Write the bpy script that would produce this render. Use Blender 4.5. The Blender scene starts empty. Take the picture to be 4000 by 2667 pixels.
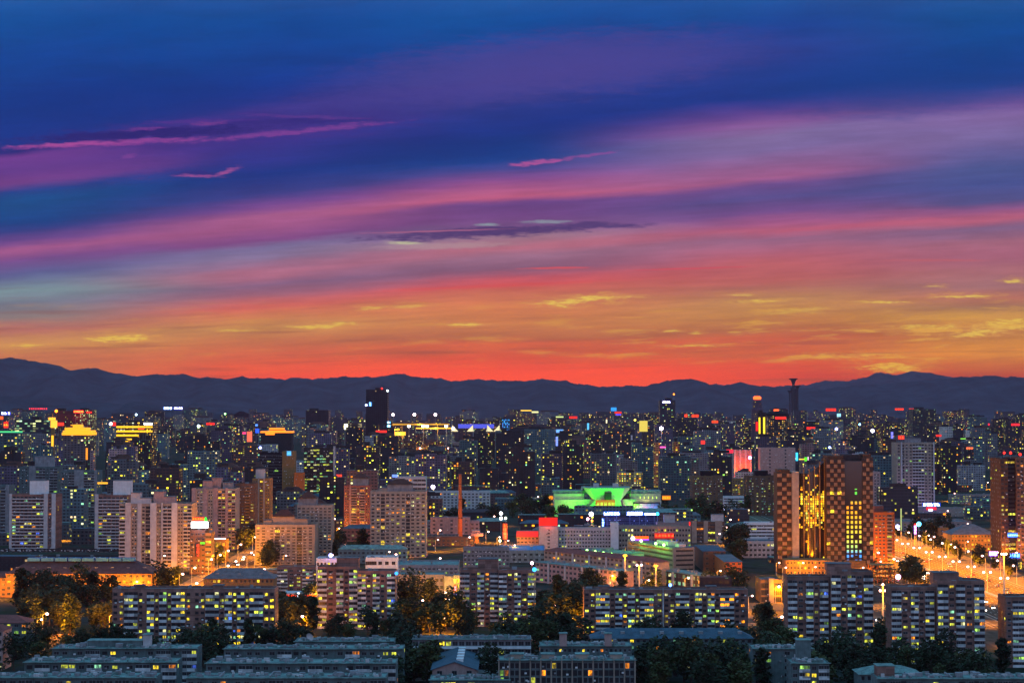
import bpy, math, random
R = math.radians
C = bpy.context.scene.collection
sc = bpy.context.scene

# ------------------------------------------------------------------ camera
F = 7464.0            # focal length in photo pixels (4000 x 2667)
CZ = 113.0            # camera height above the city, metres
TILT = math.atan(256.5 / F)
cam = bpy.data.cameras.new('camera')
cam.sensor_width = 36.0
cam.lens = 36.0 * F / 4000.0
cam.clip_start = 1.0
cam.clip_end = 90000.0
camo = bpy.data.objects.new('camera', cam)
camo.location = (0, 0, CZ)
camo.rotation_euler = (R(90) + TILT, 0, 0)
C.objects.link(camo)
sc.camera = camo

# ------------------------------------------------------------------ colour management / engine
sc.view_settings.view_transform = 'Standard'
sc.view_settings.look = 'None'
sc.view_settings.exposure = 0.4
sc.view_settings.gamma = 1.0
sc.render.engine = 'CYCLES'
cy = sc.cycles
cy.use_denoising = True
cy.max_bounces = 4
cy.diffuse_bounces = 2
cy.glossy_bounces = 2
cy.transmission_bounces = 2
cy.volume_bounces = 0
cy.transparent_max_bounces = 4
cy.sample_clamp_indirect = 2.0
cy.sample_clamp_direct = 12.0
cy.use_light_tree = True
cy.volume_step_rate = 1.0
sc.render.film_transparent = False

AMB = 1.12            # strength of the dusk dome above and behind the camera
HAZE = 1.05e-5


def s2l(c):
    o = []
    for v in c[:3]:
        v = v / 255.0
        o.append(v / 12.92 if v <= 0.04045 else ((v + 0.055) / 1.055) ** 2.4)
    return tuple(o)


class G:
    """small node-graph helper"""
    def __init__(s, nt):
        s.nt = nt

    def new(s, t, **kw):
        n = s.nt.nodes.new(t)
        for k, v in kw.items():
            setattr(n, k, v)
        return n

    def put(s, sock, v):
        if hasattr(v, 'is_output') or isinstance(v, bpy.types.NodeSocket):
            s.nt.links.new(v, sock)
        elif v is not None:
            if isinstance(v, (tuple, list)) and len(v) == 3 and sock.type == 'RGBA':
                v = (*v, 1)
            sock.default_value = v

    def m(s, op, a, b=None, c=None, clamp=False):
        n = s.new('ShaderNodeMath', operation=op, use_clamp=clamp)
        s.put(n.inputs[0], a)
        if b is not None:
            s.put(n.inputs[1], b)
        if c is not None:
            s.put(n.inputs[2], c)
        return n.outputs[0]

    def mix(s, f, a, b, blend='MIX'):
        n = s.new('ShaderNodeMix', data_type='RGBA', blend_type=blend)
        n.clamp_factor = True
        s.put(n.inputs[0], f)
        s.put(n.inputs[6], a)
        s.put(n.inputs[7], b)
        return n.outputs[2]

    def mr(s, v, a, b, c=0.0, d=1.0, smooth=False):
        n = s.new('ShaderNodeMapRange', interpolation_type='SMOOTHSTEP' if smooth else 'LINEAR')
        s.put(n.inputs['Value'], v)
        for k, x in zip(('From Min', 'From Max', 'To Min', 'To Max'), (a, b, c, d)):
            n.inputs[k].default_value = x
        return n.outputs['Result']

    def noise(s, vec, scale=1.0, detail=2.0, rough=0.5):
        n = s.new('ShaderNodeTexNoise')
        s.put(n.inputs['Vector'], vec)
        n.inputs['Scale'].default_value = scale
        n.inputs['Detail'].default_value = detail
        n.inputs['Roughness'].default_value = rough
        return n.outputs[0]

    def xyz(s, x=0.0, y=0.0, z=0.0):
        n = s.new('ShaderNodeCombineXYZ')
        for i, v in enumerate((x, y, z)):
            s.put(n.inputs[i], v)
        return n.outputs[0]

    def sep(s, v):
        n = s.new('ShaderNodeSeparateXYZ')
        s.put(n.inputs[0], v)
        return n.outputs

    def ramp(s, f, stops, interp='LINEAR'):
        n = s.new('ShaderNodeValToRGB')
        cr = n.color_ramp
        cr.interpolation = interp
        stops = sorted(stops)
        while len(cr.elements) < len(stops):
            cr.elements.new(0.5)
        for e, (p, c) in zip(cr.elements, stops):
            e.position = p
        for i, (p, c) in enumerate(stops):
            cr.elements[i].position = p
            cr.elements[i].color = (*c, 1)
        s.put(n.inputs[0], f)
        return n.outputs[0]


# ------------------------------------------------------------------ dusk sky
def build_world():
    w = bpy.data.worlds.new('World')
    sc.world = w
    w.use_nodes = True
    nt = w.node_tree
    nt.nodes.clear()
    g = G(nt)
    tc = g.new('ShaderNodeTexCoord').outputs['Generated']
    X, Y, Z = g.sep(tc)
    yy = g.m('MAXIMUM', Y, 0.05)
    U = g.m('MULTIPLY_ADD', g.m('DIVIDE', X, yy), F / 4000.0, 0.5)
    U = g.m('MINIMUM', g.m('MAXIMUM', U, -0.6), 1.6)
    h0 = g.m('MULTIPLY', g.m('DIVIDE', Z, yy), F)
    # broad and fine warps of the height make wind-drawn streaks
    tilt = g.m('MULTIPLY_ADD', U, -300.0, h0)
    n1 = g.noise(g.xyz(g.m('MULTIPLY', U, 3.2), g.m('DIVIDE', tilt, 330.0), 1.3), 1.0, 3.0)
    n2 = g.noise(g.xyz(g.m('MULTIPLY', U, 5.0), g.m('DIVIDE', g.m('MULTIPLY_ADD', U, -170.0, h0), 52.0), 7.7), 1.0, 4.0, 0.6)
    n3 = g.noise(g.xyz(g.m('MULTIPLY', U, 22.0), g.m('DIVIDE', g.m('MULTIPLY_ADD', U, -120.0, h0), 26.0), 3.1), 1.0, 4.0, 0.6)
    amp2 = g.mr(h0, 300, 1000, 52, 30)
    h = g.m('ADD', h0, g.m('MULTIPLY', g.m('SUBTRACT', n1, 0.5), 90.0))
    h = g.m('ADD', h, g.m('MULTIPLY', g.m('SUBTRACT', n2, 0.5), amp2))
    h = g.m('ADD', h, g.m('MULTIPLY', g.m('SUBTRACT', n3, 0.5), 14.0))
    Uc = g.m('MINIMUM', g.m('MAXIMUM', U, 0.0), 1.0)
    wv = g.m('DIVIDE', g.m('DIVIDE', h, g.m('MULTIPLY_ADD', Uc, 0.55, 1.0)), 1600.0)
    cols = [
        (0.03, {0: (0, 84, 162), 200: (0, 68, 152), 400: (0, 56, 142), 540: (16, 50, 138), 572: (40, 40, 125), 590: (120, 60, 150), 650: (98, 55, 142), 705: (120, 62, 142), 738: (30, 62, 142), 780: (0, 76, 146), 860: (0, 64, 142), 895: (50, 60, 140), 930: (110, 70, 150), 970: (178, 90, 150), 1005: (130, 78, 152), 1060: (92, 92, 152), 1105: (118, 130, 165), 1135: (130, 152, 176), 1180: (122, 125, 165), 1235: (150, 126, 152), 1290: (195, 112, 125), 1325: (205, 132, 108), 1360: (222, 150, 105), 1400: (212, 120, 105), 1480: (200, 112, 108)}),
        (0.25, {0: (0, 80, 160), 200: (0, 66, 150), 340: (12, 56, 145), 400: (42, 52, 140), 440: (72, 52, 140), 500: (52, 40, 128), 560: (62, 48, 140), 640: (40, 50, 140), 690: (8, 50, 135), 755: (55, 60, 142), 800: (120, 70, 150), 850: (175, 90, 145), 900: (170, 86, 142), 950: (138, 74, 142), 975: (130, 112, 165), 1010: (142, 115, 160), 1060: (190, 108, 140), 1100: (142, 98, 142), 1150: (185, 102, 130), 1195: (228, 104, 100), 1235: (226, 128, 92), 1290: (214, 142, 90), 1350: (214, 112, 80), 1400: (228, 98, 70), 1440: (246, 92, 50), 1480: (255, 72, 38)}),
        (0.50, {0: (0, 86, 166), 100: (0, 76, 156), 200: (38, 66, 150), 300: (72, 62, 146), 370: (62, 60, 142), 430: (38, 56, 142), 500: (16, 50, 136), 560: (0, 54, 134), 620: (8, 66, 148), 660: (70, 70, 150), 710: (142, 76, 146), 755: (190, 92, 142), 778: (200, 92, 135), 805: (112, 68, 142), 855: (118, 68, 138), 900: (130, 84, 142), 930: (172, 122, 152), 975: (194, 108, 135), 1010: (164, 108, 142), 1060: (146, 92, 126), 1100: (216, 88, 102), 1122: (228, 88, 88), 1150: (218, 112, 90), 1200: (232, 128, 86), 1270: (218, 126, 75), 1320: (196, 106, 62), 1350: (226, 98, 50), 1380: (218, 92, 42), 1430: (242, 82, 30), 1475: (255, 66, 20)}),
        (0.75, {0: (0, 80, 158), 100: (28, 68, 152), 200: (46, 64, 148), 300: (32, 60, 146), 370: (26, 56, 142), 400: (70, 60, 146), 440: (122, 70, 148), 480: (156, 88, 152), 520: (146, 110, 165), 580: (136, 106, 165), 650: (156, 96, 152), 690: (168, 92, 146), 722: (112, 76, 146), 770: (88, 76, 146), 830: (122, 76, 146), 870: (172, 88, 142), 900: (198, 96, 132), 930: (162, 102, 142), 970: (184, 102, 136), 1012: (198, 98, 120), 1042: (204, 98, 106), 1100: (200, 98, 96), 1130: (190, 108, 96), 1180: (206, 138, 90), 1230: (210, 136, 74), 1290: (196, 108, 58), 1330: (222, 98, 48), 1400: (220, 98, 38), 1440: (236, 84, 20), 1480: (228, 72, 22)}),
        (0.97, {0: (0, 80, 152), 120: (0, 74, 152), 250: (0, 66, 146), 330: (28, 66, 146), 375: (98, 75, 150), 415: (142, 86, 156), 450: (154, 102, 162), 520: (138, 106, 165), 570: (106, 92, 152), 640: (76, 86, 150), 720: (70, 80, 150), 785: (86, 82, 146), 822: (152, 86, 142), 860: (200, 97, 130), 892: (134, 97, 142), 940: (174, 102, 130), 1000: (184, 102, 130), 1060: (180, 107, 116), 1110: (174, 112, 120), 1150: (194, 112, 100), 1200: (182, 124, 98), 1240: (222, 155, 66), 1290: (202, 124, 46), 1340: (214, 134, 36), 1380: (232, 142, 16), 1430: (212, 106, 18), 1475: (196, 74, 24)}),
    ]
    prev = None
    for i, (u, st) in enumerate(cols):
        items = [(max(0.0, min(1.0, (1590 - y) / (1 + 0.55 * u) / 1600.0)), s2l(c)) for y, c in st.items()]
        c = g.ramp(wv, items)
        if prev is None:
            prev = c
        else:
            prev = g.mix(g.mr(U, cols[i - 1][0], u, smooth=True), prev, c)
    col = prev
    # slight tonal breakup
    brk = g.noise(g.xyz(g.m('MULTIPLY', U, 9.0), g.m('DIVIDE', g.m('MULTIPLY_ADD', U, -200.0, h0), 70.0), 11.0), 1.0, 5.0, 0.6)
    col = g.mix(1.0, col, g.mr(brk, 0.25, 0.75, 0.84, 1.16), 'MULTIPLY')
    fib = g.noise(g.xyz(g.m('MULTIPLY', U, 16.0), g.m('DIVIDE', g.m('MULTIPLY_ADD', U, -230.0, h0), 13.0), 41.0), 1.0, 5.0, 0.62)
    fa = g.mr(h0, 1450, 800, 0.02, 0.09)
    col = g.mix(1.0, col, g.m('ADD', 1.0, g.m('MULTIPLY', g.mr(fib, 0.3, 0.7, -1.0, 1.0), fa)), 'MULTIPLY')
    upx = g.m('MULTIPLY', U, 4000.0)
    edge = g.noise(g.xyz(g.m('MULTIPLY', U, 30.0), g.m('DIVIDE', h0, 22.0), 5.0), 1.0, 5.0, 0.65)
    edge2 = g.noise(g.xyz(g.m('MULTIPLY', U, 95.0), g.m('DIVIDE', h0, 8.0), 9.0), 1.0, 5.0, 0.7)

    gold = (255, 214, 92)
    fl = g.noise(g.xyz(g.m('MULTIPLY', U, 75.0), g.m('DIVIDE', h0, 14.0), 15.0), 1.0, 4.0, 0.6)

    def streak(u0, y0, a, b, slope, colr, op, rag=1.0, soft=1.0, e=None):
        """one cloud: centre (u0,y0) in photo pixels, half sizes a,b, slope = rise per pixel"""
        nonlocal col
        du = g.m('DIVIDE', g.m('SUBTRACT', upx, u0), a)
        lin = g.m('MULTIPLY_ADD', g.m('SUBTRACT', upx, u0), slope, 1590.0 - y0)
        dv = g.m('DIVIDE', g.m('SUBTRACT', h0, lin), b)
        dv = g.m('ADD', dv, g.m('MULTIPLY', g.m('SUBTRACT', e if e is not None else edge, 0.5), 2.4 * rag))
        q = g.m('ADD', g.m('MULTIPLY', du, du), g.m('MULTIPLY', dv, dv))
        q = g.m('ADD', q, g.m('MULTIPLY', g.m('SUBTRACT', edge2, 0.5), 2.3 * rag))
        msk = g.mr(q, 1.0 + 0.1 * soft, 1.0 - 0.9 * soft, 0.0, op, smooth=True)
        if colr == gold:
            msk = g.m('MULTIPLY', msk, g.mr(fl, 0.36, 0.52, 0.2, 1.0, smooth=True))
        col = g.mix(msk, col, s2l(colr))

    # violet bank with pink lower rim, upper left
    streak(3500, 330, 700, 150, 0.02, (0, 62, 140), 0.6, 0.4, 1.3)
    streak(500, 380, 700, 120, 0.02, (0, 50, 134), 0.5, 0.4, 1.3)
    streak(2150, 250, 1000, 150, 0.08, (96, 70, 150), 0.75, 0.6, 1.3)
    streak(1500, 400, 600, 70, 0.05, (84, 62, 146), 0.5, 0.7, 1.3)
    streak(1700, 590, 620, 70, 0.0, (0, 48, 128), 0.55, 0.5, 1.3)
    streak(900, 505, 900, 62, 0.06, (74, 48, 138), 0.75, 0.8, 1.1)
    streak(560, 520, 540, 26, 0.05, (38, 30, 112), 0.85, 1.2, 1.0)
    streak(1150, 470, 420, 14, 0.03, (50, 36, 122), 0.6, 1.4, 1.0)
    streak(420, 556, 520, 12, 0.045, (168, 68, 156), 0.85, 1.3, 1.3)
    streak(250, 560, 260, 7, 0.03, (196, 80, 160), 0.7, 1.2, 1.2)
    streak(1130, 512, 480, 13, 0.10, (150, 66, 156), 0.8, 1.3, 1.3)
    streak(1200, 452, 300, 8, -0.03, (118, 58, 146), 0.7, 1.5, 1.3)
    streak(760, 470, 260, 8, 0.03, (104, 50, 146), 0.6, 1.6, 1.3)
    streak(820, 478, 90, 9, 0.05, (150, 64, 150), 0.7, 1.8, 1.3)
    streak(560, 500, 100, 8, 0.05, (140, 60, 150), 0.7, 1.9, 1.3)
    streak(500, 604, 40, 10, 0.1, (150, 70, 160), 0.6, 1.6, 1.3)
    streak(300, 640, 520, 70, 0.02, (112, 60, 148), 0.45, 0.8, 1.3)
    streak(770, 676, 120, 13, 0.03, (52, 40, 128), 0.7, 1.4, 1.3)
    streak(770, 686, 120, 7, -0.02, (170, 80, 156), 0.85, 1.7, 1.3)
    streak(885, 666, 62, 13, 0.30, (172, 82, 156), 0.8, 1.7, 1.3)
    streak(2080, 634, 100, 11, 0.09, (184, 84, 158), 0.95, 1.7, 1.2)
    streak(2180, 622, 80, 8, 0.12, (176, 80, 158), 0.9, 1.8, 1.3)
    streak(2310, 602, 120, 7, 0.12, (150, 76, 158), 0.85, 1.7, 1.3)
    # bright chinks and the dark lens cloud
    streak(1900, 876, 60, 7, 0.0, (150, 160, 178), 0.8, 1.0, 1.2)
    streak(2140, 864, 120, 8, 0.02, (150, 155, 178), 0.75, 1.0, 1.2)
    streak(1585, 948, 110, 12, 0.0, (190, 165, 165), 0.6, 1.0, 1.3)
    streak(1585, 948, 72, 7, 0.0, (212, 202, 168), 0.9, 1.0, 1.3)
    streak(1720, 960, 330, 14, 0.03, (190, 150, 165), 0.6, 1.0, 1.2)
    streak(1900, 905, 600, 30, 0.055, (92, 60, 124), 0.6, 1.0, 1.3)
    streak(1900, 906, 560, 24, 0.055, (80, 54, 116), 0.9, 1.1, 1.1)
    streak(2350, 880, 250, 15, 0.02, (86, 58, 122), 0.9, 1.1, 1.1)
    streak(1690, 902, 340, 4, 0.03, (176, 96, 140), 0.9, 0.8, 1.0)
    # thin red streaks
    streak(2170, 1046, 160, 5, 0.02, (232, 84, 96), 0.9, 0.8, 1.0)
    streak(2700, 1048, 290, 4, 0.03, (226, 80, 96), 0.85, 0.8, 1.0)
    streak(1900, 1118, 520, 8, 0.045, (232, 82, 84), 0.6, 0.8, 1.2)
    streak(3660, 1016, 260, 5, 0.0, (206, 98, 110), 0.7, 0.8, 1.0)
    streak(3350, 880, 500, 12, 0.07, (205, 92, 124), 0.55, 0.8, 1.2)
    # gold flecks where the last sun catches
    for (u0, y0, a, b, sl, op) in [
        (450, 1326, 130, 13, 0.02, 1.0), (520, 1318, 60, 12, 0.0, 0.9), (100, 1350, 70, 7, 0.0, 0.7), (910, 1290, 90, 6, 0.0, 0.7),
        (1240, 1275, 130, 9, 0.05, 0.8), (1340, 1262, 60, 7, 0.0, 0.7), (1815, 1268, 80, 5, 0.0, 0.9), (1440, 1202, 60, 7, 0.0, 0.6),
        (2230, 1178, 150, 13, 0.06, 0.95), (2330, 1164, 80, 10, 0.0, 0.9), (2430, 1160, 90, 5, 0.0, 0.6), (2960, 1176, 110, 6, 0.02, 0.9),
        (2900, 1152, 60, 4, 0.0, 0.6), (3430, 1180, 120, 5, 0.0, 0.9), (3760, 1158, 120, 6, 0.03, 0.95), (3960, 1098, 50, 7, 0.0, 0.9),
        (3930, 1272, 130, 26, 0.05, 1.0), (3820, 1300, 110, 12, 0.1, 0.9), (3640, 1280, 150, 16, 0.0, 0.7), (2700, 1352, 110, 6, 0.0, 0.7), (3480, 1436, 130, 16, 0.0, 0.7),
        (3300, 1390, 240, 9, 0.02, 0.5), (2620, 1296, 40, 6, 0.0, 0.7), (2720, 1298, 30, 6, 0.0, 0.6), (2870, 1296, 30, 5, 0.0, 0.5),
        (3650, 1118, 40, 5, 0.0, 0.6), (3100, 1215, 160, 12, 0.05, 0.4), (1600, 1196, 90, 6, 0.0, 0.5)]:
        streak(u0 + a * .1, y0 - b * .3, a * 1.7, b * 2.2, sl, (232, 158, 84), op * .5, 1.8, 1.3)
        streak(u0, y0, a, b, sl, gold, op * .85, 1.7, 1.3)
    mot = g.noise(g.xyz(g.m('MULTIPLY', U, 14.0), g.m('DIVIDE', g.m('MULTIPLY_ADD', U, -90.0, h0), 34.0), 21.0), 1.0, 6.0, 0.62)
    zone = g.m('MULTIPLY', g.mr(h0, 130, 220, smooth=True), g.mr(h0, 470, 330, smooth=True))
    zone = g.m('MULTIPLY', zone, g.mr(U, 0.35, 1.0, 0.25, 1.5))
    col = g.mix(g.m('MULTIPLY', zone, g.mr(mot, 0.52, 0.70, 0.0, 0.85, smooth=True)), col, s2l((238, 168, 62)))
    dk = g.noise(g.xyz(g.m('MULTIPLY', U, 6.0), g.m('DIVIDE', g.m('MULTIPLY_ADD', U, -90.0, h0), 24.0), 31.0), 1.0, 5.0, 0.6)
    col = g.mix(g.m('MULTIPLY', g.mr(h0, 620, 250, 0.0, 1.0), g.mr(dk, 0.52, 0.72, 0.0, 0.42, smooth=True)), col, s2l((146, 74, 62)))
    # the low sky is seen through the whole depth of the air
    col = g.mix(g.mr(h0, 560, 120, smooth=True), col, g.mix(1.0, col, (1.20, 1.10, 0.25), 'MULTIPLY'))
    col = g.mix(g.mr(h0, 1250, 700, smooth=True), col, g.mix(1.0, col, (0.90, 0.98, 0.84), 'MULTIPLY'))
    col = g.mix(g.mr(h0, 900, 1200, smooth=True), col, g.mix(1.0, col, (0.62, 0.92, 0.92), 'MULTIPLY'))
    col = g.mix(g.m('MULTIPLY', g.mr(h0, 210, 110, smooth=True), g.mr(g.m('ABSOLUTE', g.m('SUBTRACT', U, 0.5)), 0.30, 0.12, 0, 0.75, smooth=True)), col, (1.25, 0.105, 0.0))
    col = g.mix(1.0, col, (0.75, 0.765, 0.765), 'MULTIPLY')
    # outside the window of the photograph: deep blue dusk dome
    up = g.ramp(g.m('MAXIMUM', Z, 0.0), [(0.0, (0.44, 0.35, 0.48)), (0.25, (0.32, 0.34, 0.54)), (0.6, (0.16, 0.42, 0.72)), (1.0, (0.12, 0.42, 0.66))])
    up = g.mix(1.0, up, (AMB, AMB, AMB), 'MULTIPLY')
    hi = g.mr(h0, 1500, 2600, smooth=True)
    side = g.mr(g.m('ABSOLUTE', g.m('SUBTRACT', U, 0.5)), 0.75, 1.1, smooth=True)
    behind = g.mr(Y, 0.3, 0.1)
    msk = g.m('MAXIMUM', g.m('MAXIMUM', hi, behind), side)
    col = g.mix(msk, col, up)
    bg = g.new('ShaderNodeBackground')
    g.put(bg.inputs[0], col)
    bg.inputs[1].default_value = 1.0
    out = g.new('ShaderNodeOutputWorld')
    nt.links.new(bg.outputs[0], out.inputs[0])
    w.cycles.sampling_method = 'MANUAL'
    w.cycles.sample_map_resolution = 1024


build_world()


# ------------------------------------------------------------------ photo pixel -> place in the city (used to survey positions)
def gx(px, Y):
    return (px - 2000.0) / F * Y


def gz(py, Y):
    return CZ + Y * math.tan(math.atan((1333.5 - py) / F) + TILT)


def gy(py, z=0.0):
    """distance of a point at height z seen at photo row py"""
    return (z - CZ) / math.tan(math.atan((1333.5 - py) / F) + TILT)


def project(x, y, z=0.0):
    ct, st = math.cos(TILT), math.sin(TILT)
    d = y * ct + (z - CZ) * st
    return 2000 + F * x / d, 1333.5 - F * (-y * st + (z - CZ) * ct) / d


# ------------------------------------------------------------------ mesh builder
class MB:
    def __init__(s):
        s.v, s.f, s.m = [], [], []

    def poly(s, pts, m=0):
        n = len(s.v)
        s.v += [tuple(p) for p in pts]
        s.f.append(tuple(range(n, n + len(pts))))
        s.m.append(m)
        return s

    def box(s, x0, x1, y0, y1, z0, z1, m=0, bottom=False):
        n = len(s.v)
        s.v += [(x0, y0, z0), (x1, y0, z0), (x1, y1, z0), (x0, y1, z0), (x0, y0, z1), (x1, y0, z1), (x1, y1, z1), (x0, y1, z1)]
        fs = [(0, 1, 5, 4), (1, 2, 6, 5), (2, 3, 7, 6), (3, 0, 4, 7), (4, 5, 6, 7)]
        if bottom:
            fs.append((3, 2, 1, 0))
        for q in fs:
            s.f.append(tuple(n + k for k in q))
            s.m.append(m)
        return s

    def tube(s, pts, r, n=6, m=0, cap=True):
        """pts: list of (x,y,z); r: radius or list of radii; upright-ish tube"""
        if not isinstance(r, (list, tuple)):
            r = [r] * len(pts)
        base = len(s.v)
        for i, p in enumerate(pts):
            a = pts[max(i - 1, 0)]
            b = pts[min(i + 1, len(pts) - 1)]
            d = [b[k] - a[k] for k in range(3)]
            L = math.sqrt(sum(c * c for c in d)) or 1
            d = [c / L for c in d]
            ref = (1, 0, 0) if abs(d[2]) > 0.7 else (0, 0, 1)
            u = (d[1] * ref[2] - d[2] * ref[1], d[2] * ref[0] - d[0] * ref[2], d[0] * ref[1] - d[1] * ref[0])
            L = math.sqrt(sum(c * c for c in u)) or 1
            u = [c / L for c in u]
            w = (d[1] * u[2] - d[2] * u[1], d[2] * u[0] - d[0] * u[2], d[0] * u[1] - d[1] * u[0])
            for k in range(n):
                t = 2 * math.pi * k / n
                s.v.append(tuple(p[j] + r[i] * (math.cos(t) * u[j] + math.sin(t) * w[j]) for j in range(3)))
        for i in range(len(pts) - 1):
            for k in range(n):
                a = base + i * n + k
                b = base + i * n + (k + 1) % n
                s.f.append((a, b, b + n, a + n))
                s.m.append(m)
        if cap:
            s.f.append(tuple(base + (len(pts) - 1) * n + k for k in range(n)))
            s.m.append(m)
            s.f.append(tuple(base + k for k in reversed(range(n))))
            s.m.append(m)
        return s

    def lathe(s, prof, cx=0, cy=0, n=12, m=0):
        """prof: list of (radius, z)"""
        return s.tube([(cx, cy, z) for r, z in prof], [max(r, 0.01) for r, z in prof], n, m)

    def hip(s, x0, x1, y0, y1, z0, z1, inset=None, m=0, over=0.5):
        x0 -= over; x1 += over; y0 -= over; y1 += over
        d = (y1 - y0) / 2
        i = d if inset is None else inset
        i = min(i, (x1 - x0) / 2 - 0.05)
        ym = (y0 + y1) / 2
        a, b, c, e = (x0, y0, z0), (x1, y0, z0), (x1, y1, z0), (x0, y1, z0)
        p, q = (x0 + i, ym, z1), (x1 - i, ym, z1)
        s.poly([a, b, q, p], m).poly([b, c, q], m).poly([c, e, p, q], m).poly([e, a, p], m)
        s.poly([e, c, b, a], m)
        return s

    def ball(s, c, r, seg=8, rings=5, m=0, sq=1.0):
        pr = []
        for i in range(rings + 1):
            t = math.pi * i / rings - math.pi / 2
            pr.append((r * math.cos(t), c[2] + r * sq * math.sin(t)))
        return s.lathe(pr, c[0], c[1], seg, m)

    def mesh(s, name, mats):
        me = bpy.data.meshes.new(name)
        me.from_pydata(s.v, [], s.f)
        for mt in (mats if isinstance(mats, (list, tuple)) else [mats]):
            me.materials.append(mt)
        if any(s.m):
            me.polygons.foreach_set('material_index', s.m)
        me.update()
        return me

    def build(s, name, mats, parent=None):
        return link(name, s.mesh(name, mats), parent)


def link(name, me, parent=None, loc=None):
    o = bpy.data.objects.new(name, me)
    C.objects.link(o)
    if parent is not None:
        o.parent = parent
    if loc is not None:
        o.location = loc
    return o


THINGS = []


def tag(o, label, cat, group=None):
    o['label'] = label
    o['category'] = cat
    if group:
        o['group'] = group
    THINGS.append(o)
    return o


def thing(name, label, cat, loc, rz=0.0, group=None):
    o = bpy.data.objects.new(name, None)
    o.empty_display_size = 1.0
    C.objects.link(o)
    o.location = loc
    o.rotation_euler = (0, 0, rz)
    return tag(o, label, cat, group)


def struct(o, kind='structure'):
    o['kind'] = kind
    return o


FOOT = []   # footprints, so that trees and filler keep off the buildings


def foot(x0, x1, y0, y1, pad=1.0):
    FOOT.append((min(x0, x1) - pad, max(x0, x1) + pad, min(y0, y1) - pad, max(y0, y1) + pad))


def is_free(x, y, r=0.0):
    for a, b, c, d in FOOT:
        if a - r < x < b + r and c - r < y < d + r:
            return False
    return True


# ------------------------------------------------------------------ materials
MATS = {}


def principled(name, color, rough=0.8, spec=0.3, metal=0.0):
    m = bpy.data.materials.new(name)
    m.use_nodes = True
    nt = m.node_tree
    b = nt.nodes['Principled BSDF']
    b.inputs['Roughness'].default_value = rough
    b.inputs['Specular IOR Level'].default_value = spec
    b.inputs['Metallic'].default_value = metal
    g = G(nt)
    g.put(b.inputs['Base Color'], color)
    return m, g, b


def wall(name, c, rough=0.85, line=0.0, dirt=0.35, spec=0.12, patch=0.0):
    """plaster / panel / brick: tone patches, rain streaks, optional floor joints every 'line' metres"""
    if name in MATS:
        return MATS[name]
    m, g, b = principled(name, c, rough, spec)
    oc = g.new('ShaderNodeTexCoord').outputs['Object']
    x, y, z = g.sep(oc)
    rnd = g.new('ShaderNodeObjectInfo').outputs['Random']
    t = g.noise(oc, 0.35, 4.0, 0.6)
    st = g.noise(g.xyz(g.m('MULTIPLY', x, 1.7), g.m('MULTIPLY', y, 1.7), g.m('MULTIPLY', z, 0.12)), 1.0, 3.0, 0.6)
    k = g.m('ADD', g.mr(t, 0.3, 0.7, 1 - dirt * 0.6, 1 + dirt * 0.3), g.mr(st, 0.35, 0.75, 0.0, -dirt * 0.5))
    k = g.m('MULTIPLY', k, g.mr(rnd, 0, 1, 0.92, 1.08))
    if patch:                                   # each flat's enclosure repainted, tiled or left bare
        wn = g.new('ShaderNodeTexWhiteNoise', noise_dimensions='4D')
        g.put(wn.inputs['Vector'], g.xyz(g.m('FLOOR', g.m('DIVIDE', x, 3.1)), 0.0, g.m('FLOOR', g.m('DIVIDE', z, 2.9))))
        g.put(wn.inputs['W'], g.m('MULTIPLY', rnd, 41.0))
        k = g.m('MULTIPLY', k, g.mr(wn.outputs[0], 0, 1, 1.0 - patch, 1.15))
    if line:
        fr = g.m('FRACT', g.m('DIVIDE', z, line))
        k = g.m('MULTIPLY', k, g.mr(g.m('LESS_THAN', fr, 0.1), 0, 1, 1.0, 0.72))
    col = g.mix(1.0, c, g.xyz(k, k, k), 'MULTIPLY')
    g.put(b.inputs['Base Color'], col)
    MATS[name] = m
    return m


def emis(name, c, s=1.0, sample=False):
    if name in MATS:
        return MATS[name]
    m, g, b = principled(name, (0.02, 0.02, 0.02), 0.5)
    b.inputs['Emission Color'].default_value = (*c, 1)
    b.inputs['Emission Strength'].default_value = s
    if not sample:
        m.cycles.emission_sampling = 'NONE'
    MATS[name] = m
    return m


def lit_window(name, stops, s0=0.5, s1=1.5):
    """a lit room behind glass: its colour and brightness differ from window to window, curtains cut it up"""
    m, g, b = principled(name, (0.03, 0.03, 0.03), 0.25, 0.5)
    rnd = g.new('ShaderNodeObjectInfo').outputs['Random']
    c = g.ramp(rnd, stops, 'CONSTANT')
    wn = g.new('ShaderNodeTexWhiteNoise', noise_dimensions='1D')
    g.put(wn.inputs['W'], g.m('MULTIPLY', rnd, 917.0))
    k = g.mr(wn.outputs[0], 0, 1, s0, s1)
    oc = g.new('ShaderNodeTexCoord').outputs['Object']
    x, y, z = g.sep(oc)
    cur = g.noise(g.xyz(g.m('MULTIPLY', x, 1.1), g.m('MULTIPLY', rnd, 350.0), g.m('MULTIPLY', z, 0.5)), 1.0, 2.0)
    k = g.m('MULTIPLY', k, g.mr(cur, 0.42, 0.56, 0.22, 1.3))
    g.put(b.inputs['Emission Color'], c)
    g.put(b.inputs['Emission Strength'], k)
    m.cycles.emission_sampling = 'NONE'
    return m


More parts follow.
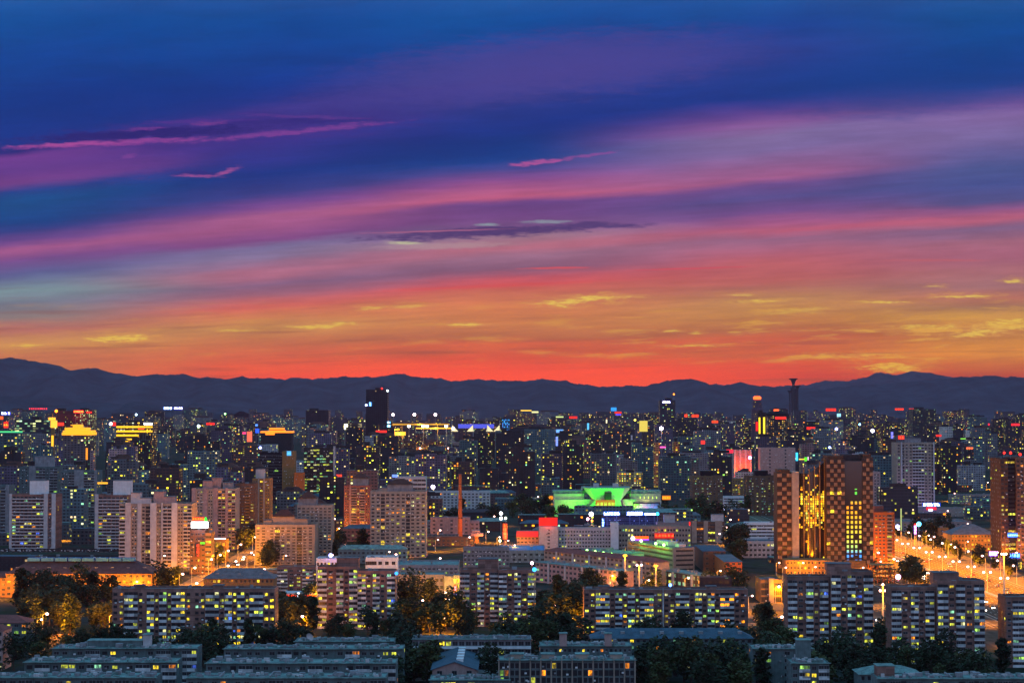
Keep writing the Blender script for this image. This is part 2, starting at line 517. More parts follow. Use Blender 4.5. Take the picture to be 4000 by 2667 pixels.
YG, YE, OR, TE, PA, BL, GR = (0.62, 0.66, 0.045), (0.85, 0.60, 0.02), (0.95, 0.26, 0.005), (0.20, 0.55, 0.30), (0.75, 0.72, 0.30), (0.06, 0.15, 0.9), (0.28, 0.60, 0.08)
LIT = lit_window('window_light', [(0.0, YG), (0.27, YE), (0.50, OR), (0.62, PA), (0.70, TE), (0.78, GR), (0.86, YG), (0.985, BL)], 0.2, 1.75)
LITW = lit_window('window_light_warm', [(0.0, YE), (0.3, OR), (0.6, YG), (0.8, YE), (0.93, PA)], 0.2, 1.5)
LITC = lit_window('window_light_cool', [(0.0, TE), (0.3, YG), (0.6, GR), (0.8, PA)], 0.4, 1.0)
GLASS, _g, _b = principled('window_glass', (0.012, 0.014, 0.02), 0.3, 0.35)
W_BRICK = wall('brick_brown', (0.26, 0.14, 0.12), line=3.0, patch=0.3)
W_BRICKR = wall('brick_red', (0.26, 0.10, 0.08), line=3.0)
W_SPAN = wall('balcony_white', (0.60, 0.60, 0.62), dirt=0.45, patch=0.55)
W_PALE = wall('plaster_pale', (0.47, 0.44, 0.45), dirt=0.3)
W_CREAM = wall('plaster_cream', (0.33, 0.26, 0.215), dirt=0.35)
W_PINK = wall('plaster_pink', (0.38, 0.25, 0.235), dirt=0.35)
W_GREY = wall('concrete_grey', (0.24, 0.24, 0.26), dirt=0.5)
W_TEAL = wall('concrete_teal', (0.11, 0.15, 0.155), dirt=0.5)
W_DARK = wall('cladding_dark', (0.04, 0.036, 0.042), dirt=0.5)
W_BLACK = wall('cladding_black', (0.018, 0.015, 0.022), dirt=0.3)
W_BROWN = wall('cladding_brown', (0.15, 0.085, 0.06), dirt=0.4)
W_TAN_SODIUM = wall('stone_tan_sodium', (0.27, 0.145, 0.06), dirt=0.3)  # tan stone with the orange of sodium lamplight put into its colour
W_ORANGE = wall('render_orange', (0.45, 0.13, 0.04), dirt=0.3)
W_WHITE = wall('paint_white', (0.66, 0.66, 0.68), dirt=0.25)
RF_TEAL = wall('roofing_teal', (0.16, 0.25, 0.24), dirt=0.7)
RF_GREY = wall('roofing_grey', (0.13, 0.13, 0.15), dirt=0.6)
RF_DARK = wall('roof_tile_dark', (0.06, 0.045, 0.055), dirt=0.5)
RF_RED = wall('roof_tile_red', (0.20, 0.06, 0.055), dirt=0.5)
RF_BLUE = wall('roof_sheet_blue', (0.05, 0.20, 0.42), dirt=0.4)
RF_SLATE = wall('roof_sheet_slate', (0.05, 0.09, 0.13), dirt=0.5)
RF_PAG = wall('roof_tile_brown', (0.09, 0.035, 0.03), dirt=0.4)
METAL, _g, _b = principled('painted_steel', (0.20, 0.20, 0.21), 0.5, 0.5, 0.3)
POLE, _g, _b = principled('galvanised_pole', (0.45, 0.44, 0.42), 0.5, 0.5, 0.2)

FACADES = {}


def facade(name, c, p, stops, cw=3.3, fh=3.0, s=1.0, band=False, ww=0.48, wh=0.5):
    """far building skin: rows of windows in real metres, a share p of them lit"""
    if name in FACADES:
        return FACADES[name]
    m, g, b = principled(name, c, 0.8)
    oc = g.new('ShaderNodeTexCoord').outputs['Object']
    x, y, z = g.sep(oc)
    nx, ny, nz = g.sep(g.new('ShaderNodeNewGeometry').outputs['True Normal'])
    rnd = g.new('ShaderNodeObjectInfo').outputs['Random']
    sidef = g.m('GREATER_THAN', g.m('ABSOLUTE', nx), 0.7)
    u = g.m('ADD', g.m('MULTIPLY', x, g.m('SUBTRACT', 1.0, sidef)), g.m('MULTIPLY', g.m('ADD', y, 400.0), sidef))
    u = g.m('DIVIDE', g.m('ADD', u, 500.0), cw)
    v = g.m('DIVIDE', g.m('ADD', z, 0.3), fh)
    fu, fv = g.m('FRACT', u), g.m('FRACT', v)
    iu, iv = g.m('FLOOR', u), g.m('FLOOR', v)
    wr_ = g.new('ShaderNodeTexWhiteNoise', noise_dimensions='3D')
    g.put(wr_.inputs['Vector'], g.xyz(iu, g.m('MULTIPLY', rnd, 19.0), iv if not band else 2.0))
    inw = g.m('MULTIPLY', g.m('LESS_THAN', g.m('ABSOLUTE', g.m('SUBTRACT', fu, 0.5)), g.mr(wr_.outputs[0], 0, 1, ww * .26, ww * .72) if not band else ww / 2), g.m('LESS_THAN', g.m('ABSOLUTE', g.m('SUBTRACT', fv, 0.55)), wh / 2))
    inw = g.m('MULTIPLY', inw, g.m('LESS_THAN', g.m('ABSOLUTE', nz), 0.3))
    wn = g.new('ShaderNodeTexWhiteNoise', noise_dimensions='4D')
    g.put(wn.inputs['Vector'], g.xyz(iu, iv, sidef))
    g.put(wn.inputs['W'], g.m('MULTIPLY', rnd, 100.0))
    # whole window columns (stair wells, kitchens) are dark or bright more often
    wc = g.new('ShaderNodeTexWhiteNoise', noise_dimensions='2D')
    g.put(wc.inputs['Vector'], g.xyz(iu if not band else iv, g.m('MULTIPLY', rnd, 77.0)))
    pp = g.m('MULTIPLY', g.mr(wc.outputs[0], 0, 1, 0.1, 1.9), p)
    lit = g.m('MULTIPLY', inw, g.m('LESS_THAN', wn.outputs[0], pp))
    wn2 = g.new('ShaderNodeTexWhiteNoise', noise_dimensions='4D')
    g.put(wn2.inputs['Vector'], g.xyz(iu, iv, 5.0))
    g.put(wn2.inputs['W'], g.m('MULTIPLY', rnd, 31.0))
    lc = g.ramp(wn2.outputs[0], stops, 'CONSTANT')
    tone = g.noise(oc, 0.08, 3.0)
    k = g.m('MULTIPLY', g.mr(tone, 0.3, 0.7, 0.75, 1.2), g.mr(rnd, 0, 1, 0.6, 1.35))
    colw = g.mix(1.0, c, g.xyz(k, k, k), 'MULTIPLY')
    # balcony slab line under each row of windows
    colw = g.mix(g.m('LESS_THAN', fv, 0.14), colw, g.mix(1.0, colw, (1.35, 1.35, 1.4), 'MULTIPLY'))
    col = g.mix(inw, colw, (0.015, 0.02, 0.03))
    g.put(b.inputs['Base Color'], col)
    g.put(b.inputs['Roughness'], g.mr(inw, 0, 1, 0.85, 0.3))
    g.put(b.inputs['Emission Color'], lc)
    br = g.m('MULTIPLY_ADD', g.m('POWER', g.m('FRACT', g.m('MULTIPLY', wn.outputs[0], 777.0)), 2.6), 2.6, 0.18)
    g.put(b.inputs['Emission Strength'], g.m('MULTIPLY', g.m('MULTIPLY', lit, br), s))
    m.cycles.emission_sampling = 'NONE'
    FACADES[name] = m
    return m


WW = (0.9, 0.62, 0.28)
ST_MIX = [(0.0, YG), (0.28, YE), (0.48, OR), (0.62, WW), (0.78, PA), (0.9, TE), (0.96, GR)]
ST_COOL = [(0.0, YG), (0.3, PA), (0.55, TE), (0.7, YE), (0.85, WW), (0.95, GR)]
ST_WARM = [(0.0, YE), (0.35, OR), (0.6, YG), (0.85, PA)]
FA = [facade('far_skin_teal', (0.075, 0.12, 0.14), 0.16, ST_COOL), facade('far_skin_grey', (0.12, 0.12, 0.135), 0.16, ST_MIX),
      facade('far_skin_dark', (0.028, 0.026, 0.036), 0.17, ST_MIX), facade('far_skin_brown', (0.11, 0.06, 0.06), 0.22, ST_WARM),
      facade('far_skin_violet', (0.09, 0.07, 0.11), 0.20, ST_MIX), facade('far_skin_pale', (0.34, 0.33, 0.36), 0.18, ST_COOL)]
FB = facade('office_skin', (0.07, 0.075, 0.085), 0.16, ST_COOL, cw=4.5, fh=3.6, band=True, ww=0.95, wh=0.5)
FSIDE = facade('side_skin_brown', (0.14, 0.08, 0.075), 0.12, ST_WARM)

WIN_CACHE = {}


def win_mesh(w, h, lit):
    k = (round(w, 1), round(h, 1), lit)
    if k in WIN_CACHE:
        return WIN_CACHE[k]
    w, h = k[0], k[1]
    mb = MB()
    t = 0.09
    mat = {'glass': GLASS, 'lit': LIT, 'warm': LITW, 'cool': LITC}[lit]
    mb.box(-w / 2, w / 2, -0.03, 0.0, -h / 2, -h / 2 + t, 1, True).box(-w / 2, w / 2, -0.03, 0.0, h / 2 - t, h / 2, 1, True)
    n = max(1, int(round(w / 1.1)))
    for i in range(n + 1):
        xc = -w / 2 + t / 2 + (w - t) * i / n
        mb.box(xc - t / 2, xc + t / 2, -0.03, 0.0, -h / 2 + t, h / 2 - t, 1, True)
    mb.poly([(-w / 2, -0.012, -h / 2), (w / 2, -0.012, -h / 2), (w / 2, -0.012, h / 2), (-w / 2, -0.012, h / 2)], 0)
    WIN_CACHE[k] = mb.mesh('window', [mat, W_GREY])
    return WIN_CACHE[k]


def put_windows(root, wins, rng, plit=0.25, pal='lit', cap=100):
    """wins: (x, y, z, w, h[, force]); lit ones first become parts, what is left over is one part"""
    L, D = [], []
    for wdw in wins:
        (L if (len(wdw) > 5 and wdw[5]) or rng.random() < plit else D).append(wdw)
    rng.shuffle(D)
    n = 0
    rest = MB()
    for lst, kind in ((L, pal), (D, 'glass')):
        for wdw in lst:
            x, y, z, w, h = wdw[:5]
            if n < cap:
                link('window', win_mesh(w, h, kind), root, (x, y, z))
                n += 1
            else:
                rest.poly([(x - w / 2, y - 0.02, z - h / 2), (x + w / 2, y - 0.02, z - h / 2), (x + w / 2, y - 0.02, z + h / 2), (x - w / 2, y - 0.02, z + h / 2)], 0 if kind == 'glass' else 1)
    if rest.f:
        o = rest.build('unlit_windows', [GLASS, {'lit': LIT, 'warm': LITW, 'cool': LITC}[pal]], root)
        o['kind'] = 'stuff'


def roof_clutter(mb, x0, x1, y0, y1, z, rng, n=6, m=0):
    for i in range(n):
        w, d, h = rng.uniform(0.8, 3.0), rng.uniform(0.8, 2.5), rng.uniform(0.5, 1.8)
        x, y = rng.uniform(x0 + 1, max(x0 + 1.1, x1 - w - 1)), rng.uniform(y0 + 1, max(y0 + 1.1, y1 - d - 1))
        mb.box(x, x + w, y, y + d, z, z + h, m)


def section(root, x0, x1, d, H, nf, pat, rng, mats, wins, z0=0.0, yoff=0.0, par=1.0, side='auto', sidemat=None):
    """one block of a building: body, parapet, bays.  x0..x1 local, front at y=yoff, d deep, H high"""
    WM, SP = mats[0], mats[1]
    xl, xr = x0, x1
    body = MB()
    body.box(xl, xr, yoff, yoff + d, z0, H, 0)
    body.box(xl, xr, yoff, yoff + 0.3, H, H + par, 0, False).box(xl, xr, yoff + d - 0.3, yoff + d, H, H + par, 0)
    body.box(xl, xl + 0.3, yoff + 0.3, yoff + d - 0.3, H, H + par, 0).box(xr - 0.3, xr, yoff + 0.3, yoff + d - 0.3, H, H + par, 0)
    tot = sum(w for t, w in pat)
    fh = (H - 0.6) / nf
    x = xl
    for t, w in pat:
        bw = (xr - xl) * w / tot
        a, b = x, x + bw
        x += bw
        if t == 'n':
            continue
        if t == 'B':                                  # enclosed balconies: white spandrels, glazed strips
            st = MB()
            for k in range(nf):
                zb = z0 + k * fh + 0.15
                st.box(a + 0.1, b - 0.1, yoff - 0.9, yoff - 0.003, zb, zb + fh * 0.46, 0, True)
                nseg = max(1, int(round(bw / 2.4)))
                ww = (b - a - 0.3) / nseg
                for i in range(nseg):
                    wins.append((a + 0.15 + ww * (i + 0.5), yoff - 0.7, zb + fh * 0.68, ww - 0.1, fh * 0.5))
                st.box(a + 0.15, b - 0.15, yoff - 0.68, yoff - 0.004, zb + fh * 0.42, zb + fh * 0.98, 1, True)
            st.build('balcony_stack', [SP, WM], root)
        elif t == 'H':                                # open balconies: dark recess behind a thin rail slab
            st = MB()
            for k in range(nf):
                zb = z0 + k * fh + 0.1
                st.box(a, b, yoff - 1.1, yoff - 0.003, zb, zb + fh * 0.3, 0, True)
                nseg = max(1, int(round(bw / 3.6)))
                ww = (b - a) / nseg
                for i in range(nseg):
                    wins.append((a + ww * (i + 0.5), yoff - 0.02, zb + fh * 0.64, ww * 0.8, fh * 0.55))
            st.build('balcony_stack', [SP], root)
        elif t in 'wW':
            for k in range(nf):
                zc = z0 + k * fh + fh * 0.6
                wins.append(((a + b) / 2, yoff, zc, min(bw * 0.62, 2.2), fh * (0.45 if t == 'w' else 0.55)))
        elif t == 'D':                                # pair of small windows
            for k in range(nf):
                zc = z0 + k * fh + fh * 0.6
                wins.append((a + bw * 0.3, yoff, zc, min(bw * 0.26, 1.6), fh * 0.42))
                wins.append((a + bw * 0.7, yoff, zc, min(bw * 0.26, 1.6), fh * 0.42))
        elif t == 'P':                                # pale vertical pier
            MB().box(a, b, yoff - 0.7, yoff - 0.003, z0, H + par + 0.6, 0, True).build('pier', [SP], root)
        elif t == 'F':                                # full-height glass strip, a pane per floor
            for k in range(nf):
                wins.append(((a + b) / 2, yoff, z0 + k * fh + fh * 0.5, bw * 0.92, fh * 0.8))
        elif t == 'R':                                # ribbon window
            for k in range(nf):
                nseg = max(1, int(round(bw / 4.5)))
                ww = bw / nseg
                for i in range(nseg):
                    wins.append((a + ww * (i + 0.5), yoff, z0 + k * fh + fh * 0.6, ww * 0.97, fh * 0.5))
    ac = MB()
    for k in range(nf):
        for i in range(int((xr - xl) / 3.2)):
            if rng.random() < 0.45:
                xx = rng.uniform(xl + 0.6, xr - 1.4)
                zz = z0 + k * fh + rng.uniform(0.3, 1.2)
                ac.box(xx, xx + 0.85, yoff - 0.42, yoff - 0.005, zz, zz + 0.6, rng.choice([0, 0, 1]), True)
    if ac.f and par < 1.2:
        o = ac.build('air_conditioners', [W_WHITE, W_GREY], root)
        o['kind'] = 'stuff'
    # side that the street sees: a column or two of windows on it is modelled as shallow panes
    sd = MB()
    for sx, sgn in ((xl, -1), (xr, 1)):
        ncol = max(1, int(d / 4.5))
        for k in range(nf):
            for i in range(ncol):
                if rng.random() < 0.55:
                    yc = yoff + d * (i + 0.5) / ncol
                    zc = z0 + k * fh + fh * 0.6
                    mi = 0 if rng.random() < 0.9 else 1
                    X = sx + sgn * 0.02
                    q = [(X, yc - 0.7, zc - 0.6), (X, yc + 0.7, zc - 0.6), (X, yc + 0.7, zc + 0.7), (X, yc - 0.7, zc + 0.7)]
                    sd.poly(q if sgn > 0 else q[::-1], mi)
    wl = body.build('wall', [WM], root)
    o = sd.build('side_windows', [GLASS, LITW], wl)
    o['kind'] = 'stuff'
    rf = MB().poly([(xl + 0.3, yoff + 0.3, H + 0.05), (xr - 0.3, yoff + 0.3, H + 0.05), (xr - 0.3, yoff + d - 0.3, H + 0.05), (xl + 0.3, yoff + d - 0.3, H + 0.05)], 0)
    roof_clutter(rf, xl, xr, yoff, yoff + d, H + 0.05, rng, max(2, int((xr - xl) / 9)), 1)
    rf.build('roof', [mats[2] if len(mats) > 2 else RF_GREY, W_GREY], root)
    return H


SEED = [100]


def building(label, xl, xr, ytop, Y, depth, nf, pat, mats, cat='apartment building', name='apartment_building', plit=0.25, pal='lit', secs=None, rz=0.0, group=None, house=None, cap=100, par=1.0):
    """xl,xr,ytop measured on the photograph, Y = distance of the front wall in metres.
    secs: extra sections [(xl,xr,ytop,dy,depth,nf,pat)]"""
    SEED[0] += 1
    rng = random.Random(SEED[0])
    xc = gx((xl + xr) / 2, Y)
    root = thing(name, label, cat, (xc, Y, 0), rz, group)
    wins = []
    L = lambda p: gx(p, Y) - xc
    if pat:
        section(root, L(xl), L(xr), depth, gz(ytop, Y) - par, nf, pat, rng, mats, wins, par=par)
    for s in (secs or []):
        section(root, L(s[0]), L(s[1]), s[4], gz(s[2], Y + s[3]) - par, s[5], s[6], rng, s[7] if len(s) > 7 else mats, wins, yoff=s[3], par=par)
    put_windows(root, wins, rng, plit, pal, cap)
    for hs in (house or []):                          # lift houses, tank rooms: (xl,xr,ytop,ybot,dy,depth[,mat])
        b = MB().box(L(hs[0]), L(hs[1]), hs[4], hs[4] + hs[5], gz(hs[3], Y + hs[4]), gz(hs[2], Y + hs[4]), 0)
        b.box(L(hs[0]) - 0.25, L(hs[1]) + 0.25, hs[4] - 0.25, hs[4] + hs[5] + 0.25, gz(hs[2], Y + hs[4]), gz(hs[2], Y + hs[4]) + 0.35, 1, True)
        b.build('roof_house', [hs[6] if len(hs) > 6 else mats[0], RF_GREY], root)
    if rz == 0:
        foot(gx(xl, Y), gx(xr, Y), Y, Y + depth)
    return root


# ------------------------------------------------------------------ ground, hills, streets
def ground_mat():
    m, g, b = principled('city_ground', (0.05, 0.06, 0.05), 0.95, 0.0)
    oc = g.new('ShaderNodeTexCoord').outputs['Object']
    a = g.noise(oc, 0.03, 5.0, 0.6)
    c = g.ramp(a, [(0.35, (0.016, 0.022, 0.015)), (0.5, (0.045, 0.045, 0.045)), (0.62, (0.03, 0.04, 0.025)), (0.75, (0.08, 0.08, 0.085))])
    g.put(b.inputs['Base Color'], c)
    return m


gm = ground_mat()
struct(MB().poly([(-14000, -200, 0), (14000, -200, 0), (14000, 30000, 0), (-14000, 30000, 0)]).build('ground', gm))


def interp(pts, x):
    if x <= pts[0][0]:
        return pts[0][1]
    for (a, ya), (b, yb) in zip(pts, pts[1:]):
        if x <= b:
            t = (x - a) / (b - a)
            return ya + (yb - ya) * t
    return pts[-1][1]


def hills(name, prof, Y, depth, seed, mat, jag=2.0, step=5):
    """a range of hills whose crest line was surveyed at distance Y; real slopes run down on both sides"""
    rng = random.Random(seed)
    x0, x1 = prof[0][0], prof[-1][0]
    n = int((x1 - x0) / step) + 1
    ph = [(rng.uniform(0, 6.28), rng.uniform(0.02, 0.09), rng.uniform(0.4, 1.0)) for _ in range(8)]
    rows = [-1.0, -0.75, -0.5, -0.3, -0.12, 0.0, 0.2, 0.5, 1.0]
    verts, faces = [], []
    for j, r in enumerate(rows):
        for i in range(n):
            px = x0 + i * step
            py = interp(prof, px) + sum(math.sin(p + px * q) * a for p, q, a in ph) * jag * 0.35 + (rng.uniform(-1.6, 1.6) if r == 0.0 else 0) + 1.8 * abs(math.sin(px * 0.045 + seed)) * math.sin(px * .13)
            H = max(0.0, gz(py, Y))
            k = math.cos(min(1, abs(r)) * math.pi / 2) ** 1.3
            rid = 1 + 0.18 * math.sin(px * 0.021 + r * 5 + seed) * (1 - abs(2 * abs(r) - 1))
            yy = Y + r * depth + (40 * math.sin(px * 0.013 + 2 * r) if abs(r) > 0.01 else 0)
            verts.append(((px - 2000) / F * Y, yy, -2 + (H + 2) * (k if r == 0 else k * 0.97 * rid)))
    for j in range(len(rows) - 1):
        for i in range(n - 1):
            a = j * n + i
            faces.append((a, a + 1, a + n + 1, a + n))
    me = bpy.data.meshes.new(name)
    me.from_pydata(verts, [], faces)
    me.materials.append(mat)
    for p in me.polygons:
        p.use_smooth = True
    o = link(name, me)
    struct(o)
    return o


def hill_mat(name, c):
    m, g, b = principled(name, c, 1.0, 0.0)
    oc = g.new('ShaderNodeTexCoord').outputs['Object']
    a = g.noise(oc, 0.004, 6.0, 0.65)
    g.put(b.inputs['Base Color'], g.ramp(a, [(0.3, tuple(v * 0.6 for v in c)), (0.7, tuple(v * 1.35 for v in c))]))
    return m


HM = hill_mat('wooded_hill_haze_tint', (0.040, 0.045, 0.062))  # woodland tone lifted with purple-blue, distance haze put into the colour
hills('hills', [(-700, 1440), (-300, 1380), (-120, 1410), (0, 1401), (40, 1397), (100, 1405), (180, 1420), (240, 1440), (290, 1450), (340, 1437), (385, 1441), (440, 1456), (500, 1468), (560, 1471), (600, 1461), (650, 1463), (720, 1462), (780, 1476), (840, 1476), (900, 1481), (940, 1470), (1000, 1478), (1060, 1476), (1110, 1483), (1170, 1475), (1230, 1480), (1290, 1476), (1350, 1470), (1420, 1474), (1500, 1470), (1560, 1456), (1600, 1469), (1650, 1474), (1720, 1477), (1770, 1491), (1840, 1480), (1900, 1484), (1980, 1486), (2050, 1488), (2100, 1482), (2160, 1482), (2240, 1496), (2370, 1513), (2440, 1505), (2500, 1508), (2560, 1500), (2610, 1485), (2670, 1480), (2720, 1484), (2760, 1499), (2820, 1507), (2890, 1494), (2960, 1509), (3060, 1512), (3200, 1520), (3400, 1502), (3550, 1490), (3680, 1480), (3780, 1472), (3850, 1469), (3900, 1478), (3960, 1472), (4100, 1480), (4400, 1460), (4800, 1500)], 17000, 2600, 3, HM)
hills('hills', [(2300, 1600), (2500, 1540), (2700, 1512), (2800, 1499), (2860, 1510), (3000, 1511), (3150, 1502), (3230, 1486), (3300, 1488), (3380, 1474), (3440, 1455), (3500, 1463), (3560, 1453), (3620, 1456), (3700, 1473), (3900, 1478), (4100, 1470), (4500, 1490), (4900, 1560)], 22500, 2400, 8, HM)
hills('hills', [(-400, 1560), (-100, 1550), (0, 1546), (40, 1547), (100, 1566), (180, 1584), (250, 1582), (300, 1574), (360, 1567), (430, 1575), (480, 1580), (530, 1569), (560, 1574), (620, 1589), (700, 1592), (740, 1588), (770, 1573), (800, 1585), (860, 1594), (940, 1605)], 12500, 900, 5, HM, 0.8)


def asphalt():
    m, g, b = principled('asphalt', (0.06, 0.06, 0.062), 0.95, 0.0)
    oc = g.new('ShaderNodeTexCoord').outputs['Object']
    a = g.noise(oc, 0.12, 5.0, 0.6)
    x, y, z = g.sep(oc)
    t = g.noise(g.xyz(g.m('MULTIPLY', x, 0.8), g.m('MULTIPLY', y, 0.02), 0.0), 1.0, 3.0)
    g.put(b.inputs['Base Color'], g.ramp(g.m('MULTIPLY_ADD', t, 0.5, g.m('MULTIPLY', a, 0.5)), [(0.35, (0.04, 0.036, 0.03)), (0.65, (0.10, 0.085, 0.07))]))
    return m


ASPH = asphalt()
PAVE = wall('paving', (0.14, 0.12, 0.09), dirt=0.5, spec=0.0)
PAINT, _g, _b = principled('road_paint', (0.7, 0.68, 0.62), 0.6)
KERB = wall('kerb_stone', (0.35, 0.34, 0.32), dirt=0.4)

AX0, AX1 = 257.0, 322.0      # the avenue
SX0, SX1 = -203.0, -180.0    # the street on the other side
CY0, CY1 = 1004.0, 1030.0      # cross street behind the first slabs


def sheet(name, x0, x1, y0, y1, z, mat):
    return struct(MB().poly([(x0, y0, z), (x1, y0, z), (x1, y1, z), (x0, y1, z)]).build(name, mat))


sheet('pavement', 228, 345, 780, 2300, 0.006, PAVE)
sheet('pavement', -212, -171, 1010, 1700, 0.006, PAVE)
sheet('pavement', -176, 400, 996, 1037, 0.010, PAVE)
sheet('road', AX0, AX1, 780, 2400, 0.016, ASPH)
sheet('road', SX0, SX1, 1000, 1800, 0.016, ASPH)
sheet('road', -180, 420, CY0, CY1, 0.020, ASPH)
sheet('road', 228, 250, 800, 1300, 0.016, ASPH)
sheet('road', 112, 256, 1040, 1072, 0.020, ASPH)
sheet('pavement', 112, 256, 993.1, 1110, 0.008, PAVE)
sheet('pavement', -70, -20, 1060, 1100, 0.008, PAVE)
sheet('pavement', -262, -206, 900, 943.9, 0.008, PAVE)

mk = MB()
for x in (260.0, 288.3, 291.7, 319.0, 230.5, 247.5):
    mk.poly([(x - 0.12, 985, 0.03), (x + 0.12, 985, 0.03), (x + 0.12, 2000, 0.03), (x - 0.12, 2000, 0.03)])
for x in (264.0, 268.0, 272.0, 276.0, 280.0, 284.0, 296.0, 300.0, 304.0, 308.0, 312.0, 316.0):
    y = 986.0
    while y < 1700:
        mk.poly([(x - 0.1, y, 0.03), (x + 0.1, y, 0.03), (x + 0.1, y + 4, 0.03), (x - 0.1, y + 4, 0.03)])
        y += 10
for y in (1017.0, 1010.5, 1023.5):
    x = -176.0
    while x < 400:
        mk.poly([(x, y - 0.1, 0.034), (x + 4, y - 0.1, 0.034), (x + 4, y + 0.1, 0.034), (x, y + 0.1, 0.034)])
        x += 9
y = 1010.0
while y < 1700:
    mk.poly([(-191.6, y, 0.03), (-191.4, y, 0.03), (-191.4, y + 4, 0.03), (-191.6, y + 4, 0.03)])
    y += 9
struct(mk.build('road_markings', PAINT))
kb = MB()
kb.box(289.2, 290.8, 990, 1900, 0.0, 0.16, 0)
kb.box(AX1, AX1 + 0.3, 990, 1900, 0.0, 0.14, 0).box(AX0 - 0.3, AX0, 990, 1900, 0.0, 0.14, 0).box(250, 250.3, 990, 1300, 0.0, 0.14, 0)
kb.box(SX0 - 0.3, SX0, 1010, 1700, 0.0, 0.14, 0).box(SX1, SX1 + 0.3, 1010, 1700, 0.0, 0.14, 0)
kb.box(-176, 226, CY0 - 0.3, CY0, 0.0, 0.14, 0).box(-176, 226, CY1, CY1 + 0.3, 0.0, 0.14, 0)
struct(kb.build('kerb', KERB))

# keep trees off the carriageways
foot(AX0, AX1, 780, 2400, 1)
foot(SX0, SX1, 1000, 1800, 1)
foot(-180, 420, CY0, CY1, 1)
foot(228, 250, 800, 1300, 0)

# ------------------------------------------------------------------ lamps
SODIUM = (1.0, 0.30, 0.0)
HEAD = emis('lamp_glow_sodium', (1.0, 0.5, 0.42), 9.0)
HEADW = emis('lamp_glow_white', (0.75, 0.75, 1.0), 10.0)
LIGHTS = {}


def light_data(kind, power, col, r):
    k = (kind, power, col, r)
    if k not in LIGHTS:
        d = bpy.data.lights.new('lamp_light', 'POINT')
        d.energy = power
        d.color = col
        d.shadow_soft_size = r
        LIGHTS[k] = d
    return LIGHTS[k]


def put_spot(parent, loc, power, col=SODIUM):
    k = ('s', power)
    if k not in LIGHTS:
        d = bpy.data.lights.new('lamp_light', 'SPOT')
        d.energy = power
        d.color = col
        d.shadow_soft_size = 0.8
        d.spot_size = R(158)
        d.spot_blend = 0.6
        LIGHTS[k] = d
    o = bpy.data.objects.new('lamp_light', LIGHTS[k])
    C.objects.link(o)
    o.parent = parent
    o.location = loc
    return o


def put_light(parent, loc, power, col=SODIUM, r=1.2):
    o = bpy.data.objects.new('lamp_light', light_data('p', power, col, r))
    C.objects.link(o)
    o.parent = parent
    o.location = loc
    return o


POLE_M, ARM_M, HEAD_M = {}, {}, {}


def street_lamp(x, y, h, label, side=1, power=9000.0, group=None, double=False, rr=0.78, name='street_lamp', down=False):
    t = thing(name, label, 'street lamp', (x, y, 0), 0, group)
    if h not in POLE_M:
        POLE_M[h] = MB().tube([(0, 0, 0), (0, 0, 0.6), (0, 0, h)], [0.24, 0.17, 0.11], 6).mesh('pole', POLE)
    link('pole', POLE_M[h], t)
    for sgn in ((1, -1) if double else (side,)):
        k = (h, sgn)
        if k not in ARM_M:
            ARM_M[k] = MB().tube([(0, 0, h - 0.1), (sgn * 0.8, 0, h + 0.5), (sgn * 1.9, 0, h + 0.6)], [0.09, 0.08, 0.07], 5).mesh('arm', POLE)
        link('arm', ARM_M[k], t)
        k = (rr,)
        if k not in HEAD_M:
            HEAD_M[k] = MB().ball((0, 0, 0), rr, 8, 5, 0, 0.75).mesh('lamp_head', HEAD)  # head oversized, its size standing in for the lamp's bloom
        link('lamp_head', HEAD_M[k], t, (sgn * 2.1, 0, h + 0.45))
    (put_spot if down else put_light)(t, (0 if double else side * 2.1, -0.9, h - 0.6), power * (1.6 if double else 1))
    return t


# avenue, median row and kerb row
for i in range(16):
    y = 1130 + i * 40.5
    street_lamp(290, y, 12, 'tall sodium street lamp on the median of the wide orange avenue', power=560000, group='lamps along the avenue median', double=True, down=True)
for i in range(15):
    y = 1150 + i * 40.5
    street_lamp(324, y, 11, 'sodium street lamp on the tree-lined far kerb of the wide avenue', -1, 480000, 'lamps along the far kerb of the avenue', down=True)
for i in range(8):
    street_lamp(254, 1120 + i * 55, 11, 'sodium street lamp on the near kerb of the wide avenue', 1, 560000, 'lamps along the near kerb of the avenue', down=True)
# the street between the pale towers
for i, (x, y) in enumerate([(-189, 1108), (-188, 1151), (-188, 1187), (-187, 1230), (-186, 1265), (-185, 1302), (-185, 1340), (-184, 1390), (-184, 1450)]):
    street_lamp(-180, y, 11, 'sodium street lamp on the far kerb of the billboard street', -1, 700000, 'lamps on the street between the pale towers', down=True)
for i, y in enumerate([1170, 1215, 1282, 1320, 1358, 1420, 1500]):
    street_lamp(-203, y, 11, 'sodium street lamp on the billboard side of the narrow street', 1, 85000, 'lamps on the street between the pale towers')
